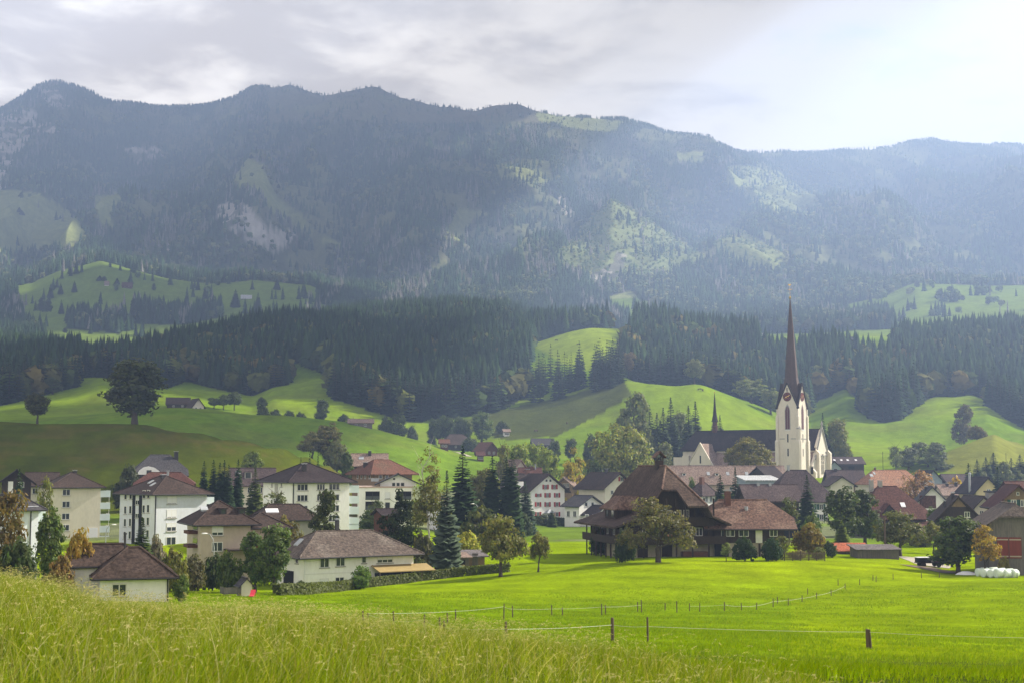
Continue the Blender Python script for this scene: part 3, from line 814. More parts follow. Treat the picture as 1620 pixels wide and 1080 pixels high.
    def ubypx(s, fc, px, box=None):
        x0, x1, y0, y1 = box or (0, s.w, 0, s.l)
        a = ray(px, 740)[0]; c, sn = math.cos(s.th), math.sin(s.th)
        ox, oy = s.x + x0 * c - y0 * sn, s.y + x0 * sn + y0 * c
        if fc == 'R': return (a * oy - ox) / (c - a * sn)
        return (ox - a * oy) / (sn + a * c)
    def winpx(s, fc, px, py, **kw):
        """window whose centre shows at photo pixel px, py"""
        u = s.ubypx(fc, px, kw.get('box'))
        x0, x1, y0, y1 = kw.get('box') or (0, s.w, 0, s.l)
        z = s.zp(py, x0 + u, y0) if fc == 'R' else s.zp(py, x0, y0 + u)
        return s.window(fc, u, z - kw.get('h', 1.3) / 2, **kw)
    def roofz(s, x, y):
        """height of the top of the main roof plane over x, y (gable planes)"""
        x0, x1, y0, y1 = s.bx
        b, b0, b1 = (y, y0, y1) if s.axis == 'x' else (x, x0, x1)
        hb = (b1 - b0) / 2
        return s.h + s.rise * (1 - abs(b - (b0 + b1) / 2) / hb) + .2
    def chimney(s, x, y, z0=None, top=1.4, w=.7, mat=None, cap=True):
        z = s.roofz(x, y) if z0 is None else z0
        m = MB(); m.box(x - w / 2, x + w / 2, y - w / 2, y + w / 2, z - 1.0, z + top)
        o = m.build('chimney', mat or M_chim, s.roof)
        if cap:
            c = MB(); c.box(x - w / 2 - .1, x + w / 2 + .1, y - w / 2 - .1, y + w / 2 + .1, z + top + .12, z + top + .22)
            for i in (-1, 1):
                for j in (-1, 1): c.box(x + i * w * .38 - .05, x + i * w * .38 + .05, y + j * w * .38 - .05, y + j * w * .38 + .05, z + top, z + top + .12)
            c.build('chimney_cap', M_copper, o)
        return o
    def skylight(s, x, y, dx=.8, mat=None):
        """on a roof plane sloping in y (axis x) or x (axis y)"""
        e = .5
        if s.axis == 'x': q = [(x - dx / 2, y - e), (x + dx / 2, y - e), (x + dx / 2, y + e), (x - dx / 2, y + e)]
        else: q = [(x - e, y - dx / 2), (x + e, y - dx / 2), (x + e, y + dx / 2), (x - e, y + dx / 2)]
        m = MB(); m.sheet([[(a, b, s.roofz(a, b) + .16) for a, b in q]], .2)
        return m.build('skylight', mat or M_copper, s.roof)
    def dormer(s, x, y, w=1.6, d=2.2, h=1.5, mat='brown', wall=None, fc='R', roof='flat'):
        z = s.roofz(x, y) - .25
        if fc == 'R': bx = (x - w / 2, x + w / 2, y, y + d)
        else: bx = (x, x + d, y - w / 2, y + w / 2)
        m = MB(); m.box(bx[0], bx[1], bx[2], bx[3], z - .6, z + h)
        o = m.build('dormer', WL[wall] if wall else M_chim, s.root)
        r = MB(); r.box(bx[0] - .2, bx[1] + .2, bx[2] - .2, bx[3] + .1, z + h + .003, z + h + .16); r.build('dormer_roof', RF[mat], o)
        g = MB()
        if fc == 'R': g.box(x - w / 2 + .2, x + w / 2 - .2, y - .03, y + .02, z + .35, z + h - .12)
        else: g.box(x - .03, x + .02, y - w / 2 + .2, y + w / 2 - .2, z + .35, z + h - .12)
        g.build('pane', M_glass, o)
        return o
    def part(s, name, mb, mat, parent=None): return mb.build(name, mat, parent or s.root)
def each_box(name, mb, mat, parent):
    """every box of mb becomes a part of its own"""
    for k in range(len(mb.v) // 8):
        q = MB(); q.v = mb.v[8 * k:8 * k + 8]; q.f = [tuple(i - 8 * k for i in f) for f in mb.f[6 * k:6 * k + 6]]; q.m = [0] * 6; q.build(name, mat, parent)
# ================================================================== houses, left part
def balconies(H, x0, x1, y0, y1, zs, hh=1.1):
    for z in zs:
        m = MB(); m.box(x0, x1, y0, y1, z - .2, z)
        o = m.build('balcony', M_conc, H.root)
        g = MB(); g.box(x0, x1, y0 - .06, y0 - .003, z - .2, z + hh); g.box(x1 + .003, x1 + .06, y0, y1, z - .2, z + hh); g.build('balustrade', M_balglass, o)
        if z > H.h - 2.4: continue
        w = MB()
        w.box(x0 + .1, x0 + .18, y0 + .1, y0 + .18, z, z + 2.6); w.box(x1 - .18, x1 - .1, y0 + .1, y0 + .18, z, z + 2.6)
        each_box('post', w, M_frame, o)
# four-storey cream block
H = House('apartment_block', 'cream four-storey apartment block with a single column of windows beside glazed balconies', 'apartment block', 84, 280, 24, pxr=160, l=17, eave=771, wall='cream')
H.block('hip', 'y', ridge=748, ov=.9, mat='brown', k=8)
for py in (778, 797, 816, 834): H.winpx('R', 106, py, w=1.5, h=1.25, n=2)
balconies(H, H.w + .003, H.w + 1.9, .3, 5, [H.zp(p, H.w, 0) for p in (784, 803, 821, 840, 856)])
m = MB(); H.fbox(m, 'R', H.w * .72, H.w * .96, -.5, 2.1, 0, .12); H.part('garage_door', m, M_white_blind)
H.chimney(5, 7, top=.5)
# lilac block
H = House('apartment_block', 'cool white four-storey apartment block with grey shaded side and shuttered windows in one column', 'apartment block', 246, 258, 40, pxr=328, pxl=191, eave=782, wall='lilac')
H.block('hip', 'y', ridge=754, ov=1.0, mat='brown', k=7)
for i, py in enumerate((790, 812, 833, 855)): H.winpx('R', 273, py, w=1.9, h=1.5, n=2, blind=(.95, .92, .5, 0)[i])
for px in (200, 208, 229, 236): 
    for py in (783, 806, 826, 846): H.winpx('L', px, py - (px - 200) * .06, w=1.1, h=1.5, n=1)
for px in (213.5, 224):
    m = MB(); u = H.ubypx('L', px); H.fbox(m, 'L', u - .55, u + .55, -1, H.h - .6, 0, .12); H.part('stair_strip', m, M_dark)
for py in (794, 815): H.winpx('L', 219, py, w=1.6, h=.9, n=2)
m = MB(); H.fbox(m, 'R', .05, .2, -1, H.h - .2, .02, .18); H.part('drainpipe', m, M_gutter)
balconies(H, H.w + .003, H.w + 2.0, 1.0, 5, [H.zp(p, H.w, 0) for p in (795, 815, 836)])
H.chimney(4.5, 6, top=.5); H.skylight(3.0, 8); H.skylight(2.2, 5.5)
# beige villa
H = House('villa', 'beige two-storey villa with brown hipped roof and two small dark dormers', 'house', 319, 196, 22, pxr=398, l=11, eave=830, wall='beige')
H.block('hip', 'x', ridge=794, ov=1.2, mat='brown', k=4.5)
H.block('hip', 'x', rise=1.6, ov=.9, mat='brown', box=(H.w + .004, H.w + 5.5, 3.0, 10), h=H.h - .8, wname='wing_wall', rname='wing_roof')
H.bx = (0, H.w, 0, H.l); H.rise = H.zp(794, H.w / 2, H.l / 2) - H.h; H.axis = 'x'
H.dormer(3.4, 1.7, w=.9, d=1.6, h=1.0); H.dormer(6.0, 1.7, w=.9, d=1.6, h=1.0)
H.skylight(1.0, 3.2, dx=1.0)
H.winpx('R', 346, 839, w=1.6, h=1.3, n=2, blind=.7); H.winpx('R', 346, 864, w=1.5, h=1.3, n=2)
for py in (836, 858):
    m = MB(); H.fbox(m, 'L', 2, 6, H.zp(py + 9), H.zp(py + 4), .0, 1.3); b = H.part('balcony', m, WL['redwood'])
    g = MB(); H.fbox(g, 'L', 2.2, 5.8, H.zp(py + 3), H.zp(py - 6), .0, .05); H.part('window', g, M_glass)
m = MB(); m.box(3.2, 9.6, -3.2, -.004, H.zp(870), H.zp(868)); b = H.part('terrace_roof', m, WL['wood'])
m = MB()
for xx in (3.4, 6.4, 9.4): m.box(xx - .08, xx + .08, -3.1, -2.94, -1.5, H.zp(870) - .004)
each_box('post', m, M_brownframe, H.root)
m = MB(); m.box(6.5, 9.6, -3.2, -3.1, H.zp(868) + .01, H.zp(868) + .9); H.part('railing', m, surf('red_railing', (.2, .03, .03)))
# dark annexe roof behind
H = House('house', 'low house with dark brown roof and a patch of broken tiles behind the round tree', 'house', 412, 222, 20, w=9, l=7, eave=823, wall='grey')
H.block('hip', 'x', ridge=799, ov=.9, mat='brown', k=3)
H.skylight(2.2, 1.6, dx=2.0, mat=M_white_blind)
H.winpx('R', 425, 830, w=1.2, h=1.0)
# small near house
H = House('bungalow', 'white bungalow with brown tiled hipped roof and thin stove pipe at the grass edge', 'house', 163, 124, 17, pxr=271, l=6.4, eave=908, wall='white', base=2)
H.block('hip', 'x', rise=1.95, ov=.75, mat='brown', k=3.1, th=.16)
H.block('hip', 'x', rise=1.5, ov=.5, mat='brown', box=(-3.2, 4.2, 5.0, 10.5), h=H.h + .55, wname='wing_wall', rname='wing_roof', k=2.6, th=.16)
H.bx = (0, H.w, 0, H.l); H.rise = 1.95
m = MB(); m.tube([(2.1, 3.2, H.h + 1.7), (2.1, 3.2, H.h + 3.3)], .10, 8); m.lathe([(.15, H.h + 3.25), (.15, H.h + 3.4)], 8, (2.1, 3.2)); H.part('stove_pipe', m, M_gutter, H.roof)
H.window('R', 1.6, .35, w=1.25, h=1.1, n=2)
m = MB(); H.fbox(m, 'R', H.w - .16, H.w - .04, -1, H.h - .1, .02, .14); H.part('drainpipe', m, M_gutter)
# left edge house
H = House('house', 'pale lilac house with flat grey roof edge half hidden at the leftmost photo edge', 'house', 31, 186, 40, pxr=63, pxl=-40, eave=806, wall='lilac')
H.block('hip', 'y', ridge=784, ov=.8, mat='slate', k=4)
m = MB(); H.fbox(m, 'R', 1.6, 1.72, -1, H.h - .1, .02, .14); H.part('drainpipe', m, M_gutter)
balconies(H, H.w + .003, H.w + 1.2, .8, 4, [H.zp(822, H.w, 0), H.zp(842, H.w, 0)])
# dark chalets behind the cream block
H = House('chalet', 'dark timber chalet with steep gable and a white wall strip, left of the cream block', 'house', 4, 300, 20, pxr=50, l=12, eave=766, wall='wood')
H.block('gable', 'y', ridge=744, ov=1.2, mat='dark', th=.3)
m = MB(); H.fbox(m, 'R', 1.2, 2.2, -1, H.h, 0, .06); H.part('white_strip', m, WL['white'])
H.window('R', 3.8, H.h - 1.2, w=1.2, h=1.1)
H = House('house', 'low house with brown roof wedged between dark chalet and cream block', 'house', 42, 322, 12, pxr=86, l=9, eave=769, wall='cream')
H.block('gable', 'x', ridge=748, ov=.8, mat='brown'); H.window('R', 2, H.h - 2, w=1.2); H.window('R', 5, H.h - 2, w=1.2)
# old grey farmhouse with arched gable and the red hip roof in front of it
H = House('farmhouse', 'old farmhouse with mossy grey half-hipped roof and white arched gable at the hill foot', 'farmhouse', 222, 352, 18, pxr=290, l=13, eave=752, wall='wood')
H.block('half', 'x', ridge=720, ov=1.3, mat='slate', f=.7, k=4)
m = MB(); pts = []
x0, zc = 2.0, H.zp(750)
arc = [(x0 - 2.9, zc), (x0 + 3.1, zc), (x0 + 2.3, zc + 1.0), (x0 + 1.2, zc + 1.75), (x0, zc + 2.0), (x0 - 1.2, zc + 1.75), (x0 - 2.2, zc + 1.0)]
m.poly([(a, -1.6, z) for a, z in arc]); m.poly([(a, 1.2, z) for a, z in arc][::-1])
for i in range(len(arc)):
    a, b = arc[i], arc[(i + 1) % len(arc)]; m.poly([(b[0], -1.6, b[1]), (a[0], -1.6, a[1]), (a[0], 1.2, a[1]), (b[0], 1.2, b[1])])
H.part('arched_gable', m, WL['white'])
m = MB(); m.box(x0 - .6, x0 + .6, -1.66, -1.603, zc + .1, zc + 1.1); H.part('window', m, M_glass)
H.chimney(9.0, 5.2, top=1.6, w=1.0)
H = House('house', 'house with a long brick red hipped roof behind the cool white apartment block', 'house', 217, 318, 10, pxr=302, l=8, eave=768, wall='cream')
H.block('half', 'x', ridge=748, ov=.8, mat='maroon', f=.8); H.chimney(6.5, 3, top=.8, w=.5, mat=M_copper)
H.window('R', 3, H.h - 2); H.window('R', 7, H.h - 2)
# house with round dormer, behind the row of firs
H = House('house', 'grey-brown roofed house with a rounded pale dormer behind the row of firs', 'house', 368, 335, 10, pxr=432, l=9, eave=768, wall='cream')
H.block('gable', 'x', ridge=741, ov=.8, mat='purple'); H.dormer(3.6, 1.4, w=1.6, d=1.6, h=1.7, wall='grey'); H.skylight(1.2, 3, dx=1.2)
for u in (1.5, 4, 6.5, 8.5): H.window('R', u, H.h - 2.1, w=1.0, h=1.3)
# second apartment block
H = House('apartment_block', 'off-white apartment block with very dark hipped roof and rows of wide windows', 'apartment block', 463, 247, 26, pxr=553, pxl=417, eave=763, wall='cream')
H.wall = WL['white']
H.block('hip', 'x', ridge=733, ov=1.1, mat='dark', k=6)
for px in (479, 508, 529):
    for py in (770, 787, 804, 820): H.winpx('R', px, py - (px - 479) * .02, w=1.5 if px == 508 else 1.95, h=1.15, n=3)
for px in (431, 446):
    for py in (764, 780, 797): H.winpx('L', px, py, w=.7, h=1.2, n=1)
m = MB(); u = H.ubypx('L', 438); H.fbox(m, 'L', u - .9, u + .9, -1, H.h - .5, 0, .1); H.part('stair_strip', m, WL['grey'])
m = MB(); H.fbox(m, 'R', .1, .25, -1, H.h - .1, .02, .16); H.part('drainpipe', m, M_gutter)
balconies(H, H.w + .003, H.w + 1.9, .4, 5.5, [H.zp(p, H.w, 0) for p in (777, 794, 811, 828, 838)])
H.chimney(3.5, 4.5, top=.5, z0=H.h + 2.4)
# white modern flats
H = House('apartment_house', 'bright white block with deep dark balconies and set-back gabled top storey', 'apartment block', 567, 276, 6, pxr=652, l=11, eave=771, wall='white')
H.block('flat', mat=None)
m = MB(); m.box(-.15, H.w + .15, -.15, H.l + .15, H.h + .003, H.h + .28); H.part('parapet', m, WL['pink'])
ux = H.ubypx('R', 602)
H.block('gable', 'y', ridge=750, ov=1.0, mat='slate', box=(ux, H.w + .9, .9, 10), h=H.zp(766, 6, 1), z0=H.h + .29, wname='attic_wall', rname='attic_roof')
bx = (ux, H.w + .9, .9, 10)
for px in (623, 630, 637): H.winpx('R', px, 765.5, w=.75, h=.8, n=1, box=bx, sill=False)
m = MB(); H.fbox(m, 'R', 2.45, 2.85, H.zp(758, 6, 1), H.zp(755.5, 6, 1), .0, .04, box=bx); H.part('vent', m, M_dark)
m = MB(); m.box(ux - 1.8, ux - .3, 1.5, 3.2, H.h + .28, H.h + .9); H.part('roof_hatch', m, M_copper, H.roof)
for py in (783, 799, 815):
    for a, b in ((578.5, 601), (628, 655)):
        m = MB(); u0, u1 = H.ubypx('R', a), H.ubypx('R', b); H.fbox(m, 'R', u0, min(u1, H.w - .1), H.zp(py + 7), H.zp(py - 6.5), .0, .03); o = H.part('loggia', m, M_dark)
        m = MB(); H.fbox(m, 'R', u0, min(u1, H.w - .1), H.zp(py + 7), H.zp(py + 1), .03, .10); m.build('balustrade', surf('smoked_glass', (.08, .09, .10), rough=.2), o)
        m = MB(); H.fbox(m, 'R', u0 + (u1 - u0) * .48, u0 + (u1 - u0) * .52, H.zp(py + 7), H.zp(py - 6.5), .03, .12); each_box('post', m, M_gutter, o)
    H.winpx('R', 613.5, py, w=1.05, h=1.4, n=1, blind=.95 if py == 783 else 0)
# red-roofed farmhouse and the pinkish roof behind it
H = House('farmhouse', 'farmhouse with large mossy orange-red hipped roof above the white flats', 'farmhouse', 592, 335, 28, pxr=652, pxl=557, eave=750, wall='tanwood')
H.block('hip', 'x', ridge=728, ov=1.3, mat='red', k=4.2)
for px in (566, 572, 578, 585): H.winpx('L', px, 752.5, w=.9, h=1.2, n=1)
for px in (602, 612, 630): H.winpx('R', px, 753, w=.9, h=1.1, n=1)
H.chimney(1.0, 8, z0=H.h + .8, top=1.6, w=.8)
H = House('house', 'house with long faded pinkish roof and dark chimney up behind the red farmhouse', 'house', 558, 405, 6, pxr=611, l=8, eave=737, wall='wood', zb=zof(748, 405))
H.block('gable', 'x', ridge=718, ov=.7, mat='tan'); H.chimney(4.8, 3.5, top=1.1, w=.9); H.skylight(2.4, 2.2, dx=1.4)
H.window('R', 2, H.h - 1.6, w=1, h=1); H.window('R', 6, H.h - 1.6, w=1, h=1)
# white house with hedge
H = House('house', 'large white house with weathered grey hipped roof behind the long clipped hedge', 'house', 482, 188, 33, pxr=655, l=9.5, eave=882, wall='white', base=2.5)
H.block('hip', 'x', ridge=841, ov=1.1, mat='grey', k=5.2)
for px, py, w_, h_, n_ in ((515, 889, 1.35, 1.35, 2), (540, 887, 1.35, 1.35, 2), (577, 884.5, .7, .95, 1), (610, 884, 2.4, .95, 3)):
    H.winpx('R', px, py, w=w_, h=h_, n=n_, blind=.55 if px == 610 else 0)
H.winpx('R', 515, 920, w=1.35, h=.95, n=2, blind=.6); H.winpx('R', 539, 917.5, w=1.35, h=.95, n=2)
H.winpx('L', 472, 884, w=.9, h=1.1, n=1)
m = MB(); u0, u1 = H.ubypx('R', 588), H.w
z1, z0 = H.zp(893.5, u0, 0), H.zp(902, u0, 0)
m.sheet([[(u0, -2.6, z0), (u1 + 2.0, -2.6, z0), (u1 + 2.0, -.003, z1), (u0, -.003, z1)]], .12); o = H.part('awning', m, M_awning)
m = MB()
for uu in (u0 + .1, (u0 + u1) / 2, u1 - .1): m.box(uu - .07, uu + .07, -2.55, -2.41, -2, z0 - .12)
each_box('post', m, M_brownframe, o)
m = MB(); H.fbox(m, 'R', u0 + .6, u1 - .4, -.8, z0 - .3, 0, .04); H.part('patio_door', m, M_glass)
m = MB(); H.fbox(m, 'R', -.004, u0 - .3, H.zp(908.5), H.zp(907.5), 0, .05); H.part('ledge', m, M_frame)
m = MB(); H.fbox(m, 'R', .05, .17, -1, H.h - .1, .02, .15); H.part('drainpipe', m, M_frame)
m = MB(); H.fbox(m, 'L', 3.0, 6.2, -2, H.zp(905), 0, .05); H.part('garage_opening', m, M_dark)
H.bx = (0, H.w, 0, H.l); H.axis = 'y'
m = MB(); m.sheet([[(1.0, 4.2, H.h + 1.05), (1.9, 4.2, H.h + 1.85), (1.9, 5.4, H.h + 1.85), (1.0, 5.4, H.h + 1.05)]], .15); m.build('skylight', M_copper, H.roof)
H.chimney(7.2, 4.9, z0=H.h + 2.5, top=1.7, w=.45)
# white low house behind blue spruce
H = House('house', 'low white house with flat brown roof peeping out between the big dark spruces', 'house', 722, 296, 30, pxr=741, pxl=676, eave=797, wall='white')
H.block('mono', 'x', rise=1.2, ov=.7, mat='brown')
m = MB(); H.fbox(m, 'R', .02, H.w - .02, -1, H.zp(816), 0, .08); H.part('timber_base', m, WL['redwood'])
# red brown hut
H = House('hut', 'small red-brown wooden hut beside the dark pine', 'hut', 606, 236, 30, pxr=630, l=3.5, eave=815, wall='redwood')
H.block('gable', 'x', ridge=806, ov=.5, mat='dark'); H.window('R', 1.2, .7, w=.8, h=.8)
# two sheds by the hedge
H = House('shed', 'open timber shed with pale flat roof at the right end of the hedge', 'shed', 705, 207, 12, pxr=742, l=5, eave=882, wall='greywood')
H.block('mono', 'x', rise=.35, ov=.5, mat='tan', th=.14)
m = MB(); H.fbox(m, 'R', .9, 2.9, .2, H.h - .3, 0, .04); H.part('opening', m, M_dark)
m = MB(); H.fbox(m, 'R', 1.0, 2.8, .5, .95, .05, .4); m.poly([(1, -.42, .5), (2.8, -.42, .5), (2.8, -.42, .9), (1, -.42, .9)]); H.part('plank_stack', m, WL['yellow'])
H = House('shed', 'closed brown board shed with dark overhanging roof at the hedge end', 'shed', 741, 213, 10, pxr=767, l=5.5, eave=880, wall='tanwood')
H.block('mono', 'x', rise=.5, ov=.6, mat='felt', th=.16)
m = MB(); H.fbox(m, 'R', .6, 1.5, 0, 1.8, 0, .05); H.part('door', m, WL['greywood'])
# play house
H = House('playhouse', 'small garden playhouse with blue-grey roof and white front beside a red slide', 'playhouse', 385, 150, 25, pxr=402, l=1.9, eave=927, wall='white', base=.3)
H.wall = WL['cream']
H.block('gable', 'y', ridge=914, ov=.22, mat='slate', th=.07)
m = MB(); H.fbox(m, 'L', .1, 1.8, .1, H.h - .1, 0, .05); H.part('side_boards', m, WL['greywood'])
m = MB(); H.fbox(m, 'L', .5, 1.0, .65, 1.1, .05, .08); H.part('window', m, M_glass)
m = MB(); m.box(-1.8, -.07, .0, 1.7, .25, .34); m.box(-1.8, -.07, -.04, .0, .3, .95); m.box(-1.84, -1.8, 0, 1.7, .3, .95); H.part('deck', m, WL['greywood'])
x, y, z = at(404, 149)
m = MB(); m.sheet([[(-.25, 0, .75), (.25, 0, .75), (.25, -.7, .3), (-.25, -.7, .3)], [(-.25, -.7, .3), (.25, -.7, .3), (.25, -1.3, .2), (-.25, -1.3, .2)]], .05)
m.box(-.27, -.22, -.1, -.04, 0, .72); m.box(.22, .27, -.1, -.04, 0, .72)
o = m.build('toy_slide', surf('red_plastic', (.5, .03, .05), rough=.35), None, (x, y, z)); tag(o, 'little red plastic slide on the lawn beside the playhouse', 'slide')
# ================================================================== centre
H = House('house', 'tall white gabled house with rows of bright red shutters', 'house', 839, 425, 30, pxr=893, l=20, eave=778, wall='white')
H.block('gable', 'y', ridge=750, ov=1.5, gov=1.4, mat='brown', th=.3)
for py, pxs in ((769.5, (863, 877)), (782.5, (851.5, 866, 881)), (797, (851, 866, 881)), (812.5, (851, 881))):
    for px in pxs: H.winpx('R', px, py, w=1.0, h=1.35 if px != 851.5 else 1.0, n=2, shut=M_red)
for px in (863.5, 869.5): H.winpx('R', px + 1, 759.5, w=.8, h=.8, n=1, sill=False)
u = H.ubypx('R', 866.5); m = MB(); z0 = H.zp(811)
m.poly([(u - 1.6, -2.2, z0), (u + 1.6, -2.2, z0), (u, -1.0, z0 + 1.2)]); m.poly([(u + 1.6, -2.2, z0), (u + 1.6, -.01, z0), (u, -1.0, z0 + 1.2)]); m.poly([(u - 1.6, -.01, z0), (u - 1.6, -2.2, z0), (u, -1.0, z0 + 1.2)]); m.poly([(u - 1.6, -.01, z0), (u + 1.6, -.01, z0), (u + 1.6, -2.2, z0), (u - 1.6, -2.2, z0)])
o = H.part('porch_roof', m, M_copper)
m = MB(); m.box(u - 1.4, u - 1.25, -2.0, -1.85, -1, z0 - .01); m.box(u + 1.25, u + 1.4, -2.0, -1.85, -1, z0 - .01); each_box('post', m, M_frame, o)
m = MB(); H.fbox(m, 'R', u - .7, u + .7, -.4, 2.0, 0, .06); H.part('door', m, WL['wood'])
m = MB(); m.box(-2.2, 1.2, 6, 12, H.h - 1, H.h + 2.3); o = H.part('shed_dormer', m, WL['white'])
m = MB(); m.sheet([[(-3.0, 5.4, H.h + 2.0), (-3.0, 12.6, H.h + 2.0), (2.6, 12.6, H.h + 4.4), (2.6, 5.4, H.h + 4.4)]], .25); m.build('dormer_roof', RF['brown'], o)
m = MB(); m.box(-2.28, -2.203, 7, 8, H.h, H.h + 1.2); m.box(-2.28, -2.203, 9.5, 10.5, H.h, H.h + 1.2); m.build('shutter', M_red, o)
H.chimney(H.w / 2, 12, top=1.3, w=1.1, mat=M_brick)
# white house with the dark grey roof and its garage
H = House('house', 'white house with charcoal roof and small garage, right of the red-shuttered house', 'house', 916, 402, 38, pxr=953, pxl=893, eave=801, wall='white')
H.wall = WL['white']
H.block('gable', 'y', ridge=784, ov=1.0, mat='slate', th=.25)
for px in (899, 909): H.winpx('L', px, 812, w=1.3, h=1.6, n=2)
for px in (927, 937): H.winpx('R', px, 797, w=1.0, h=1.2, n=1)
H.block('gable', 'y', rise=2.2, ov=.8, mat='dark', box=(1.2, H.w - .3, -5.5, -.004), h=3.6, wname='garage_wall', rname='garage_roof')
for px in (928, 940): H.winpx('R', px, 816, w=1.3, h=1.1, n=2, box=(1.2, H.w - .3, -5.5, 0))
H.winpx('R', 940, 830, w=1.6, h=.6, n=2, box=(1.2, H.w - .3, -5.5, 0))
# behind
H = House('chalet', 'brown timber chalet with pale roof slope behind the charcoal-roofed house', 'house', 905, 458, 52, pxr=922, pxl=884, eave=768, wall='tanwood')
H.block('gable', 'x', ridge=755, ov=1.3, mat='tan', th=.3)
for px in (893, 898): H.winpx('L', px, 767, w=1.1, h=1.2)
m = MB(); H.fbox(m, 'L', 1, H.l - 1, H.zp(775), H.zp(771), 0, 1.2); H.part('balcony', m, WL['wood'])
H = House('house', 'cream house with long brown roof and red-shuttered gable window next to the big farmhouse', 'house', 957, 420, 26, pxr=1000, l=16, eave=773, wall='cream')
H.block('gable', 'y', ridge=748, ov=1.4, mat='brown', th=.3)
H.winpx('R', 984, 757, w=1.3, h=1.2, shut=M_red); H.winpx('R', 968, 778, w=1.0, h=1.2); H.winpx('R', 980, 778, w=1.0, h=1.2)
m = MB(); H.fbox(m, 'R', .6, 1.6, .2, 2.1, 0, .06); H.part('door', m, M_red)
H.chimney(4.5, 7, top=1.1, w=.8)
H = House('house', 'small white-walled house with brown roof between the timber chalet and cream house', 'house', 921, 475, 18, pxr=944, l=8, eave=772, wall='white')
H.block('gable', 'x', ridge=757, ov=.9, mat='brown'); H.winpx('R', 928, 778, w=1.0, h=1.2); H.winpx('R', 936, 778, w=1.0, h=1.2)
H = House('house', 'house with light tan roof just above the cream house', 'house', 946, 505, 8, pxr=975, l=9, eave=767, wall='beige')
H.block('gable', 'x', ridge=752, ov=.8, mat='tan'); H.window('R', 2, H.h - 2); H.window('R', 4.6, H.h - 2)
H = House('house', 'steep pointed brown gable roof with pale edge behind the columnar firs', 'house', 812, 480, 35, pxr=834, l=9, eave=747, wall='cream')
H.block('gable', 'y', ridge=728, ov=.9, mat='tan', th=.3); H.window('R', 2.0, H.h - 1.9)
H = House('house', 'dark red-brown ridge roof with small brick chimneys behind the red-shuttered house', 'house', 824, 470, 5, pxr=856, l=8, eave=757, wall='wood')
H.block('gable', 'x', ridge=740, ov=.7, mat='maroon'); H.chimney(3.8, 3.4, top=.9, w=1.0, mat=M_brick); H.chimney(5.2, 3.4, top=1.5, w=.4, mat=M_copper)

# the long tan roof before the church
H = House('rectory', 'long low building with faded tan roof and tiny dormers in front of the church', 'building', 1066, 470, 3, pxr=1243, l=11, eave=766, wall='pink')
H.block('gable', 'x', ridge=737, ov=.8, mat='tan')
for px in (1084, 1136): H.dormer(H.ubypx('R', px), 2.2, w=1.2, d=1.8, h=1.0, wall='white', mat='tan')
for px in (1123, 1154, 1184, 1206): H.skylight(H.ubypx('R', px), 2.8, dx=1.0)
for px in range(1076, 1236, 16): H.winpx('R', px, 773, w=1.1, h=1.5)
H = House('house', 'small hipped house with dark plum roof and white walls under the tan rectory roof', 'house', 1110, 345, 40, pxr=1131, pxl=1090, eave=783, wall='white')
H.block('hip', 'x', ridge=760, ov=.8, mat='purple', k=3.4)
for px in (1117, 1124): H.winpx('R', px, 788, w=.9, h=1.6, n=2)
H.winpx('L', 1098, 788, w=.9, h=1.4)
m = MB(); m.box(H.w * .3, H.w * .3 + .9, H.l * .3, H.l * .3 + .9, H.h + 1.5, H.h + 3.6); H.part('chimney', m, M_brick, H.roof)
H = House('garage_hall', 'flat-roofed blue-grey hall with a pale roof edge beside the plum roof', 'building', 1180, 410, 4, pxr=1234, l=12, eave=760, wall='bluegrey')
H.block('mono', 'x', rise=1.2, ov=.5, mat='pale', th=.3)
m = MB(); H.fbox(m, 'R', 1, 3, H.h - 2.4, H.h - .8, 0, .05); H.part('window', m, M_glass)
H = House('house', 'dark low roofed house tucked beneath the church tower', 'house', 1216, 440, 35, pxr=1240, l=9, eave=757, wall='wood')
H.block('gable', 'x', ridge=739, ov=.8, mat='dark', th=.3); H.window('R', 2, H.h - 2)
H = House('house', 'large house with plum half-hipped roof and green-shuttered white wall below the tower', 'house', 1232, 385, 4, pxr=1309, l=13, eave=793, wall='white')
H.block('half', 'x', ridge=744, ov=1.0, mat='purple', f=.72, k=5)
for px, py in ((1298, 801), (1284, 801), (1298, 817), (1270, 817)): H.winpx('R', px, py, w=1.1, h=1.5, shut=M_green)
H.chimney(4.4, 6.6, top=1.3, w=.6, mat=M_copper); H.chimney(11, 6.6, top=.9, w=.6)
H = House('barn', 'dark timber barn with plain plum roof and two pale vents behind the farmhouse wing', 'barn', 1184, 308, 5, pxr=1263, l=9, eave=793, wall='wood')
H.block('gable', 'x', ridge=768, ov=1.0, mat='purple', th=.3)
for px in (1207, 1226): H.chimney(H.ubypx('R', px), 4.3, top=.6, w=.55, mat=M_copper, cap=False)
m = MB(); H.fbox(m, 'R', 7, 11, H.h - 5.4, H.h - 5.1, 0, 1.2); H.part('canopy', m, M_copper)
m = MB(); H.fbox(m, 'R', 7.5, 10.5, -1, 2.4, 0, .05); H.part('door', m, M_dark)
H.window('R', 2.5, 3.6, w=1.1); H.window('R', 5, 3.6, w=1.1)

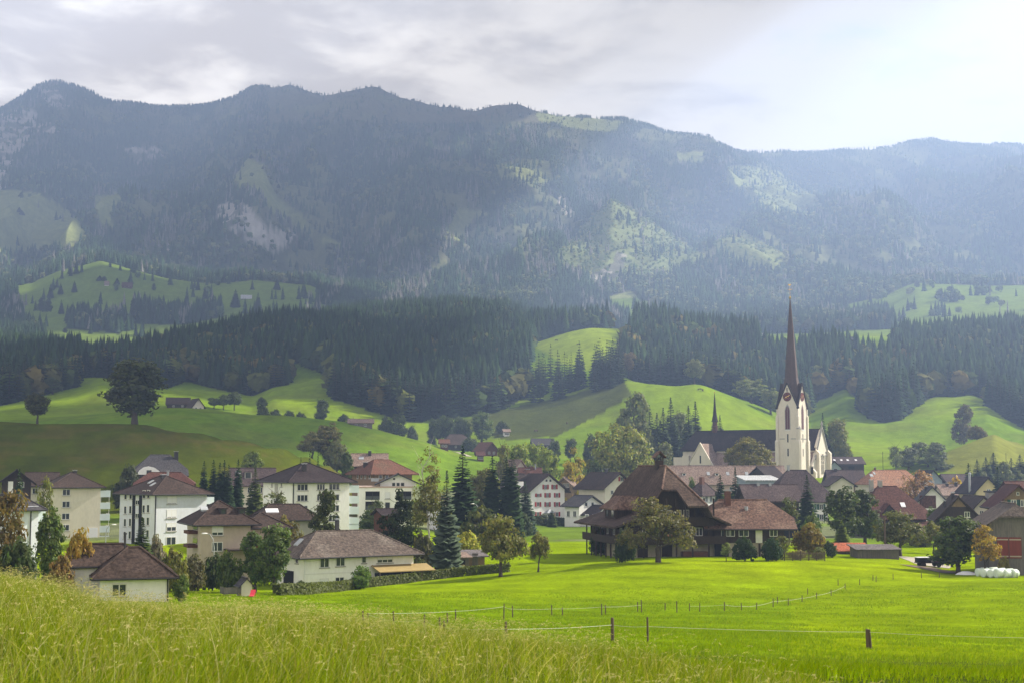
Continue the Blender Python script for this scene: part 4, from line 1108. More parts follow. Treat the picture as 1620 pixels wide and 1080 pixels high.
# ================================================================== the big half-hipped farmhouse
D0 = 212
H = House('big_farmhouse', 'huge old timber farmhouse with sweeping half-hipped roof and lower tiled wing, by the field', 'farmhouse', 990, D0, 13, w=14.6, l=19, eave=826, wall='wood', base=2.0)
c, sn = math.cos(H.th), math.sin(H.th)
W_, L_ = H.w, H.l
hE = H.h                                     # upper wall height at the long sides
kh = 4.6
HR = H.zp(736, W_ / 2, 2)                    # ridge height
e = 2.3                                      # eave overhang
zk, xk = hE + 1.1, 2.6                       # kink of the flared eave
ze = hE - .55
tclip = .52; tlow = .20
def rx(t): return xk + (W_ / 2 - xk) * t
def rz(t): return zk + (HR - zk) * t
y0, y1 = -1.6, L_ + 1.8
q_ = kh / (HR - rz(tclip))
def hy(z): return y0 + kh - (HR - z) * q_     # the front hip plane
th_ = .28
ylow = hy(rz(tlow))
polys = []
XR = lambda x: W_ - x
lo = [(-e, y0, ze), (-e, y1, ze), (xk, y1, zk), (xk, y0, zk)]
up_ = [(xk, y0, zk), (xk, y1, zk), (rx(tclip), y1, rz(tclip)), (W_ / 2, y1 - kh, HR), (W_ / 2, y0 + kh, HR), (rx(tclip), y0, rz(tclip))]
polys += [lo[::-1], up_[::-1]]
lo = [(XR(-.5), ylow + .9, ze + .35), (XR(-e), y1, ze), (XR(xk), y1, zk), (XR(xk), ylow + .3, zk)]
up_ = [(XR(xk), ylow + .3, zk), (XR(xk), y1, zk), (XR(rx(tclip)), y1, rz(tclip)), (W_ / 2, y1 - kh, HR), (W_ / 2, y0 + kh, HR), (XR(rx(tlow)), ylow, rz(tlow))]
polys += [lo, up_]
xs1, xs2 = W_ * .5, W_ * .55
polys.append([(rx(tclip), y0, rz(tclip)), (xs1, y0, rz(tclip)), (xs2, ylow, rz(tlow)), (XR(rx(tlow)), ylow, rz(tlow)), (W_ / 2, y0 + kh, HR)])
polys.append([(XR(rx(tclip)), y1, rz(tclip)), (rx(tclip), y1, rz(tclip)), (W_ / 2, y1 - kh, HR)])
m = MB(); m.sheet(polys, th_); H.roof = m.build('roof', RF['barn'], H.root)
m = MB(); m.tube([(W_ / 2, y0 + kh, HR), (W_ / 2, y1 - kh, HR)], .16, 6)
m.tube([(W_ / 2, y0 + kh, HR), (rx(tclip), y0, rz(tclip))], .15, 6); m.tube([(W_ / 2, y0 + kh, HR), (XR(rx(tlow)), ylow, rz(tlow))], .15, 6)
m.build('ridge_cap', RF['barn'], H.roof)
# lower plastered storey and timber upper storey with the clipped gable
zs = H.zp(858)
m = MB(); m.box(.25, W_ - .25, .25, L_ - .25, -2, zs - .003); H.part('lower_wall', m, WL['stone'])
g = []
prof = [(0, zs), (W_, zs), (W_, hE + .05), (W_ - xk, zk - th_ - .05), (W_ - rx(tclip), rz(tclip) - th_ - .05), (rx(tclip), rz(tclip) - th_ - .05), (xk, zk - th_ - .05), (0, hE + .05)]
m = MB(); m.poly([(x, 0, z) for x, z in prof]); m.poly([(x, L_, z) for x, z in prof][::-1])
for i in (0, 1, 7):
    a, b = prof[i], prof[(i + 1) % 8]; m.poly([(a[0], 0, a[1]), (a[0], L_, a[1]), (b[0], L_, b[1]), (b[0], 0, b[1])])
H.part('upper_wall', m, WL['wood'])
# weatherboard under the hip on the gable side, galleries with balustrades
m = MB(); m.box(1.2, W_ - 1.2, -1.5, -.003, zs + 2.45, zs + 2.62); m.box(1.2, W_ - 1.2, -1.56, -1.48, zs + 2.62, zs + 3.75); o = H.part('upper_gallery', m, WL['wood'])
m = MB()
for i in range(9): m.box(1.3 + i * (W_ - 2.8) / 8, 1.5 + i * (W_ - 2.8) / 8, -1.5, -1.3, zs + 3.75, rz(.34))
each_box('post', m, WL['wood'], o)
m = MB(); m.box(-.6, W_ + .4, -1.8, -.003, zs - .25, zs - .06); m.box(-.6, W_ + .4, -1.86, -1.78, zs - .06, zs + .95); o = H.part('lower_gallery', m, WL['wood'])
m = MB()
for i in range(7): m.box(-.5 + i * (W_ + .6) / 6, -.3 + i * (W_ + .6) / 6, -1.8, -1.6, -1.5, zs + 2.4)
each_box('post', m, WL['wood'], o)
m = MB(); m.box(-1.6, -.003, -.6, L_ - 1, zs - .25, zs - .06); m.box(-1.66, -1.58, -.6, L_ - 1, zs - .06, zs + .9); o = H.part('side_gallery', m, WL['wood'])
m = MB()
for i in range(7): m.box(-1.6, -1.42, .2 + i * 2.6, .38 + i * 2.6, -1.5, hE - .6)
each_box('post', m, WL['wood'], o)
bxm = (0, W_, 0, L_)
for u in (5.4, 6.6, 8.2, 9.4): H.window('R', u, zs + 3.55, w=.9, h=1.25, n=1, sill=False)
for u in (3, 5.2, 9, 11.4): H.window('R', u, zs + .9, w=1.1, h=1.25, n=2, sill=False)
for u in (2.5, 6, 9.5, 13): H.window('L', u, zs + .9, w=1.0, h=1.2, n=2, sill=False)
for u in (2.6, 6.4): 
    m = MB(); m.box(u - .8, u + .8, .18, .247, .1, 1.9); H.part('stable_door', m, WL['wood'])
m = MB()
for i in range(5): m.box(.17, .247, 1.6 + 3.4 * i, 2.2 + 3.4 * i, -.5, zs - .3)
each_box('timber_pier', m, WL['wood'], H.root)
m = MB(); m.box(8.5, 12.5, -1.0, .1, -.1, .9); H.part('log_stack', m, surf('split_logs', (.16, .075, .05), (.09, .045, .03), scale=6, rough=.95))
m = MB()
for u in (5.9, 6.5, 7.1): m.lathe([(.05, zs + .96), (.2, zs + 1.0), (.22, zs + 1.2), (.1, zs + 1.35)], 7, (u, -1.7))
H.part('flowers', m, surf('geraniums', (.5, .03, .04), (.6, .5, .5), scale=14))
# side dormer (large hipped) on the left slope
xd = .0; ya, yb = 6.0, 11.5
m = MB(); m.box(.2, 4.2, ya, yb, ze + .4, ze + 2.7); o = H.part('side_dormer', m, WL['wood'])
m = MB(); zt = ze + 2.75
m.sheet([[(-.5, yb + .8, zt - .3), (-.5, ya - .8, zt - .3), (1.6, ya + .9, zt + 1.6), (1.6, yb - .9, zt + 1.6)][::1], [(-.5, ya - .8, zt - .3), (4.2, ya - .8, zt - .3), (4.6, ya + .9, zt + 1.6), (1.6, ya + .9, zt + 1.6)], [(4.2, yb + .8, zt - .3), (-.5, yb + .8, zt - .3), (1.6, yb - .9, zt + 1.6), (4.6, yb - .9, zt + 1.6)]], .22); m.build('dormer_roof', RF['barn'], o)
m = MB(); m.box(.14, .197, ya + .8, ya + 1.9, ze + 1.2, ze + 2.2); m.box(.14, .197, yb - 1.9, yb - .8, ze + 1.2, ze + 2.2); m.build('window', M_glass, o)
# ridge bell turret
H.roof.data.materials[0] = RF['farm']
yt = y0 + kh + 3.2
m = MB(); m.box(W_ / 2 - .55, W_ / 2 + .55, yt - .55, yt + .55, HR - .6, HR + .8)
for i in (-1, 1):
    for j in (-1, 1): m.box(W_ / 2 + i * .48 - .07, W_ / 2 + i * .48 + .07, yt + j * .48 - .07, yt + j * .48 + .07, HR + .8, HR + 1.45)
o = m.build('bell_turret', WL['wood'], H.roof)
m = MB(); m.sheet([[(W_ / 2 - .9, yt - .9, HR + 1.35), (W_ / 2 - .9, yt + .9, HR + 1.35), (W_ / 2, yt + .9, HR + 2.25), (W_ / 2, yt - .9, HR + 2.25)][::-1], [(W_ / 2 + .9, yt - .9, HR + 1.35), (W_ / 2 + .9, yt + .9, HR + 1.35), (W_ / 2, yt + .9, HR + 2.25), (W_ / 2, yt - .9, HR + 2.25)]], .16); m.build('turret_roof', RF['barn'], o)
m = MB(); m.lathe([(.24, HR + .9), (.2, HR + 1.0), (.14, HR + 1.25), (.05, HR + 1.3)], 10, (W_ / 2, yt)); m.build('bell', M_gutter, o)
# lower wing to the right with half-hipped roof
wx0, wx1 = W_ - 2.5, W_ + 14.2
wy0, wy1 = .8, 10.5
hW = H.zp(833, W_ + 6, 0); 
H.wall = WL['wood']
# wing runs parallel to the picture: its own frame, parented to the same house
WF = House('farm_wing', 'x', 'x', 1141, 214.5, 2, pxr=1239, l=9.5, eave=835, wall='wood', base=2)
for k in ('label', 'category'):
    del WF.root[k]
WF.block('half', 'x', ridge=792, ov=1.5, mat='barn', f=.62, k=3.2, gov=1.7, wname='upper_wall', rname='wing_roof', z0=WF.zp(858), box=(-1.2, WF.w, 0, WF.l))
m = MB(); m.box(-.5, WF.w - .25, .25, WF.l - .25, -2, WF.zp(858) - .003); WF.part('lower_wall', m, WL['stone'])
for px, w_ in ((1146, 1.25), (1154.5, 1.25), (1175, 1.5), (1222, 1.2)): WF.winpx('R', px, 841, w=w_, h=1.3, n=2, sill=False)
m = MB(); u = WF.ubypx('R', 1199); WF.fbox(m, 'R', u - .5, u + .5, WF.zp(858), WF.zp(836), 0, .08); WF.part('white_door', m, M_frame)
m = MB(); u = WF.ubypx('R', 1146); WF.fbox(m, 'R', u - 1.6, u + .5, -.5, WF.zp(860), -.2, -.1); WF.part('gateway', m, M_dark)
m = MB()
for px in (1172, 1200, 1216): 
    u = WF.ubypx('R', px); WF.fbox(m, 'R', u - .12, u + .12, -.5, WF.zp(859), -.249, -.02)
each_box('timber_pier', m, WL['wood'], WF.root)
u = WF.ubypx('R', 1158); WF.bx = (-1.2, WF.w, 0, WF.l)
WF.chimney(u, 3.9, top=1.9, w=.85, mat=M_brick)
m = MB(); m.tube([(WF.ubypx('R', 1185), 2.6, WF.roofz(0, 2.6) - .2), (WF.ubypx('R', 1185), 2.6, WF.roofz(0, 2.6) + .5)], .28, 8); WF.part('roof_vent', m, M_copper, WF.roof)
bpy.context.view_layer.update()
for ch in list(WF.root.children):
    mw = WF.root.matrix_basis.copy(); ch.parent = H.root; ch.matrix_parent_inverse = H.root.matrix_basis.inverted() @ mw
bpy.data.objects.remove(WF.root)

# ================================================================== right part
H = House('barn', 'long dark barn with a row of pale roof windows, right of the church', 'barn', 1308, 610, 4, pxr=1367, l=10, eave=734, wall='wood')
H.block('gable', 'x', ridge=723, ov=.8, mat='purple', th=.3)
for px in (1323, 1334, 1344, 1357): H.skylight(H.ubypx('R', px), 2.4, dx=.9, mat=M_white_blind)
m = MB(); u = H.ubypx('R', 1347); H.fbox(m, 'R', u - 1.3, u + 1.3, -.5, 2.6, 0, .05); H.part('door', m, M_dark)
H = House('house', 'small dark blue-grey roofed house with white verge right beside the church gable', 'house', 1309, 560, 6, pxr=1331, l=9, eave=742, wall='bluegrey')
H.block('gable', 'y', ridge=730, ov=.8, mat='dark', th=.3); H.window('R', 2.2, H.h - 1.8)
H = House('house', 'house with wide plain brown roof right of the church gable, behind the pale gable', 'house', 1316, 500, 4, pxr=1370, l=11, eave=770, wall='tanwood')
H.block('gable', 'x', ridge=744, ov=.8, mat='purple', th=.3); H.chimney(2.9, 5.2, top=.8, w=.8); H.winpx('R', 1340, 775, w=1.1); H.winpx('R', 1355, 775, w=1.1)
H = House('house', 'pale plastered gable house peeking above the dark leafy trees', 'house', 1313, 455, 2, pxr=1350, l=12, eave=769, wall='cream')
H.block('gable', 'y', ridge=754, ov=1.1, mat='brown', th=.3); H.winpx('R', 1345, 770, w=.8, h=1.0)
H = House('house', 'house with large bright orange half-hipped roof and cream wall', 'house', 1380, 470, 12, pxr=1462, l=13, eave=773, wall='cream')
H.block('half', 'x', ridge=744, ov=.8, mat='orange', f=.75, k=4); H.chimney(4.2, 6.6, top=.9, w=.5, mat=M_brick)
for px in (1392, 1410, 1430): H.winpx('R', px, 780, w=1.1, h=1.5)
H.winpx('L', 1376, 762, w=1.2, h=1.8)
H.skylight(1.8, 4.4, dx=1.1); H.skylight(3.2, 5.2, dx=.6)
H = House('farmhouse', 'wide farmhouse with dark red-brown hipped roof, two chimneys and one skylight', 'farmhouse', 1376, 312, 4, pxr=1463, l=14, eave=820, wall='wood')
H.block('half', 'x', ridge=770, ov=1.1, mat='maroon', f=.78, k=5)
H.chimney(2.6, 7.2, top=1.4, w=.85, mat=M_conc); H.chimney(4.6, 7.2, top=1.3, w=.85, mat=M_conc)
H.skylight(8.0, 2.3, dx=1.0, mat=M_white_blind)
m = MB(); xx = H.ubypx('R', 1405); zz_ = H.roofz(0, 1.2)
m.sheet([[(xx - 1.9, -.3, zz_ - .9), (xx, -.3, zz_ + 1.3), (xx, 4.2, zz_ + 1.6), (xx - 1.5, 3.6, zz_ + .6)], [(xx, -.3, zz_ + 1.3), (xx + 2.0, -.3, zz_ - .9), (xx + 1.5, 3.6, zz_ + .6), (xx, 4.2, zz_ + 1.6)]], .2); H.part('gable_dormer', m, RF['maroon'])
m = MB(); m.poly([(xx - 1.6, .1, zz_ - .8), (xx + 1.6, .1, zz_ - .8), (xx, .1, zz_ + 1.0)]); H.part('dormer_front', m, WL['wood'])
for px in (1390, 1408, 1426, 1444): H.winpx('R', px, 829, w=1.2, h=1.3)
H.block('mono', 'x', rise=.9, ov=.4, mat='maroon', box=(8.2, H.w + .2, -3.2, -.004), h=2.4, wname='annexe_wall', rname='annexe_roof', wall='redwood')
# roofs in the middle right
H = House('house', 'house with two-level grey roof, red-tiled front and a white wall strip', 'house', 1452, 362, -10, pxr=1496, l=11, eave=797, wall='white')
H.block('gable', 'y', ridge=770, ov=1.0, mat='slate', th=.3)
H.chimney(2.4, 5, top=.9, w=.7)
m = MB(); H.fbox(m, 'R', .2, H.w * .62, H.zp(803), H.zp(783), 0, .1); H.part('tiled_front', m, RF['maroon'])
H.winpx('R', 1489, 800, w=.8, h=.8)
H = House('house', 'beige house under a pale brown ridge roof with white chimney, left of a twin', 'house', 1447, 440, 3, pxr=1480, l=9, eave=784, wall='beige')
H.block('gable', 'x', ridge=764, ov=.7, mat='tan', th=.3); H.chimney(5, 4.2, top=.7, w=1.2, mat=M_frame); H.winpx('R', 1456, 789, w=1); H.winpx('R', 1470, 789, w=1)
H = House('house', 'beige house with broad brown-grey roof in front of the cream gable', 'house', 1493, 425, 3, pxr=1540, l=10, eave=784, wall='beige')
H.block('gable', 'x', ridge=767, ov=.7, mat='tan', th=.3); H.chimney(2.4, 4.2, top=.8, w=.7); H.chimney(5.1, 4.2, top=1.1, w=.7); H.winpx('R', 1505, 789, w=1); H.winpx('R', 1522, 789, w=1)
H = House('house', 'tall cream-yellow gable house with steep brown roof and a steel flue, by the dark fir', 'house', 1543, 410, 4, pxr=1580, l=13, eave=780, wall='yellow')
H.block('gable', 'y', ridge=755, ov=1.2, mat='dark', th=.3)
H.winpx('R', 1563, 776, w=1.2, h=1.1); H.winpx('R', 1562, 783, w=1.2, h=1.2)
m = MB(); m.tube([(-.6, 3, H.h - 1), (-.6, 3, H.h + 4.6)], .35, 10); m.lathe([(.45, H.h + 4.5), (.45, H.h + 4.9), (.1, H.h + 5.1)], 10, (-.6, 3)); H.part('steel_flue', m, M_copper)
H = House('house', 'low house with dark brown roof and cream wall squeezed behind the big barn roof', 'house', 1540, 332, 2, pxr=1568, l=12, eave=806, wall='cream')
H.block('gable', 'y', ridge=785, ov=1.0, mat='brown', th=.3)
m = MB(); m.box(H.w - .4, H.w + 1.6, 1, 3.2, 2, H.h + 3.2); H.part('chimney', m, M_conc, H.roof)
m = MB(); m.box(H.w - .7, H.w + 1.9, .7, 3.5, H.h + 3.25, H.h + 3.6); H.part('chimney_cap', m, M_gutter, H.roof)
H.window('R', 1.6, H.h - 2.2, w=.9)
H = House('house', 'pale house with brown roof in the gap behind the beige houses', 'house', 1500, 520, 10, pxr=1535, l=10, eave=765, wall='grey')
H.block('gable', 'x', ridge=750, ov=.8, mat='purple'); H.window('R', 3, H.h - 2)
H = House('house', 'house with dark roof half behind the orange-leaved tree', 'house', 1462, 520, 4, pxr=1490, l=14, eave=762, wall='bluegrey')
H.block('gable', 'y', ridge=744, ov=.9, mat='dark'); H.window('R', 3, H.h - 2)
H = House('chalet', 'dark brown wooden chalet with reddish gable roof and one small white window', 'chalet', 1485, 262, -11, pxr=1545, l=12, eave=822, wall='wood')
H.block('gable', 'y', ridge=785, ov=1.1, mat='brown', th=.25, gov=.9)
H.winpx('R', 1528, 813, w=.95, h=1.0, n=2, trim=M_frame); H.chimney(1.2, 3.2, top=1.1, w=.4); H.chimney(2.9, 5, top=.9, w=.55)
m = MB(); zz_ = H.h + H.rise; m.poly([(H.w / 2 - 1.3, -.06, zz_ - 1.7), (H.w / 2 + 1.3, -.06, zz_ - 1.7), (H.w / 2, -.06, zz_ - .1)]); m.poly([(H.w / 2 - 1.3, -.02, zz_ - 1.7), (H.w / 2 + 1.3, -.02, zz_ - 1.7), (H.w / 2, -.02, zz_ - .1)][::-1]); H.part('gable_board', m, WL['tanwood'])
H = House('chalet', 'tan wooden chalet with red roof, green shutters and dark balcony at the rightmost edge', 'chalet', 1578, 262, -9, pxr=1642, l=12, eave=803, wall='tanwood')
H.block('gable', 'y', ridge=768, ov=1.2, mat='maroon', th=.3, gov=1.2)
H.winpx('R', 1602, 795, w=1.0, h=1.25, shut=M_green); H.winpx('R', 1617, 795, w=1.0, h=1.25, shut=M_green); H.winpx('R', 1609, 780, w=.5, h=.6, n=1)
m = MB(); H.fbox(m, 'R', -.5, H.w + .5, H.zp(813), H.zp(806), 0, 1.1); H.part('balcony', m, WL['wood'])
H = House('house', 'plain dark red roof rising behind the tan chalet', 'house', 1606, 320, 5, pxr=1660, l=9, eave=785, wall='beige')
H.block('gable', 'x', ridge=762, ov=.8, mat='maroon'); H.window('R', 3, H.h - 2)
# barn with the red doors
H = House('barn', 'weathered board barn with clipped gable and big red double door', 'barn', 1561, 192, -9, pxr=1652, l=12, eave=840, wall='greywood')
H.block('half', 'y', ridge=797, ov=2.0, gov=1.0, mat='grey', f=.42, k=1.6, th=.2)
for i, (a, b) in enumerate(((1573.5, 1591.5), (1592.5, 1612))):
    m = MB(); u0, u1 = H.ubypx('R', a), H.ubypx('R', b); H.fbox(m, 'R', u0, u1, H.zp(882), H.zp(849), 0, .1); o = H.part('barn_door', m, WL['reddoor'])
    m = MB()
    for py in (852.5, 879): H.fbox(m, 'R', u0 + .05, u1 - .05, H.zp(py) - .09, H.zp(py) + .09, .1, .14)
    m.build('cross_bar', surf('pale_batten', (.4, .34, .27)), o)
m = MB(); u0 = H.ubypx('R', 1618); H.fbox(m, 'R', u0, u0 + 1.6, 0, 2.1, 0, .05); H.part('side_door', m, M_dark)
# two low sheds by the garden
H = House('shed', 'low shed with rusty orange sheet roof next to the fenced garden', 'shed', 1322, 224, 4, pxr=1376, l=4, eave=871, wall='greywood', base=1)
H.block('mono', 'x', rise=.9, ov=.35, mat='rust', th=.1)
m = MB(); H.fbox(m, 'R', .4, 2.6, -.2, H.h - .35, 0, .04); H.part('opening', m, M_dark)
H = House('shed', 'grey board shed with felt lean-to roof at the field edge', 'shed', 1354, 213, 3, pxr=1419, l=4, eave=869, wall='greywood', base=1)
H.block('mono', 'x', rise=.45, ov=.4, mat='felt', th=.12)
m = MB()
for u in np.linspace(.4, H.w - .4, 13): H.fbox(m, 'R', u - .03, u + .03, -.5, H.h - .15, 0, .04)
H.part('cover_strip', m, WL['greywood'])
# ================================================================== church
H = House('church', 'white parish church with slender dark spire, clock tower and long dark nave roof', 'church', 1285, 548, 54, w=18.5, l=60, h=12.6, wall='church', zb=-4.4, base=4)
def zc(py, y=552): return zof(py, y) - H.z
HRn = zc(678, 556)
NW, NL = H.w, H.l
aisle = 4.6
hm = zc(706, 556); ha = zc(738, 552)
# nave walls, aisle walls, gable front
m = MB(); m.box(aisle, NW - aisle, 0, NL - 1, -4, hm - .05)
m.poly([(aisle, 0, hm - .04), (NW - aisle, 0, hm - .04), (NW / 2, 0, HRn - .4)]); m.poly([(aisle, .5, hm - .04), (NW - aisle, .5, hm - .04), (NW / 2, .5, HRn - .4)][::-1])
prof_ = [(0, -4), (NW, -4), (NW, ha + .6), (NW - aisle + .3, hm - 2.2), (NW - aisle + .3, hm), (NW / 2, HRn), (aisle - .3, hm), (aisle - .3, hm - 2.2), (0, ha + .6)]
m.poly([(x, -.06, z) for x, z in prof_]); m.poly([(x, .9, z) for x, z in prof_][::-1])
for i in range(len(prof_)):
    a, b = prof_[i], prof_[(i + 1) % len(prof_)]; m.poly([(b[0], -.06, b[1]), (a[0], -.06, a[1]), (a[0], .9, a[1]), (b[0], .9, b[1])])
m.box(0, aisle - .003, 1.2, NL - 8, -4, ha); m.box(NW - aisle + .003, NW, 1.2, NL - 8, -4, ha)
H.part('wall', m, WL['church'])
# stepped gable parapet of the lit front with corner buttresses
m = MB(); t = .55
m.sheet([[(aisle - 2.2, -.5, hm - 4.6), (aisle - 2.2, .3, hm - 4.6), (NW / 2, .3, HRn + .9), (NW / 2, -.5, HRn + .9)][::-1], [(NW - aisle + 2.2, -.5, hm - 4.6), (NW - aisle + 2.2, .3, hm - 4.6), (NW / 2, .3, HRn + .9), (NW / 2, -.5, HRn + .9)]], t); H.part('gable_coping', m, M_stonetrim)
m = MB(); m.lathe([(.28, HRn + .5), (.28, HRn + 1.7), (.5, HRn + 1.8), (.05, HRn + 3.2)], 6, (NW / 2, -.1)); H.part('finial', m, M_stonetrim)
m = MB()
for xx in (aisle - .6, NW - aisle + .6, .5, NW - .5):
    top = hm - 1 if aisle - 1 < xx < NW - aisle + 1 else ha - .5
    m.box(xx - .7, xx + .7, -1.5, 1.1, -4, top - 1.5); m.poly([(xx - .7, -1.5, top - 1.5), (xx + .7, -1.5, top - 1.5), (xx + .7, -.02, top), (xx - .7, -.02, top)])
    m.poly([(xx - .7, -1.5, top - 1.5), (xx - .7, -.02, top), (xx - .7, -.02, top - 1.5)]); m.poly([(xx + .7, -1.5, top - 1.5), (xx + .7, -.02, top - 1.5), (xx + .7, -.02, top)])
H.part('buttress', m, WL['church'])
m = MB()
m.poly([(NW / 2 + 1.9 * math.cos(a), -.12, 7.2 + 2.6 * math.sin(a)) for a in np.linspace(0, math.pi, 12)] + [(NW / 2 - 1.9, -.12, 2.2), (NW / 2 + 1.9, -.12, 2.2)])
o = H.part('window', m, M_glass)
m = MB()
for i in range(-2, 3): m.box(NW / 2 + i * .8 - .09, NW / 2 + i * .8 + .09, -.24, -.125, 2.2, 9.4 - abs(i) * .5)
m.tube([(NW / 2 + 2.05 * math.cos(a), -.16, 7.2 + 2.8 * math.sin(a)) for a in np.linspace(0, math.pi, 14)], .16, 5)
for cx_ in (-.9, .9): m.tube([(NW / 2 + cx_ + .8 * math.cos(a), -.15, 6.6 + .9 * math.sin(a)) for a in np.linspace(0, 2 * math.pi, 12)], .09, 4)
m.build('tracery', WL['church'], o)
for xx in (aisle + 1.0, NW - aisle - 1.0):
    m = MB(); m.poly([(xx + .45 * math.cos(a), -.12, hm - 2.2 + .45 * math.sin(a)) for a in np.linspace(0, 2 * math.pi, 10, endpoint=False)]); H.part('round_window', m, M_glass)
m = MB(); m.box(aisle + .02, NW - aisle - .02, -.35, -.063, hm - 3.6, hm - 3.3); H.part('string_course', m, M_stonetrim)
# nave roof: gable at the front, hipped at the far left end
m = MB(); ov = .8
sl = (HRn - hm) / (NW / 2 - aisle); ez = hm - sl * ov
x0, x1 = aisle - ov, NW - aisle + ov
m.sheet([[(x0, .4, ez), (NW / 2, .4, HRn), (NW / 2, NL - 4.5, HRn), (x0, NL, ez)], [(x1, NL, ez), (NW / 2, NL - 4.5, HRn), (NW / 2, .4, HRn), (x1, .4, ez)], [(x0, NL, ez), (NW / 2, NL - 4.5, HRn), (x1, NL, ez)]], .3)
H.roof = H.part('roof', m, RF['dark'])
m = MB(); m.tube([(NW / 2, .6, HRn), (NW / 2, NL - 4.5, HRn)], .2, 6); m.build('ridge_cap', RF['dark'], H.roof)
m = MB()
for y in (12, 20, 28, 36): m.sheet([[(x0 + 1.6, y - .7, ez + 1.7 * sl + .15), (x0 + 2.6, y, ez + 2.9 * sl + .2), (x0 + 2.6, y + 1.4, ez + 2.9 * sl + .2)]], .3)
m.build('vent', RF['dark'], H.roof)
# aisle roofs
for s2 in (0, 1):
    X = (lambda x: x) if s2 == 0 else (lambda x: NW - x)
    q = [(X(-.7), 1.0, ha - .4), (X(aisle - .02), 1.0, ez - .9), (X(aisle - .02), NL - 8, ez - .9), (X(-.7), NL - 8, ha - .4)]
    m = MB(); m.sheet([q if s2 == 0 else q[::-1]], .25); H.part('aisle_roof', m, RF['tan'])
for y in (5, 24, 29, 34, 39, 44):
    m = MB(); m.box(aisle - .06, aisle - .003, y - .5, y + .5, ez - .75, hm - .8); H.part('clerestory_window', m, M_glass)
    m = MB(); m.box(-.06, -.003, y - .6, y + .6, .6, ha - .9); H.part('window', m, M_glass)
# side chapel gable near the choir
cy0, cy1 = 41.0, 51.0; ch_ = zc(733, 565); ct = zc(700, 565)
m = MB(); m.box(-4.4, aisle - .01, cy0, cy1, -4, ch_); ym = (cy0 + cy1) / 2
m.poly([(-4.4, cy1, ch_ + .003), (-4.4, cy0, ch_ + .003), (-4.4, ym, ct)]); m.poly([(-3.9, cy1, ch_ + .003), (-3.9, cy0, ch_ + .003), (-3.9, ym, ct)][::-1])
o = H.part('side_chapel', m, WL['church'])
m = MB(); m.sheet([[(-4.1, cy0 - .6, ch_ - .6), (-4.1, ym, ct - .1), (5.5, ym, ct - .1), (5.5, cy0 - .6, ch_ - .6)][::-1], [(-4.1, cy1 + .6, ch_ - .6), (5.5, cy1 + .6, ch_ - .6), (5.5, ym, ct - .1), (-4.1, ym, ct - .1)][::-1]], .25); m.build('chapel_roof', RF['tan'], o)
m = MB(); m.sheet([[(-4.75, cy0 - .9, ch_ - .7), (-4.75, ym, ct + .35), (-4.1, ym, ct + .35), (-4.1, cy0 - .9, ch_ - .7)], [(-4.75, cy1 + .9, ch_ - .7), (-4.1, cy1 + .9, ch_ - .7), (-4.1, ym, ct + .35), (-4.75, ym, ct + .35)]], .35); m.build('coping', WL['church'], o)
m = MB(); m.box(-4.46, -4.403, ym - .3, ym + .3, ch_ + .2, ch_ + 3.3); m.build('slit_window', M_dark, o)
m = MB(); m.box(-4.5, -4.403, cy0 + .05, cy1 - .05, ch_ - .7, ch_ - .45); m.build('string_course', M_stonetrim, o)
# choir buttress walls at the far left end
m = MB(); m.box(aisle + 1, NW - aisle - 1, NL - 1.003, NL + 4, -4, zc(722, 570)); m.box(.5, 2.0, NL - 6, NL - 3, -4, zc(720, 570)); H.part('choir', m, WL['church'])
m = MB(); m.box(aisle - .06, aisle - .003, NL - 6, NL - 4.8, 2, 8); H.part('window', m, M_glass)
# ridge turret (fleche)
yf = NL - 13.5; b = HRn - .8
m = MB(); m.lathe([(1.15, b), (1.15, b + 2.6), (1.0, b + 2.8), (1.0, b + 4.8)], 8, (NW / 2, yf)); o = H.part('ridge_turret', m, RF['maroon'])
m = MB(); m.lathe([(1.55, b + 4.5), (1.2, b + 5.3), (.8, b + 7.4), (.5, b + 10.4), (.25, b + 14.2), (.06, b + 16.2)], 8, (NW / 2, yf)); m.build('turret_spire', RF['dark'], o)
m = MB(); m.lathe([(.05, b + 16.1), (.22, b + 16.4), (.22, b + 16.6), (.03, b + 16.8)], 8, (NW / 2, yf)); m.build('gilded_ball', M_gold, o)

# ---- the tower: own square frame, standing before the left flank
ty0 = 1.6; tw = 8.2
tx1 = -.4; tx0 = tx1 - tw; ty1 = ty0 + tw + .4
zg0 = zc(640, 545); zg1 = zc(606, 545); zst = zc(693, 545)
m = MB(); m.box(tx0, tx1, ty0, ty1, -5, zg0)
# gables on the four sides
xm, ym = (tx0 + tx1) / 2, (ty0 + ty1) / 2
m.poly([(tx0, ty0, zg0 + .003), (tx1, ty0, zg0 + .003), (xm, ty0, zg1)]); m.poly([(tx1, ty1, zg0 + .003), (tx0, ty1, zg0 + .003), (xm, ty1, zg1)])
m.poly([(tx0, ty1, zg0 + .003), (tx0, ty0, zg0 + .003), (tx0, ym, zg1)]); m.poly([(tx1, ty0, zg0 + .003), (tx1, ty1, zg0 + .003), (tx1, ym, zg1)])
T = H.part('tower', m, WL['church'])
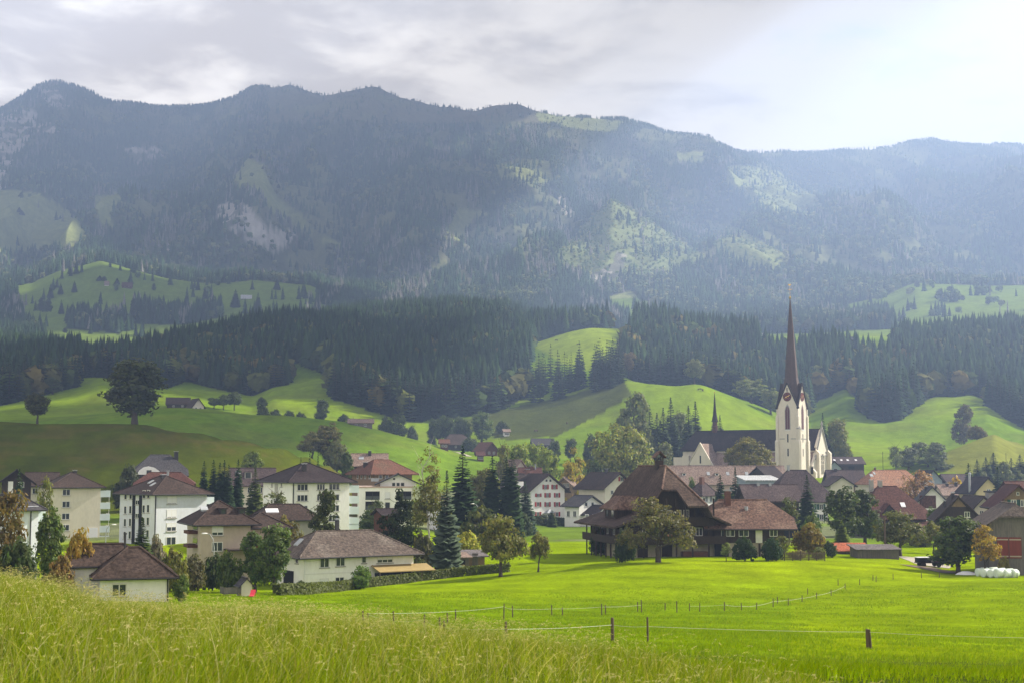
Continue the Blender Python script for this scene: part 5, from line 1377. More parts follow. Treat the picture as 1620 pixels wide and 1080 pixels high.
# stepped corner buttresses, broad below
m = MB()
for (cx_, cy_) in ((tx0, ty0), (tx1, ty0), (tx0, ty1), (tx1, ty1)):
    for (zt, e) in ((zst, .75), (zst + 9, .45), (zg0 - 1.5, .22)):
        m.box(cx_ - e, cx_ + e, cy_ - e, cy_ + e, -5 if zt == zst else zst - 1, zt - e * 1.5)
        b0 = len(m.v); zt_ = zt - e * 1.5
        q = [(cx_ - e, cy_ - e), (cx_ + e, cy_ - e), (cx_ + e, cy_ + e), (cx_ - e, cy_ + e)]
        for i in range(4): m.poly([(*q[i], zt_), (*q[(i + 1) % 4], zt_), (cx_, cy_, zt + e)])
m.build('buttress', WL['church'], T)
m = MB()
for e, z in ((.12, zst - .3),):
    m.box(tx0 - e, tx0 - .003, ty0 + 1.0, ty0 + 3.0, z, z + .35); m.box(tx0 - e, tx0 - .003, ty1 - 3.0, ty1 - 1.0, z, z + .35); m.box(tx0 + .5, tx1 - .5, ty0 - e, ty0 - .003, z, z + .35)
m.build('string_course', M_stonetrim, T)
# copings of the gables
m = MB()
for (a, bq, c_) in (((tx0, ty0), (tx1, ty0), (xm, ty0)), ((tx0, ty0), (tx0, ty1), (tx0, ym)), ((tx1, ty0), (tx1, ty1), (tx1, ym)), ((tx0, ty1), (tx1, ty1), (xm, ty1))):
    for q in (a, bq):
        dx, dy = (q[0] - c_[0]) * .08, (q[1] - c_[1]) * .08
        m.tube([(q[0] + dx, q[1] + dy, zg0 - 1.4), (c_[0], c_[1], zg1 + .25)], [.42, .30], 5)
m.build('gable_coping', RF['dark'], T)
# belfry louvres, slits, clocks on the two visible sides
def arch(fx, c0, z0, z1, w, off):
    zz = z1 - w * .9; pts = [(-w / 2, z0), (w / 2, z0), (w / 2, zz), (w * .3, zz + w * .5), (0, z1), (-w * .3, zz + w * .5), (-w / 2, zz)]
    return [(fx - off, c0 - p, z) for p, z in pts] if fx is not None else pts
zA, zB = zc(678, 545), zc(641, 545)
def side(fn):
    """fn(u, z, off) -> point on a tower face"""
    m = MB(); w = 1.7
    def shape(w, z0, z1): 
        zz = z1 - w * 1.1
        return [(-w / 2, z0), (w / 2, z0), (w / 2, zz), (w * .32, zz + w * .62), (0, z1), (-w * .32, zz + w * .62), (-w / 2, zz)]
    m.poly([fn(u, z, .03) for u, z in shape(2.3, zA - .3, zB + .7)]); m.build('belfry_surround', M_stonetrim, T)
    m = MB(); m.poly([fn(u, z, .07) for u, z in shape(w, zA, zB)]); o = m.build('louvre_window', M_stain, T)
    m = MB(); m.poly([fn(u, z, .10) for u, z in ((-.06, zA), (.06, zA), (.06, zB - .5), (-.06, zB - .5))]); m.build('mullion', M_stonetrim, o)
    m = MB(); m.poly([fn(u, z, .14) for u, z in ((-1.1, zA - .55), (1.1, zA - .55), (1.1, zA - .3), (-1.1, zA - .3))]); m.build('sill', M_frame, o)
    for za, zb, ww in ((zc(745 - 24, 545), zc(745 - 36, 545), .55), (zc(699, 545), zc(686, 545), .55), (zc(619, 545), zc(613, 545), .4)):
        m = MB(); m.poly([fn(u, z, .05) for u, z in ((-ww / 2, za), (ww / 2, za), (ww / 2, zb), (-ww / 2, zb))]); m.build('slit_window', M_dark, T)
    ck = zc(627, 545); rr = 1.75
    m = MB(); m.poly([fn(rr * math.cos(a), ck + rr * math.sin(a), .10) for a in np.linspace(0, 2 * math.pi, 28, endpoint=False)])
    for i in range(28):
        a, b_ = 2 * math.pi * i / 28, 2 * math.pi * (i + 1) / 28
        m.poly([fn(rr * math.cos(b_), ck + rr * math.sin(b_), .10), fn(rr * math.cos(b_), ck + rr * math.sin(b_), .0), fn(rr * math.cos(a), ck + rr * math.sin(a), .0), fn(rr * math.cos(a), ck + rr * math.sin(a), .10)])
    o = m.build('clock', surf('clock_face', (.06, .02, .02), (.045, .018, .018)), T)
    m = MB()
    for i in range(12):
        a = math.pi / 6 * i; ca, sa = math.cos(a), math.sin(a)
        q = [(1.5, .12), (1.5, -.12), (1.15, -.09), (1.15, .09)]
        m.poly([fn(r_ * ca - t_ * sa, ck + r_ * sa + t_ * ca, .13) for r_, t_ in q])
    m.build('numerals', surf('clock_red', (.42, .07, .04)), o)
    m = MB()
    for a, L2, w2 in ((R(28), 1.35, .13), (R(205), .95, .16)):
        ca, sa = math.cos(a), math.sin(a)
        m.poly([fn(r_ * ca - t_ * sa, ck + r_ * sa + t_ * ca, .17) for r_, t_ in ((-.25, w2), (-.25, -w2), (L2, -w2 * .4), (L2, w2 * .4))])
    m.build('clock_hand', M_gold, o)
    m = MB()
    for i in range(24):
        a, b_ = 2 * math.pi * i / 24, 2 * math.pi * (i + 1) / 24
        m.poly([fn(r_ * math.cos(t_), ck + r_ * math.sin(t_), .15) for r_, t_ in ((.62, a), (.62, b_), (.74, b_), (.74, a))])
    m.build('ring', surf('clock_red_ring', (.42, .07, .04)), o)
side(lambda u, z, off: (tx0 - off, ym - u, z))
side(lambda u, z, off: (xm + u, ty0 - off, z))
# spire: square foot turning into a slender octagon with a slight twist
zs0 = zc(632, 545); ztip = zc(471, 545)
prof = [(4.6, zg0 - 1.2), (3.9, zg0 + 2.2), (3.05, zg1 - .3), (2.55, zg1 + 2.2), (2.05, zg1 + 9), (1.5, zg1 + 16), (.9, zg1 + 24), (.42, ztip - 3.2), (.12, ztip)]
m = MB(); n = 8; b0 = 0
for k, (r_, z) in enumerate(prof):
    for j in range(n):
        a = 2 * math.pi * (j + .5) / n + .006 * max(0, z - zg1)
        px_, py_ = r_ * math.cos(a), r_ * math.sin(a)
        if k == 0: px_, py_ = (math.copysign(min(abs(px_) * 1.05, tw / 2 - .3), px_), math.copysign(min(abs(py_) * 1.05, tw / 2 - .3), py_))
        m.v.append((xm + px_, ym + py_, z))
for k in range(len(prof) - 1):
    for j in range(n): m.f.append((k * n + j, k * n + (j + 1) % n, (k + 1) * n + (j + 1) % n, (k + 1) * n + j)); m.m.append(0)
m.f.append(tuple((len(prof) - 1) * n + j for j in range(n))); m.m.append(0)
# roof wings from the gables into the spire
for (a, bq, gz) in (((tx0 - .1, ym), (xm, ym), 0), ((tx1 + .1, ym), (xm, ym), 0), ((xm, ty0 - .1), (xm, ym), 1), ((xm, ty1 + .1), (xm, ym), 1)):
    for s2 in (-1, 1):
        if gz == 0: q = [(a[0], ym, zg1 + .15), (a[0], ym + s2 * (tw / 2 + .1), zg0 - .3), (xm, ym + s2 * .3, zg0 + .8), (xm, ym, zg1 + .15)]
        else: q = [(xm, a[1], zg1 + .15), (xm + s2 * (tw / 2 + .1), a[1], zg0 - .3), (xm + s2 * .3, ym, zg0 + .8), (xm, ym, zg1 + .15)]
        m.poly(q)
spire_m = surf('spire_shingles', (.075, .046, .040), (.050, .033, .031), scale=.8, rough=.7, streak=(1, 1, .3), c3=(.09, .06, .05), scale3=.2, bump=.3, fine=(4, .25))
S_ = m.build('spire', spire_m, T)
m = MB(); z = ztip
m.lathe([(.06, z - .6), (.3, z), (.42, z + .35), (.3, z + .7), (.06, z + .9), (.045, z + 5.2)], 10, (xm, ym)); m.box(xm - .05, xm + .05, ym - 1.0, ym + 1.0, z + 3.4, z + 3.55)
m.build('gilded_ball', M_gold, S_)
m = MB()
cock = [(a * .7, 5.0 + (b - 5.0) * .7) for a, b in [(-.9, 5.3), (-.6, 5.2), (-.2, 5.0), (.3, 5.05), (.55, 5.4), (.75, 5.75), (.5, 5.95), (.25, 5.6), (-.1, 5.55), (-.5, 5.75), (-.8, 6.0), (-1.0, 5.7)]]
for off in (-.06, .06): m.poly([(xm + off, ym - u, z + w_) for u, w_ in (cock if off < 0 else cock[::-1])])
for i in range(len(cock)):
    a, bq = cock[i], cock[(i + 1) % len(cock)]; m.poly([(xm - .06, ym - a[0], z + a[1]), (xm + .06, ym - a[0], z + a[1]), (xm + .06, ym - bq[0], z + bq[1]), (xm - .06, ym - bq[0], z + bq[1])])
m.build('weathercock', M_gold, S_)
# round stair turret on the lit corner of the tower
m = MB(); cx_, cy_ = tx0 + .3, ty0 - .1
m.lathe([(1.05, -5), (1.05, zst - 1), (.9, zst - .5), (.9, zst + 3.6)], 14, (cx_, cy_)); o = m.build('stair_turret', WL['church'], T)
m = MB(); m.lathe([(1.05, zst + 3.6), (.05, zst + 5.6)], 12, (cx_, cy_)); m.build('turret_cap', M_stonetrim, o)
# porch between tower and front
m = MB(); m.box(-2.6, -.05, ty1 + 1.2, ty1 + 6, -4, 4.2); o = H.part('porch', m, WL['church'])
m = MB(); m.sheet([[(-3.0, ty1 + .9, 4.0), (-.02, ty1 + .9, 6.6), (-.02, ty1 + 6.3, 6.6), (-3.0, ty1 + 6.3, 4.0)]], .25); m.build('porch_roof', RF['dark'], o)
# ================================================================== trees, bushes, hedges
M_leaf = leafmat('leaves', attr=True, objcol=True, trans=.38)
M_needle = leafmat('needles', attr=True, objcol=True, trans=.12, rough=.9)
M_needle.node_tree.nodes['Principled BSDF'].inputs['Specular IOR Level'].default_value = .05
M_bark = surf('bark', (.075, .060, .048), (.045, .037, .030), scale=4, streak=(3, 3, .6), rough=.95)
M_birch = surf('birch_bark', (.55, .53, .50), (.30, .28, .26), scale=5, streak=(1, 1, 3), rough=.85)

def leaves(seed, ell, nclump, per, ls, spread=.085, hollow=.45):
    """leaf-sized faces gathered in clumps over a set of ellipsoids (cx, cy, cz, rx, ry, rz)"""
    r = np.random.default_rng(seed); P = []; Nn = []; T = []
    vol = np.array([e[3] * e[4] * e[5] for e in ell]) ** .67; vol /= vol.sum()
    for e, w in zip(ell, vol):
        k = max(3, int(nclump * w)); d = r.normal(size=(k, 3)); d /= np.linalg.norm(d, axis=1)[:, None]
        rad = (hollow + (1 - hollow) * r.random(k) ** .6)[:, None] * (1 + .16 * (fbm(d[:, 0] * 2 + seed, d[:, 1] * 2 + d[:, 2] * 1.7, 2)[:, None] - .5) * 2)
        cc = np.array(e[:3]) + d * rad * np.array(e[3:])
        tint = r.uniform(.72, 1.35, k)
        for i in range(k):
            n = r.integers(int(per * .6), int(per * 1.4) + 1); s = spread * r.uniform(.7, 1.35)
            q = r.normal(size=(n, 3)); q /= np.linalg.norm(q, axis=1)[:, None]; q *= (r.random(n) ** .4)[:, None] * s * np.array([1.15, 1.15, .75])
            P.append(cc[i] + q); nn = q / s * .8 + d[i] * .5 + r.normal(0, .45, (n, 3)) + np.array([0, 0, .25]); Nn.append(nn)
            T.append(np.full(n, tint[i]) * r.uniform(.8, 1.2, n))
    P = np.concatenate(P); Nn = np.concatenate(Nn); T = np.concatenate(T)
    Nn /= np.linalg.norm(Nn, axis=1)[:, None]
    u = np.cross(Nn, r.normal(size=P.shape)); u /= np.linalg.norm(u, axis=1)[:, None]; w = np.cross(Nn, u)
    s = ls * r.uniform(.6, 1.3, (len(P), 1))
    v = np.stack([P - u * s * .55, P - w * s * .9 + u * s * .05, P + u * s * .55, P + w * s * .9], 1).reshape(-1, 3)
    v[:, 2] = np.maximum(v[:, 2], .005)
    i = np.arange(len(P)) * 4; f = np.stack([i, i + 1, i + 2, i + 3], -1)
    c = np.repeat(T, 4)[:, None] * np.array([[1, 1, 1]]); c[:, 0] *= np.repeat(r.uniform(.85, 1.2, len(P)), 4)
    return v, f, c
def crown_mesh(name, *a, mat=None, **k):
    v, f, c = leaves(*a, **k); return np_mesh(name, v, f, mat or M_leaf, c)
def trunk_mesh(seed, top, r0, limbs, z0=.2, reach=.3, up=.35, mat=None, lean=0.0):
    r = np.random.default_rng(seed); m = MB()
    pts = [(0, 0, -.03)]; n = 6
    for k in range(1, n + 1): pts.append((lean * top * k / n + r.normal(0, .008) * k, r.normal(0, .008) * k, top * k / n))
    m.tube(pts, [r0 * (1.25 if k == 0 else 1 - .75 * k / n) for k in range(n + 1)], 7)
    for i in range(limbs):
        z = z0 + (top - z0) * (i + .5) / limbs; a = 2.4 * i + r.uniform(-.4, .4); L = reach * r.uniform(.7, 1.1)
        t = min(z / top * n, n - .01); k = int(t); b = Vector(pts[k]).lerp(Vector(pts[k + 1]), t - k)
        q = [b]
        for j in range(1, 4): q.append(b + Vector((math.cos(a) * L * j / 3, math.sin(a) * L * j / 3, up * L * (j / 3) ** .8 * 1.6)) + Vector(r.normal(0, .012, 3)))
        rr = r0 * (1 - .7 * z / top) * .55
        m.tube(q, [rr, rr * .7, rr * .45, rr * .2], 5)
    return m.mesh('trunk', mat or M_bark)
def spruce_mesh(name, seed, whorls, nb, R_, power=.9, droop=.16, z0=.05, wide=.34, jag=.25, mat=None):
    r = np.random.default_rng(seed); V = []; Fc = []; Cc = []
    for k in range(whorls):
        t = k / (whorls - 1); z = z0 + (1 - z0 - .02) * t; R0 = R_ * max((1 - t) ** power, .05) * (min(1, .72 + t * 4))
        nbk = max(4, int(nb * (1 - .5 * t)))
        ph = r.uniform(0, 6.28); tint = r.uniform(.75, 1.25)
        for j in range(nbk):
            a = ph + 6.283 * j / nbk + r.uniform(-.25, .25); L = R0 * r.uniform(1 - jag, 1 + jag * .6); w = wide * L + .008
            zz = z + r.uniform(-.012, .012); dr = droop * L * r.uniform(.6, 1.6) - .03 * t
            ca, sa = math.cos(a), math.sin(a)
            def P(x, y, h): return (ca * x - sa * y, sa * x + ca * y, zz + h)
            b = len(V)
            V += [P(0, 0, .012), P(L * .45, 0, -dr * .25 + .006), P(L, 0, -dr), P(L * .5, w, -dr * .9 - .3 * w), P(L * .5, -w, -dr * .9 - .3 * w), P(L * .82, w * .55, -dr * 1.15 - .2 * w), P(L * .82, -w * .55, -dr * 1.15 - .2 * w)]
            Fc += [(b, b + 3, b + 1), (b, b + 1, b + 4), (b + 1, b + 3, b + 5), (b + 1, b + 5, b + 2), (b + 1, b + 6, b + 4), (b + 1, b + 2, b + 6)]
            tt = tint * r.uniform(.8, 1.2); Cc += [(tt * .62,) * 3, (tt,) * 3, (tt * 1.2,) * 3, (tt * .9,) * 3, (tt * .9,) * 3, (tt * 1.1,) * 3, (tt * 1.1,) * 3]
    b = len(V); V += [(-.012, 0, .93), (.012, 0, .93), (0, 0, 1.0)]; Fc.append((b, b + 1, b + 2)); Cc += [(1, 1, 1)] * 3
    return np_mesh(name, np.array(V), np.array(Fc), mat or M_needle, np.array(Cc, np.float32))
def pole_mesh(r0, top, n=6):
    m = MB(); m.tube([(0, 0, -.03), (0, 0, top * .5), (0, 0, top)], [r0 * 1.2, r0 * .8, r0 * .15], n); return m.mesh('trunk', M_bark)

PROTO = {}
def mk(kind, crown, trunk): PROTO.setdefault(kind, []).append((crown, trunk))
for s in range(3):
    r = random.Random(s)
    mk('round', crown_mesh('crown', 100 + s, [(0, 0, .62, .36, .36, .34), (.16, .05, .48, .26, .26, .2), (-.14, -.1, .5, .26, .24, .2), (.02, -.08, .78, .22, .22, .18)], 150, 34, .030, spread=.075),
       trunk_mesh(200 + s, .72, .032, 9, .22, .3, .5))
    mk('oval', crown_mesh('crown', 110 + s, [(0, 0, .55, .25, .25, .40), (.06, .05, .36, .24, .22, .22), (-.05, -.02, .74, .18, .18, .2)], 150, 34, .028, spread=.066),
       trunk_mesh(210 + s, .8, .028, 9, .16, .2, .7))
    mk('wide', crown_mesh('crown', 120 + s, [(0, 0, .60, .46, .44, .33), (.27, .06, .44, .28, .28, .2), (-.28, -.06, .45, .28, .28, .2), (.04, -.25, .42, .25, .24, .2), (-.05, .0, .8, .24, .24, .17)], 190, 32, .030, spread=.08, hollow=.35),
       trunk_mesh(220 + s, .66, .036, 11, .2, .4, .38))
    mk('bush', crown_mesh('crown', 130 + s, [(0, 0, .45, .5, .5, .42), (.3, .1, .3, .34, .34, .27), (-.3, -.1, .3, .34, .3, .27), (.05, -.2, .62, .28, .28, .3)], 130, 32, .055, spread=.13),
       trunk_mesh(230 + s, .5, .03, 6, .04, .4, .6))
    mk('airy', crown_mesh('crown', 140 + s, [(0, 0, .60, .27, .27, .36), (.1, .06, .45, .24, .22, .2), (-.1, -.03, .75, .16, .16, .2)], 85, 24, .026, spread=.07, hollow=.2),
       trunk_mesh(240 + s, .88, .022, 12, .2, .26, .6))
    mk('poplar', crown_mesh('crown', 150 + s, [(0, 0, .5, .17, .17, .44), (0.02, 0, .3, .18, .18, .22)], 110, 34, .028, spread=.06), trunk_mesh(250 + s, .85, .02, 8, .1, .1, 1.2))
    mk('spruce', spruce_mesh('crown', 300 + s, 36, 13, .23, .72), pole_mesh(.016, .95))
    mk('column', spruce_mesh('crown', 310 + s, 44, 11, .16, .5, droop=.3, z0=.03, wide=.42), pole_mesh(.014, .95))
    mk('pine', crown_mesh('crown', 160 + s, [(0, 0, .34, .30, .30, .2), (.05, .02, .55, .23, .22, .2), (-.04, -.03, .75, .15, .15, .17), (.02, 0, .9, .08, .08, .1), (-.18, .04, .42, .15, .15, .14), (.2, -.05, .3, .16, .16, .14)], 150, 32, .024, spread=.06, hollow=.2, mat=M_needle),
       trunk_mesh(260 + s, .9, .026, 10, .15, .2, .25))
for s in range(2): mk('dome', crown_mesh('crown', 195 + s, [(0, 0, .50, .43, .43, .45), (.06, .0, .34, .44, .42, .3), (-.08, .05, .62, .34, .34, .33)], 330, 34, .024, spread=.062, hollow=.6), trunk_mesh(295 + s, .6, .034, 9, .1, .3, .5))
mk('apple', crown_mesh('crown', 170, [(-.02, 0, .62, .34, .36, .26), (.28, .0, .44, .22, .28, .18), (-.3, .05, .36, .2, .28, .16), (-.1, -.1, .84, .2, .2, .15), (.38, 0, .28, .12, .14, .1), (.1, .2, .5, .3, .25, .2)], 230, 30, .022, spread=.062, hollow=.15), trunk_mesh(270, .62, .036, 13, .2, .42, .3))
mk('birch', crown_mesh('crown', 180, [(0, 0, .72, .12, .12, .26), (.05, .02, .52, .15, .14, .17), (-.07, 0, .45, .15, .14, .16), (.12, 0, .36, .11, .1, .12), (-.13, 0, .34, .1, .1, .12)], 115, 26, .017, spread=.05, hollow=.15), trunk_mesh(280, .93, .013, 12, .3, .14, .9, mat=M_birch, lean=-.02))
mk('leaning', crown_mesh('crown', 190, [(.06, 0, .66, .30, .30, .26), (-.1, 0, .5, .22, .22, .16), (.2, 0, .5, .2, .2, .16)], 120, 30, .03, spread=.075, hollow=.3), trunk_mesh(290, .6, .035, 8, .3, .3, .5, lean=.12))
# measure each prototype so that trees can be sized by their picture
def dims(me):
    n = len(me.vertices); a = np.empty(n * 3, np.float32); me.vertices.foreach_get('co', a); a = a.reshape(-1, 3)
    return a[:, 2].max(), np.percentile(np.abs(a[:, 0]), 97) * 2
PD = {k: [dims(c) for c, t in v] for k, v in PROTO.items()}
CATS = {'spruce': ('spruce_tree', 'spruce'), 'column': ('fir_tree', 'fir'), 'pine': ('pine_tree', 'pine'), 'bush': ('bush', 'bush'), 'birch': ('birch_tree', 'birch'), 'poplar': ('poplar_tree', 'tree'), 'apple': ('fruit_tree', 'tree')}
tcount = {}
def tree(kind, px, D, top, wpx, col, label, group=None, base=None, var=None, name=None, rz=None):
    """px: photo column, D: distance, top: photo row of the tip, wpx: width in photo pixels"""
    k = tcount.get(kind, 0); tcount[kind] = k + 1
    v = (k if var is None else var) % len(PROTO[kind]); cm, tm = PROTO[kind][v]; ph, pw = PD[kind][v]
    x, y, z = at(px, D)
    if base is not None: z = min(z, zof(base, D)) if base > 0 else z
    h = (zof(top, D) - z) / ph; w = wpx * D / F / pw
    nm, cat = CATS.get(kind, ('leafy_tree', 'tree'))
    r = random.Random(px * 31 + int(D))
    o = empty(name or nm, (x, y, z), (r.uniform(0, 6.28) if kind not in ('apple', 'birch', 'leaning') else 0) if rz is None else rz, label, cat, group)
    o.scale = (w, w, h)
    wm = (1.2, 1.12, .8) if kind in ('spruce', 'column', 'pine') else (1.05, 1.0, .85)
    kc = 1.3 if kind in ('spruce', 'column', 'pine') else 1.6
    for n_, me in (('trunk', tm), ('crown', cm)):
        c_ = link(n_, me, o); c_.color = (col[0] * kc * wm[0], col[1] * kc * wm[1], col[2] * kc * wm[2], 1)
    return o
DG = (.032, .050, .016); MG = (.050, .078, .020); LG = (.085, .120, .024); OL = (.078, .084, .022); SPC = (.018, .034, .015); BS = (.046, .068, .060); YE = (.215, .165, .020); OR = (.16, .115, .022); BR = (.11, .078, .030); BG = (.050, .072, .036)
T = tree
# --- the knoll and the left-hand blocks
T('oval', 211, 424, 565, 84, (.030, .040, .012), 'big solitary maple with dense dark crown on the left hill crest', name='maple_tree', var=0)
T('round', 57, 428, 619, 40, (.032, .038, .014), 'small round tree alone on the left hill crest', name='leafy_tree')
T('airy', 70, 212, 748, 30, (.075, .088, .025), 'slim pale olive tree partly covering the cream apartment block')
T('airy', 15, 148, 772, 62, (.082, .064, .024), 'thin rust-brown tree at the leftmost photo edge above the grass')
T('oval', 82, 141, 798, 42, MG, 'bushy green tree with a loose side shoot before the cream block')
T('bush', 133, 130, 832, 52, OR, 'golden orange bush beside the bungalow roof')
T('bush', 28, 136, 846, 70, DG, 'broad dark green bush at the grass edge, far left')
T('bush', 98, 127, 872, 46, (.095, .068, .026), 'low russet bush between the dark and the golden bushes')
T('spruce', 227, 176, 817, 42, (.026, .044, .016), 'young spruce in front of the cool white apartment block')
T('bush', 251, 186, 842, 32, (.10, .095, .075), 'greyish half-bare bush at the foot of the cool white block')
T('bush', 282, 160, 862, 44, OL, 'yellow-green bush right behind the bungalow roof')
T('bush', 290, 126, 905, 26, MG, 'clipped green bush at the right corner of the bungalow')
T('bush', 312, 168, 874, 40, (.055, .055, .024), 'dark brownish bush below the beige villa terrace')
T('bush', 340, 172, 872, 44, DG, 'dark green bush behind the playhouse lawn')
T('bush', 368, 166, 868, 44, MG, 'mid-green bush just left of the twin trees')
T('column', 31, 246, 740, 24, SPC, 'narrow dark fir before the white strip of the dark chalet')
for i, (px, top) in enumerate(((323, 728), (338, 726), (348, 731), (355, 727), (362, 734), (377, 726))):
    T('column', px, 292 + 3 * (i % 2), top, 21, (.013, .026, .013), ['leftmost fir of the dark row behind the beige villa', 'second fir from the left in the dark row, tall and pointed', 'shorter fir inside the dark row, third from the left', 'tall fir in the middle of the dark row, fourth from the left', 'lowest fir of the dark row, fifth from the left', 'rightmost fir of the dark row, standing slightly apart'][i], 'row of dark firs behind the beige villa')
T('spruce', 404, 284, 736, 30, (.040, .058, .018), 'green climbing-covered spruce left of the off-white apartment block')
T('bush', 203, 336, 731, 40, (.028, .036, .016), 'dark bushes tree at the foot of the old grey farmhouse')
T('round', 400, 372, 711, 30, (.075, .105, .02), 'light green round bush tree on the slope of the left hill')
T('pine', 515, 214, 772, 62, (.034, .046, .015), 'dark bushy pine in front of the off-white apartment block')
T('airy', 436, 236, 776, 50, (.060, .072, .032), 'thin-leaved small tree at the shaded side of the off-white block')
T('bush', 460, 206, 812, 58, (.075, .070, .020), 'rounded olive-brown tree above the white house roof')
T('oval', 407, 166, 838, 44, (.048, .078, .022), 'shorter of the twin trees beside the playhouse')
T('oval', 437, 164, 826, 46, (.052, .082, .024), 'taller of the twin trees beside the playhouse, trunk bare below')
for px, top, l in ((476, 722, 'smallest dark cypress tip above the dark hipped roof'), (490, 714, 'middle slim cypress above the dark hipped roof'), (503, 715, 'right slim cypress above the dark hipped roof')):
    T('column', px, 300, top, 11, SPC, l)
T('round', 494, 452, 680, 40, (.085, .088, .034), 'brownish round tree on the right foot of the left hill')
T('oval', 520, 455, 666, 40, (.085, .086, .036), 'tall dark tree rising over its neighbours on the left hill foot')
T('bush', 533, 450, 692, 40, (.080, .092, .042), 'greyish green low tree leaning on the tall dark tree')
T('oval', 549, 385, 713, 20, DG, 'small dense dark tree left of the pinkish roof')
T('bush', 583, 262, 805, 36, DG, 'dark bush at the corner of the white flats')
T('airy', 598, 258, 788, 30, (.04, .055, .022), 'thin dark tree before the balconies of the white flats')
T('pine', 633, 214, 770, 66, (.016, .025, .012), 'blackish broad pine left of the birch')
T('birch', 679, 224, 704, 58, (.080, .085, .024), 'tall birch with pale bark and thin olive crown')
T('bush', 672, 207, 838, 40, (.045, .050, .020), 'dark undergrowth bush below the birch')
T('spruce', 707, 204, 743, 42, BS, 'blue-grey spruce standing right of the birch')
T('spruce', 732, 268, 704, 52, (.014, .028, .014), 'tall dark green spruce with wide skirts above the blue spruce')
T('column', 779, 300, 720, 34, (.012, .024, .012), 'left one of three tall dark columnar firs near the red-shuttered house')
T('column', 801, 318, 722, 28, (.012, .024, .012), 'middle one of three tall dark columnar firs near the red-shuttered house')
T('column', 810, 300, 716, 34, (.013, .026, .012), 'right and highest of three tall dark columnar firs near the red-shuttered house')
T('spruce', 831, 338, 761, 32, (.030, .050, .044), 'small bluish spruce hugging the red-shuttered house')
T('round', 766, 352, 738, 52, (.062, .066, .020), 'olive rounded tree behind the columnar firs')
T('bush', 762, 250, 796, 62, (.045, .056, .018), 'broad dark green tree in front of the columnar firs')
T('column', 873, 398, 806, 14, DG, 'small clipped cone bush at the door of the red-shuttered house', name='bush')
T('bush', 858, 405, 812, 22, (.045, .06, .03), 'grey-green bush left of the entrance porch')
T('bush', 820, 330, 806, 40, (.028, .045, .018), 'dark bush below the small bluish spruce')
T('bush', 735, 224, 837, 48, (.165, .175, .020), 'bright yellow bush beside the blue spruce')
T('wide', 792, 193, 810, 78, (.088, .094, .026), 'wide grey-olive orchard tree on the lawn right of the sheds', name='fruit_tree')
T('leaning', 851, 196, 838, 32, (.080, .085, .026), 'little orchard tree right of the wide olive one', name='fruit_tree')
T('bush', 571, 183, 893, 36, (.060, .105, .018), 'fresh green bush in front of the white house patio')
T('bush', 668, 199, 880, 28, (.055, .07, .025), 'dark shrub between awning and sheds')
T('bush', 476, 178, 916, 22, DG, 'small dark shrub at the white house corner')
# --- village centre
for px, D, top, w_, l in ((820, 492, 700, 46, 'left bright green lime of the sunlit trio above the red-shuttered house'), (846, 500, 697, 52, 'middle bright green lime of the sunlit trio, the widest'), (866, 488, 706, 36, 'right bright green lime of the sunlit trio')):
    T('round', px, D, top, w_, (.105, .142, .022), l)
T('airy', 795, 478, 700, 24, OL, 'thin olive tree left of the sunlit limes')
T('poplar', 908, 462, 706, 30, (.19, .165, .022), 'yellow autumn poplar behind the timber chalet')
T('dome', 980, 484, 667, 96, (.120, .140, .036), 'huge round lime tree left of the church', name='lime_tree', var=0)
T('bush', 940, 470, 725, 40, DG, 'dark tree in the shade left of the huge lime')
T('bush', 1016, 500, 722, 28, (.12, .12, .03), 'yellowish tree at the right foot of the huge lime')
T('oval', 1051, 522, 697, 24, (.085, .10, .055), 'pale grey-green willow before the choir of the church')
T('bush', 931, 468, 752, 22, OR, 'orange bush between chalet roofs')
T('dome', 1187, 498, 689, 72, (.088, .086, .018), 'broad olive-gold walnut tree in front of the church nave', name='walnut_tree', var=1)
T('column', 1139, 332, 750, 26, (.018, .032, .013), 'broad dark yew behind the farmhouse wing roof')
T('spruce', 1163, 336, 738, 26, (.018, .034, .014), 'thin spruce behind the farmhouse wing roof')
T('spruce', 1276, 296, 750, 34, (.016, .031, .015), 'dark spruce before the white wall with green shutters')
T('bush', 1093, 380, 752, 18, MG, 'green garden tree above the small plum-roofed house')
T('airy', 1246, 262, 784, 34, (.05, .062, .025), 'thin dark tree by the timber barn with plain roof')
T('bush', 1281, 248, 808, 34, MG, 'green bush on the lawn under the dark spruce')
T('apple', 1040, 199, 784, 108, (.076, .076, .034), 'spreading brownish apple tree on the sunny meadow before the farmhouse', var=0)
T('bush', 950, 224, 832, 34, (.022, .036, .012), 'dark bush at the left corner of the big farmhouse')
T('bush', 988, 203, 836, 30, (.018, .034, .012), 'dark climbing plant on the left corner of the big farmhouse front')
T('bush', 1176, 202, 846, 34, (.018, .036, .012), 'left dark climber covering the farmhouse wing')
T('bush', 1219, 202, 846, 32, (.016, .034, .012), 'right dark climber covering the farmhouse wing')
T('airy', 1147, 201, 856, 15, (.10, .13, .05), 'very young pale tree in front of the gateway')
T('bush', 1279, 222, 824, 46, (.115, .095, .020), 'rounded garden tree turning orange-brown near the garden fence')
T('bush', 1312, 214, 854, 24, (.022, .038, .014), 'dark evergreen bush left of the rusty shed')
T('airy', 1235, 205, 846, 26, (.075, .085, .03), 'little fruit tree inside the fenced garden')
T('bush', 1258, 206, 868, 30, (.11, .10, .035), 'low flower bush in the fenced garden')
T('bush', 1292, 209, 864, 24, (.08, .095, .03), 'low green bush in the fenced garden')
T('oval', 1330, 262, 766, 50, (.036, .054, .015), 'left of two dark leafy trees above the rusty shed', var=1)
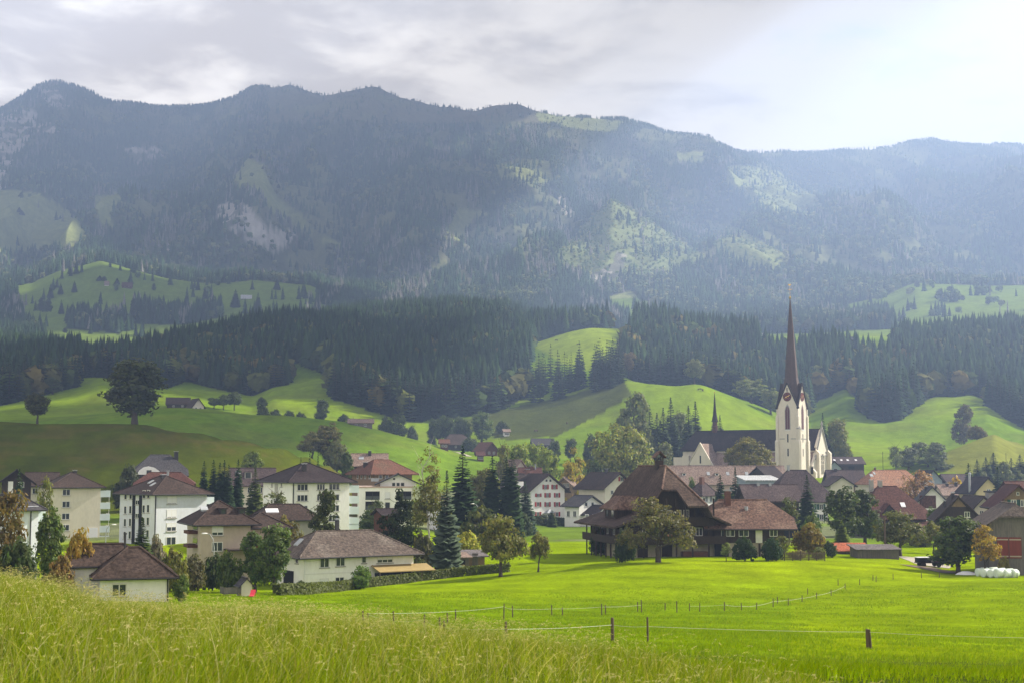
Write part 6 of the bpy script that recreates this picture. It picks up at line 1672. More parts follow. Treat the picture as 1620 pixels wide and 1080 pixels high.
T('oval', 1366, 266, 772, 46, (.034, .050, .015), 'right of two dark leafy trees above the rusty shed', var=2)
T('spruce', 1330, 238, 822, 26, (.075, .105, .022), 'small light green conical tree on the lawn')
T('wide', 1421, 224, 804, 74, (.062, .072, .026), 'wide dull green fruit tree behind the grey board shed', name='fruit_tree', var=0)
T('leaning', 1473, 236, 822, 32, (.085, .088, .028), 'small leaning fruit tree left of the dark oval tree', name='fruit_tree')
T('oval', 1511, 195, 814, 60, (.042, .064, .020), 'dense oval ash in the farmyard beside the bales', name='leafy_tree', var=0)
T('airy', 1555, 188, 828, 42, (.17, .125, .022), 'thin yellow-leaved tree before the board barn')
T('bush', 1583, 190, 878, 20, (.15, .14, .03), 'small yellowish bush behind the bales')
T('oval', 1474, 284, 799, 20, MG, 'small green tree between farmhouse and brown chalet')
T('spruce', 1578, 384, 738, 26, (.016, .030, .018), 'dark spruce before the cream-yellow gable')
T('column', 1532, 436, 732, 22, (.018, .032, .018), 'thick dark fir behind the beige house roof')
T('bush', 1508, 442, 750, 38, (.21, .15, .022), 'yellow-orange round tree behind the beige roofs')
T('airy', 1448, 396, 740, 52, (.15, .095, .058), 'orange-brown nearly bare tree before the orange roof')
T('bush', 1452, 260, 846, 30, OL, 'olive bush beside the wide dull fruit tree')
T('bush', 1398, 226, 858, 26, MG, 'green bush at the rear of the grey board shed')
# --- trees behind the village
tr = random.Random(3)
for i, (k, px, top, w_) in enumerate((('oval', 1005, 618, 42), ('spruce', 1028, 640, 22), ('spruce', 1040, 652, 18), ('spruce', 1050, 644, 20), ('spruce', 1062, 628, 22), ('oval', 1076, 648, 24), ('spruce', 1090, 640, 20), ('spruce', 1101, 634, 20), ('round', 985, 650, 34), ('round', 1018, 660, 34), ('spruce', 1045, 664, 24), ('round', 1075, 672, 26), ('spruce', 1132, 652, 16), ('spruce', 1140, 656, 14))):
    T(k, px, 625 + 14 * (i % 3), top, w_ * (1.5 if k == 'spruce' else 1), (.034, .052, .028) if k == 'spruce' else (.085, .105, .045), ('dark conifer' if k == 'spruce' else 'leafy tree') + ' in the small wood between the huge lime and the church roof', 'wood left of the church')
for i, (k, px, top, w_) in enumerate((('airy', 1417, 704, 22), ('oval', 1437, 704, 30), ('round', 1455, 698, 36), ('oval', 1482, 698, 30), ('round', 1468, 722, 40), ('round', 1444, 724, 34), ('bush', 1492, 730, 34))):
    T(k, px, 612 + 10 * (i % 3), top, w_, (.078, .098, .058), 'bluish green leafy tree in the clump behind the orange roof', 'clump behind the orange roof')
for i, (k, px, top, w_) in enumerate((('spruce', 1546, 726, 20), ('spruce', 1560, 722, 22), ('spruce', 1572, 715, 24), ('round', 1588, 728, 26), ('spruce', 1600, 724, 24), ('spruce', 1614, 718, 24), ('round', 1555, 745, 26), ('round', 1606, 742, 30))):
    T(k, px, 545 + 10 * (i % 3), top, w_ * (1.4 if k == 'spruce' else 1), (.034, .052, .034) if k == 'spruce' else (.070, .085, .040), ('dark conifer' if k == 'spruce' else 'leafy tree') + ' in the strip of wood behind the cream-yellow gable house', 'wood at the right village edge')
for i, (k, px, top, w_, c) in enumerate((('spruce', 1303, 652, 20, SPC), ('spruce', 1313, 668, 24, SPC), ('oval', 1327, 660, 30, (.085, .095, .03)), ('bush', 1335, 690, 28, (.07, .09, .03)))):
    T(k, px, 640 + 8 * (i % 2), top, w_, c, ['slim dark spruce right behind the church gable', 'lower dark spruce right behind the church gable', 'yellow-green tree beside the two spruces at the church gable', 'low bush tree at the meadow edge right of the church gable'][i])
T('round', 1190, 908, 598, 50, (.095, .115, .045), 'pale round tree on the crest left of the clock tower')
T('oval', 1221, 884, 612, 30, (.085, .105, .04), 'second pale tree touching the clock tower on its left')
T('round', 1272, 905, 618, 22, (.08, .09, .04), 'small pale tree just right of the spire base')
T('round', 1100, 930, 566, 28, (.080, .095, .042), 'pale leafy tree at the forest edge above the sunny knoll')
T('round', 996, 990, 556, 24, (.095, .075, .035), 'brownish leafy tree at the left end of the church-side forest')
T('bush', 1547, 688, 671, 28, (.075, .07, .032), 'round brownish tree on the yellow spur')
T('oval', 1526, 800, 638, 28, (.060, .055, .030), 'dark half-bare tree on the shaded pasture above the spur')
for i, (px, top, w_) in enumerate(((688, 660, 22), (700, 655, 24), (712, 658, 22), (724, 656, 22), (736, 662, 18))):
    T('round', px, 795 + 6 * (i % 2), top, w_, (.036, .056, .022), ['leftmost', 'second', 'middle', 'fourth', 'rightmost'][i] + ' dark tree of the short avenue behind the far farmhouse', 'avenue behind the far farmhouse')
T('oval', 762, 800, 650, 30, (.055, .085, .026), 'taller light green tree right of the far avenue')
for px, D, top, w_, k, l in ((631, 770, 650, 22, 'oval', 'dark tall tree at the right of the valley bushes'), (611, 770, 656, 26, 'bush', 'low round bush left of the dark valley tree'), (652, 775, 672, 18, 'bush', 'tiny bush right of the dark valley tree'), (683, 765, 682, 16, 'spruce', 'small cone tree before the far avenue'), (795, 830, 664, 20, 'bush', 'bush beside the tiny white hut on the slope'), (414, 800, 627, 18, 'oval', 'left dark tree on the far field edge'), (508, 815, 630, 20, 'oval', 'right dark tree on the far field edge'), (433, 805, 645, 22, 'bush', 'low bush right of the left field-edge tree'), (455, 805, 648, 20, 'bush', 'low bush midway on the far field edge'), (476, 805, 650, 20, 'bush', 'low bush left of the right field-edge tree'), (546, 800, 653, 28, 'bush', 'flat bush at the right end of the far field edge'),
                       (337, 850, 628, 22, 'round', 'dark tree right beside the hidden far farm'), (352, 850, 622, 20, 'round', 'second dark tree right of the hidden far farm'), (369, 855, 618, 22, 'round', 'lighter tree at the right end of the hidden farm trees'), (877, 610, 692, 18, 'oval', 'dark tree left of the small yellow poplar field'), (902, 640, 692, 22, 'round', 'grey-green tree behind the yellow poplar'), (934, 640, 684, 26, 'bush', 'dark bush tree in the shaded hollow left of the huge lime'), (745, 740, 690, 30, 'bush', 'dark bushes hiding the far farmhouse wall'), (80, 930, 596, 24, 'oval', 'autumn-tinted tree at the lower forest edge, far left')):
    T(k, px, D, top, w_, (.040, .058, .026), l)
# scattered trees on the upper pastures (too small for parts)
def lone(kind, px, D, top, w_, col, label, group):
    cm, tm = PROTO[kind][0]; ph, pw = PD[kind][0]; x, y, z = at(px, D)
    o = link('spruce_tree' if kind == 'spruce' else 'leafy_tree', cm, None, (x, y, z)); h = (zof(top, D) - z) / ph
    if h < 4: h = 11
    o.scale = (w_ * D / F / pw, w_ * D / F / pw, h); o.color = (*col, 1)
    return tag(o, label, CATS.get(kind, ('', 'tree'))[1], group)
for px, D, top, w_ in ((72, 2080, 449, 9), (88, 2090, 448, 8), (57, 1960, 470, 9), (69, 1950, 472, 11), (90, 1960, 474, 8), (150, 2120, 436, 9), (157, 2110, 437, 8), (178, 2110, 440, 8), (110, 2080, 444, 8), (237, 2100, 448, 6), (368, 2010, 458, 14), (404, 1930, 462, 12), (434, 2180, 441, 10), (290, 2010, 462, 9), (205, 1900, 470, 8), (97, 1800, 518, 7), (472, 1960, 469, 6), (58, 1760, 503, 14)):
    lone('round' if px % 2 else 'spruce', px, D, top, w_, (.034, .048, .026), 'tiny dark tree standing free on the upper left pasture', 'free trees on the upper left pasture')
for px, D, top, w_ in ((20, 2740, 345, 7), (28, 2800, 312, 7), (31, 2790, 310, 6), (47, 2770, 320, 8), (52, 2765, 322, 7), (63, 2770, 318, 7), (18, 2660, 340, 8), (22, 2660, 341, 8), (84, 2700, 355, 5), (390, 2870, 262, 7), (404, 2850, 290, 7), (410, 2830, 295, 8), (434, 2800, 315, 6)):
    lone('spruce', px, float(md(D)), top, w_, (.030, .042, .026), 'lone spruce on a mountain meadow', 'lone spruces on the mountain meadows')
for px, D, top, w_ in ((1510, 2180, 462, 10), (1493, 2120, 468, 8), (1458, 2240, 445, 9), (1530, 2050, 485, 8), (1570, 2000, 475, 8)):
    lone('round', px, D, top, w_, (.05, .062, .035), 'hazy small tree on the far right pasture', 'trees on the far right pasture')
# --- the foremost spruces of the hill forests, one by one
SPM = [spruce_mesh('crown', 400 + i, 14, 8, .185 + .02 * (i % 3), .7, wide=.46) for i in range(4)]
TRK = pole_mesh(.013, .9, 5)
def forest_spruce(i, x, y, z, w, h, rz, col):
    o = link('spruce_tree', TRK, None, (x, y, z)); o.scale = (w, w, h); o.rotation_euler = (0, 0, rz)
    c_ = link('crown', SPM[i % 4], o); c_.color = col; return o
GRP = ((0, 125, 'left hill forest', 'dark spruce at the lower edge of the leftmost forest'), (125, 500, 'forest above the far fields', 'dark spruce at the lower edge of the forest above the far left fields'), (500, 800, 'forest on the middle knob', 'dark spruce at the lower edge of the forest on the middle knob'), (800, 985, 'open wood on the bank', 'tall thin spruce in the open wood on the bank left of the sunny knoll'), (985, 1240, 'forest behind the church', 'dark spruce in the front of the forest behind the church'), (1240, 1700, 'right hill forest', 'dark spruce in the front of the forest right of the spire'))
for i, (x, y, z, h, px) in enumerate(SINGLE):
    k = tr.uniform(.7, 1.35); o = forest_spruce(i, x, y, z - .5, h * tr.uniform(1.0, 1.3), h * tr.uniform(.95, 1.12), tr.uniform(0, 6.28), (.018 * k, .032 * k, .016 * k, 1))
    g = [q for q in GRP if q[0] <= px < q[1]] or [GRP[0] if px < 0 else GRP[-1]]
    tag(o, g[0][3], 'spruce', g[0][2])
ow = random.Random(8)
for i in range(64):
    px = ow.choice((ow.uniform(838, 905), ow.uniform(912, 986), ow.uniform(935, 986))); D = ow.uniform(905, 985); x, y, z = at(px, D); h = ow.uniform(19, 27)
    k = ow.uniform(.7, 1.3); o = forest_spruce(i, x, y, z - .5, h * ow.uniform(.8, 1.05), h, ow.uniform(0, 6.28), (.020 * k, .034 * k, .017 * k, 1))
    tag(o, GRP[3][3], 'spruce', GRP[3][2])

# --- hedges
def hedge(name, label, pts, wd, ht, col, n, seed, ls=.16):
    """clipped hedge along ground points: leaf faces over a rounded box that follows the ground"""
    r = np.random.default_rng(seed); P = [Vector(p) for p in pts]
    seg = [(P[i + 1] - P[i]).length for i in range(len(P) - 1)]; tot = sum(seg)
    s = r.random(n) * tot; acc = np.cumsum([0] + seg); k = np.clip(np.searchsorted(acc, s, side='right') - 1, 0, len(seg) - 1)
    t = (s - acc[k]) / np.array(seg)[k]
    A = np.array([tuple(p) for p in P]); c = A[k] * (1 - t)[:, None] + A[k + 1] * t[:, None]
    d = A[k + 1] - A[k]; d[:, 2] = 0; d /= np.linalg.norm(d, axis=1)[:, None]; nx = np.stack([d[:, 1], -d[:, 0], d[:, 2] * 0], -1)
    q = r.random(n); side_ = np.where(q < .36, 1, np.where(q < .72, -1, 0))
    u = np.where(side_ == 0, r.uniform(-1, 1, n), side_ * r.uniform(.86, 1.06, n)); z = np.where(side_ == 0, r.uniform(.93, 1.05, n), r.random(n))
    pos = c + nx * (u * wd / 2)[:, None]; pos[:, 2] = height(pos[:, 0], pos[:, 1]) + z * ht
    nn = nx * side_[:, None] + np.array([0, 0, .3]) + r.normal(0, .5, (n, 3)); nn[side_ == 0, 2] += 1; nn /= np.linalg.norm(nn, axis=1)[:, None]
    uu = np.cross(nn, r.normal(size=(n, 3))); uu /= np.linalg.norm(uu, axis=1)[:, None]; ww = np.cross(nn, uu); sc = ls * r.uniform(.6, 1.3, (n, 1))
    v = np.stack([pos - uu * sc, pos - ww * sc, pos + uu * sc, pos + ww * sc], 1).reshape(-1, 3); i = np.arange(n) * 4
    cl = np.repeat(r.uniform(.65, 1.35, n), 4)[:, None] * np.ones((1, 3))
    o = link(name, np_mesh(name, v, np.stack([i, i + 1, i + 2, i + 3], -1), M_leaf, cl)); o.color = (*col, 1)
    return tag(o, label, 'hedge')
hp = [hit(px, py, 150, 260) for px, py in ((438, 941), (480, 940), (520, 936), (560, 931), (610, 925), (660, 919), (710, 913), (760, 908), (806, 904))]
hedge('hedge', 'long low clipped hedge between the white house and the meadow', hp, 1.1, 1.15, (.105, .125, .030), 9000, 1, .17)
hp = [at(830, 412), at(880, 410), at(928, 408)]
hedge('hedge', 'straight dark hedge below the red-shuttered house', hp, 1.4, 2.2, (.055, .080, .022), 4000, 2, .28)
# ================================================================== smaller things
M_post = surf('fence_timber', (.13, .095, .065), (.08, .06, .045), scale=5, streak=(3, 3, .5), rough=.95)
M_tape = surf('white_tape', (.52, .54, .46), rough=.6)
def ribbon(name, pts, wd, mat, label=None, kind='structure', lift=.05):
    """a path draped over the ground"""
    P = []
    for a, b in zip(pts[:-1], pts[1:]):
        n = max(2, int((Vector(b[:2]) - Vector(a[:2])).length / 3))
        for i in range(n): P.append(Vector(a[:2]).lerp(Vector(b[:2]), i / n))
    P.append(Vector(pts[-1][:2])); m = MB()
    for k, p in enumerate(P):
        d = (P[min(k + 1, len(P) - 1)] - P[max(k - 1, 0)]).normalized(); nrm = Vector((-d.y, d.x))
        for s in (-1, -.33, .33, 1):
            q = p + nrm * s * wd / 2; m.v.append((q.x, q.y, hz(q.x, q.y) + lift))
    for k in range(len(P) - 1):
        for j in range(3): m.f.append((4 * k + j, 4 * k + j + 1, 4 * k + j + 5, 4 * k + j + 4)); m.m.append(0)
    return tag(m.build(name, mat), label, None, None, kind)
M_gravel = surf('gravel', (.40, .36, .29), (.30, .27, .22), scale=1.5, rough=.95, fine=(6, .2))
M_asph = surf('worn_asphalt', (.16, .155, .15), (.12, .115, .11), scale=.6, rough=.9)
ribbon('gravel_path', [at(1412, 222), at(1440, 222), at(1470, 208), at(1500, 207)], 5, M_gravel)
ribbon('earth_yard', [at(1440, 204), at(1500, 196), at(1560, 196), at(1625, 197)], 4.5, surf('trodden_earth', (.17, .12, .08), (.11, .085, .055), scale=.8, rough=.95), lift=.08)
ribbon('farm_road', [at(690, 742), at(705, 705), at(722, 668), at(742, 640)], 3.2, M_gravel, lift=.15)
ribbon('village_street', [at(575, 243), at(610, 236), at(650, 240)], 5, M_asph)
ribbon('village_street', [at(1000, 300), at(1100, 285), at(1200, 283), at(1300, 290)], 5, M_asph)

# fence posts: each its own thing, placed where the photo shows foot and tip
def post(px, foot, tip, label, group=None, r=.055, D=None, split=False):
    x, y, z = hit(px, foot, 40, 235) if D is None else at(px, D)
    h = zof(tip, y) - z; h = min(max(h, .7), 1.7)
    m = MB(); ln = random.Random(px).uniform(-.03, .03)
    m.tube([(0, 0, -.3), (ln * .5, 0, h * .5), (ln, 0, h - .03), (ln, 0, h)], [r * 1.05, r, r * .95, r * .6], 7)
    if split:
        m.v = [(a - .06, b, c) for a, b, c in m.v]
        m.tube([(.10, 0, -.3), (.05, 0, h * .5), (.02, 0, h * .98)], [r * .9, r * .85, r * .7], 7)
    o = m.build('fence_post', M_post, None, (x, y, z)); tag(o, label, 'post', group); return (x, y, z + h)
near = []
for px, ft, tp, lb, r, sp in ((574, 991, 965, 'dark fence post leftmost on the meadow, just above the tall grass', .06, 0), (582, 988, 977, 'short stub of post at the left fence corner', .05, 0), (623, 990, 966, 'grey fence post second from the left corner', .05, 0), (671, 992, 971, 'fence post third from the left corner', .05, 0),
                      (696, 1002, 976, 'fence post beside the red-capped stub', .055, 0), (702, 1004, 992, 'short stub post with reddish tip', .06, 0), (801, 1014, 982, 'grey fence post holding the near tape before the middle of the meadow', .055, 0), (969, 1014, 976, 'stout sunlit fence post in the middle of the meadow', .085, 0), (1025, 1016, 975, 'slim dark fence post right of the stout sunlit one', .05, 0), (1375, 1026, 994, 'split double fence post standing alone on the right meadow', .075, 1)):
    near.append(post(px, ft, tp, lb, None, r, split=bool(sp)))
mid = []
for px, ft, tp in ((708, 986, 970), (721, 980, 963), (797, 980, 954), (811, 976, 957), (873, 974, 956), (890, 973, 960), (952, 973, 954), (958, 972, 956), (1009, 967, 951), (1015, 968, 948), (1052, 965, 953), (1071, 968, 950)):
    mid.append(post(px, ft, tp, 'fence post in the paddock row crossing the mid meadow', 'paddock posts in the mid meadow', .05))
far_ = []
for px, ft, tp in ((1091, 966, 953), (1107, 967, 953), (1146, 966, 951), (1173, 965, 954), (1197, 964, 954), (1223, 960, 946), (1230, 954, 946), (1247, 957, 949), (1269, 952, 944), (1278, 940, 932), (1292, 947, 940), (1315, 942, 932), (1326, 925, 916), (1337, 932, 924), (1360, 925, 917), (1381, 918, 910), (1386, 920, 911), (1413, 916, 908), (1458, 914, 905), (1486, 913, 904), (1609, 914, 907)):
    far_.append(post(px, ft, tp, 'thin fence post in the far row curving up to the farmyard', 'far fence row towards the farmyard', .045))
def tape(label, P, r=.014, sag=.05):
    pts = []
    for a, b in zip(P[:-1], P[1:]):
        a, b = Vector(a), Vector(b); n = 5
        for i in range(n): t = i / n; pts.append(a.lerp(b, t) - Vector((0, 0, sag * 4 * t * (1 - t))))
    pts.append(Vector(P[-1])); m = MB(); m.tube(pts, r, 4)
    tag(m.build('fence_tape', M_tape), label, 'fence tape')
dn = lambda p, d: (p[0], p[1], p[2] - d)
ex, ey, ez_ = hit(1640, 1035, 40, 200)
tape('white electric tape running along the near fence posts', [dn(near[1], .1), dn(near[2], .55), dn(near[3], .3), dn(near[4], .5), dn(near[6], .3), dn(near[7], .35), dn(near[8], .45), dn(near[9], .15), (ex, ey, ez_ + .7)], .008)
tape('white electric tape along the paddock row further back', [dn(near[1], .05), dn(mid[1], .15), dn(mid[2], .25), dn(mid[3], .3), dn(mid[4], .35), dn(mid[6], .3), dn(mid[9], .5)], .009)
tape('thin tape along the far curved fence row', [dn(p, .3) for p in (far_[0], far_[2], far_[3], far_[4], far_[5], far_[8], far_[10], far_[11], far_[13])], .01)

# silage bales
M_wrap = surf('pale_green_wrap', (.62, .70, .62), (.54, .62, .55), scale=1.5, streak=(1, 1, 3), rough=.35, spec=.5)
def bale_mesh():
    m = MB(); prof = [(.02, -.6), (.45, -.6), (.56, -.57), (.62, -.48), (.63, 0), (.62, .48), (.56, .57), (.45, .6), (.02, .6)]
    r = random.Random(2); n = 22
    for rr, z in prof:
        for j in range(n):
            t = 2 * math.pi * j / n; k = rr * (1 + r.uniform(-.02, .02)); m.v.append((z, k * math.cos(t), .6 + k * math.sin(t)))
    for k in range(len(prof) - 1):
        for j in range(n): m.f.append((k * n + j, k * n + (j + 1) % n, (k + 1) * n + (j + 1) % n, (k + 1) * n + j)); m.m.append(0)
    me = m.mesh('silage_bale', M_wrap); me.polygons.foreach_set('use_smooth', [True] * len(me.polygons)); return me
BM = bale_mesh()
lab = ['leftmost wrapped bale of the front row', 'second wrapped bale from the left in front', 'third wrapped bale from the left in front', 'fourth wrapped bale, largest looking in front', 'fifth wrapped bale from the left in front', 'rightmost wrapped bale of the front row', 'back row bale on the left', 'back row bale in the middle', 'back row bale on the right', 'back row bale at the far right end']
for i, (px, D, s) in enumerate(((1546, 187.5, 1), (1555, 184.5, 1.05), (1565, 183.5, 1.0), (1576, 182.5, 1.12), (1587, 182.5, 1.02), (1599, 182.8, 1.02), (1553, 188.5, 1.05), (1567, 187, 1.15), (1580, 186, 1.1), (1592, 185.6, 1.05))):
    x, y, z = at(px, D); o = link('silage_bale', BM, None, (x, y, z - .03)); s *= .88; o.scale = (s, s, s); o.rotation_euler = (0, 0, R(20 + 9 * (i % 3)))
    tag(o, lab[i] + ', pale green film', 'bale', 'silage bales by the field')
# farm trailer, white tarp, junk
x, y, z = at(1466, 205); t_ = empty('farm_trailer', (x, y, z), R(4), 'dark farm trailer with a white-topped box parked left of the oval ash', 'trailer')
m = MB(); m.box(-1.9, 1.9, -.8, .8, .55, .68); m.build('chassis', M_gutter, t_)
m = MB(); m.box(-1.8, 0, -.75, .75, .69, 1.3); m.build('box', M_dark, t_)
m = MB(); m.box(-1.85, .0, -.8, .8, 1.303, 1.38); m.build('cover', M_white_blind, t_)
m = MB(); m.box(.1, .5, -.6, .6, .69, 1.55); m.build('column', M_conc, t_)
m = MB(); m.box(.6, 2.6, -.7, .7, .69, 1.2); m.build('crate', WL['redwood'], t_)
for sx in (-1.1, 1.1):
    for sy in (-.85, .85):
        w = MB(); w.v = [(sx + .34 * math.cos(a), sy + s_ * .1, .34 + .34 * math.sin(a)) for s_ in (-1, 1) for a in np.linspace(0, 6.283, 14, endpoint=False)]
        w.f = [tuple(range(14)), tuple(range(27, 13, -1))] + [(j, 14 + j, 14 + (j + 1) % 14, (j + 1) % 14) for j in range(14)]; w.m = [0] * len(w.f); w.build('wheel', M_gutter, t_)
x, y, z = at(1524, 192); m = MB(); r = random.Random(4)
n = 10; ring = [[(rr * math.cos(2 * math.pi * j / n) * 1.5, rr * math.sin(2 * math.pi * j / n), hh + r.uniform(-.04, .04)) for j in range(n)] for rr, hh in ((1.0, .02), (.75, .25), (.4, .42))]
for k in range(2):
    for j in range(n): m.poly([ring[k][j], ring[k][(j + 1) % n], ring[k + 1][(j + 1) % n], ring[k + 1][j]])
m.poly(ring[2]); tag(m.build('tarpaulin', M_white_blind, None, (x, y, z)), 'white tarpaulin heap on the ground between ash tree and bales', 'tarpaulin')
# wooden pole by the grey shed, mast behind the orange roof, lamps
def pole(name, px, D, top, r, mat, label, cat):
    x, y, z = at(px, D); m = MB(); h = zof(top, y) - z; m.tube([(0, 0, -.5), (0, 0, h)], [r, r * .75], 8)
    return tag(m.build(name, mat, None, (x, y, z)), label, cat)
pole('wooden_pole', 1397.5, 221, 817, .16, M_post, 'plain wooden pole behind the grey board shed', 'pole')
pole('antenna_mast', 1397, 560, 714, .12, M_gutter, 'thin dark mast rising above the orange roof', 'mast')
pole('antenna_mast', 1592, 560, 716, .10, M_gutter, 'thin mast before the wood at the right village edge', 'mast')
def lamp(px, D, top, side, label):
    x, y, z = at(px, D); h = zof(top, y) - z; t_ = empty('street_lamp', (x, y, z), 0, label, 'street lamp')
    m = MB(); P = [(0, 0, -.3), (0, 0, h * .75), (side * .15, 0, h * .9), (side * .6, 0, h * .985), (side * 1.1, 0, h)]; m.tube(P, [.075, .065, .06, .05, .045], 8); m.build('pole', M_copper, t_)
    m = MB(); m.lathe([(.02, h - .1), (.22, h - .09), (.25, h - .02), (.15, h + .08), (.02, h + .1)], 10, (0, 0)); m.v = [(side * 1.25 + a * 1.7, b, c) for a, b, c in m.v]; m.build('lamp_head', M_frame, t_)
lamp(170, 226, 829, 1, 'curved street lamp beside the cream apartment block')
lamp(341, 183, 843, -1, 'curved street lamp before the beige villa front')
lamp(758, 266, 796, -1, 'curved street lamp between the tall spruce and columnar firs')
# garden fence by the farmhouse wing
x0, y0_, z0_ = at(1213, 202); x1, y1_, z1_ = at(1302, 204)
t_ = empty('garden_fence', (x0, y0_, z0_), 0, 'weathered paling fence around the farmhouse garden', 'fence')
def fpt(t): X, Y = x0 + (x1 - x0) * t, y0_ + (y1_ - y0_) * t; return Vector((X - x0, Y - y0_, hz(X, Y) - z0_))
for k in range(8):
    p = fpt(k / 7); m = MB(); m.box(p.x - .06, p.x + .06, p.y - .06, p.y + .06, p.z - .3, p.z + 1.35); m.build('post', M_post, t_)
for hgt in (.45, 1.05):
    m = MB(); m.tube([fpt(k / 14) + Vector((0, -.09, hgt)) for k in range(15)], .045, 4); m.build('rail', M_post, t_)
m = MB()
for k in range(60):
    p = fpt((k + .5) / 60); m.box(p.x - .035, p.x + .035, p.y - .17, p.y - .14, p.z + .1, p.z + 1.2 + .05 * (k % 3))
m.build('paling', M_post, t_)
x, y, z = at(460, 179)
# far farms and huts, each a small building
def farm(px, D, wpx, eave, ridge, label, wall='wood', roof='brown', th=10, axis='x', l=9, name='farmhouse', cat='farmhouse', rt='gable', base=3):
    px0_, D0_ = px, D; D = min(max(hit(px, eave + 3.0 * F / D, D * .82, D * 1.3)[1], D * .82), D * 1.28)
    if D > D0_ * 1.27: D = D0_
    H = House(name, label, cat, px, D, th, w=wpx * D / F, l=l, eave=eave, wall=wall, base=base)
    if H.h < 1.5: H.root.location.z -= (2.2 - H.h); H.z = H.root.location.z; H.h = 2.2
    rise = max(zof(ridge, D + l / 2) - H.z - H.h, 1.2)
    H.block(rt, axis, rise=rise, ov=.9, mat=roof, th=.3)
    for k in range(2): H.window('R', H.w * (.3 + .4 * k), max(.6, H.h - 1.9), w=1.1, h=1.1, sill=False)
    return H
farm(711, 735, 34, 702, 687, 'dark far farmhouse with brown roof half hidden in bushes by the pale road', th=18, l=14, rt='half')
farm(697, 742, 12, 700, 695, 'small reddish shed left of the dark far farmhouse', 'redwood', 'red', th=5, l=6, name='shed', cat='shed')
farm(768, 690, 22, 711, 700, 'far timber chalet with bright roof flank, beyond the tall spruce', 'redwood', 'red', th=30, axis='y', l=11, name='chalet', cat='chalet')
farm(756, 688, 9, 719, 714, 'tiny dark red shed left of the far timber chalet', 'redwood', 'maroon', th=5, l=5, name='shed', cat='shed')
farm(844, 645, 32, 703, 694, 'far flat-looking barn with grey roof behind the sunlit limes', 'wood', 'slate', th=4, l=12, name='barn', cat='barn')
farm(798, 828, 8, 682, 679, 'tiny white hut under a bush on the shaded slope', 'white', 'tan', th=10, l=5, name='hut', cat='hut')
farm(262, 860, 34, 638, 629, 'far farm with long brown roof peeping over the field crest', 'wood', 'brown', th=12, l=10)
farm(303, 850, 18, 642, 631, 'far cream gable house beside the long brown farm roof', 'cream', 'brown', th=30, axis='y', l=10, name='house', cat='house')
farm(997, 1290, 22, 520, 515, 'long reddish barn lying on the bright hilltop', 'redwood', 'red', th=5, l=10, name='barn', cat='barn')
farm(1204, 1285, 20, 540, 528, 'hill barn with bright pale slanting roof among the treetops', 'wood', 'pale', th=40, l=14, axis='y', name='barn', cat='barn')
farm(1283, 2120, 28, 492, 488, 'hazy long farmhouse on the small bright clearing beyond the spire', 'redwood', 'tan', th=8, l=12)
farm(158, 2090, 6, 450, 445, 'tiny white house on the upper left pasture', 'white', 'tan', th=10, l=6, name='house', cat='house')
farm(186, 2075, 15, 452, 447, 'tiny red-brown chalet on the upper left pasture', 'redwood', 'maroon', th=10, l=8, name='chalet', cat='chalet')
farm(377, 1960, 16, 472, 467, 'grey-roofed barn on the right of the upper left pasture', 'greywood', 'pale', th=10, l=9, name='barn', cat='barn')
farm(1350, 1300, 9, 537, 533, 'tiny dark hut on the bright strip right of the spire', 'wood', 'slate', th=5, l=5, name='hut', cat='hut')
farm(552, 790, 36, 668, 663, 'low grey roof sunk behind the far field crest', 'greywood', 'tan', th=6, l=8, name='barn', cat='barn')
# grazing cattle: one small animal model, copied
M_cow = surf('brown_coat', (.075, .045, .03), (.05, .03, .022), scale=2, rough=.9)
def cow_mesh():
    bm = bmesh.new(); me = bpy.data.meshes.new('cow')
    J = [((0, 0, 1.05), .30), ((.55, 0, 1.08), .34), ((-.55, 0, 1.1), .33), ((-.95, 0, 1.12), .26), ((.95, 0, 1.1), .27), ((1.3, 0, .85), .17), ((1.5, 0, .5), .15), ((1.68, 0, .22), .09)]
    E = [(0, 1), (0, 2), (2, 3), (1, 4), (4, 5), (5, 6), (6, 7)]
    for sx, par in ((.72, 1), (-.85, 3)):
        for sy in (-.2, .2):
            b = len(J); J += [((sx, sy, .8), .14), ((sx + (.03 if sx > 0 else -.08), sy, .42), .085), ((sx, sy, .04), .06)]; E += [(par, b), (b, b + 1), (b + 1, b + 2)]
    b = len(J); J += [((-1.2, 0, 1.1), .05), ((-1.27, 0, .55), .035)]; E += [(3, b), (b, b + 1)]
    for sy in (-1, 1): b = len(J); J += [((1.42, sy * .22, .66), .05)]; E += [(6, b)]
    vs = [bm.verts.new(p) for p, _ in J]
    for a, c in E: bm.edges.new((vs[a], vs[c]))
    bm.verts.layers.skin.verify(); bm.to_mesh(me); bm.free()
    o = bpy.data.objects.new('tmp', me); C.objects.link(o)
    for i, (_, r_) in enumerate(J): me.skin_vertices[0].data[i].radius = (r_, r_)
    me.skin_vertices[0].data[0].use_root = True
    o.modifiers.new('s', 'SKIN'); sb = o.modifiers.new('b', 'SUBSURF'); sb.levels = 1; sb.render_levels = 1
    dg = bpy.context.evaluated_depsgraph_get(); out = bpy.data.meshes.new_from_object(o.evaluated_get(dg)); bpy.data.objects.remove(o)
    out.materials.clear(); out.materials.append(M_cow); out.name = 'cow'; return out
CM = cow_mesh(); cr = random.Random(5)
for px, py in ((848, 684), (897, 671), (1008, 600), (1107, 618), (1112, 620), (880, 540), (915, 546), (1298, 700)):
    x, y, z = hit(px, py, 560, 1350); o = link('cow', CM, None, (x, y, z)); o.rotation_euler = (0, 0, cr.uniform(0, 6.28)); o.scale = (1.15,) * 3
    tag(o, 'small dark cow grazing on the sunny hill pasture', 'cow', 'cows on the hill pastures')
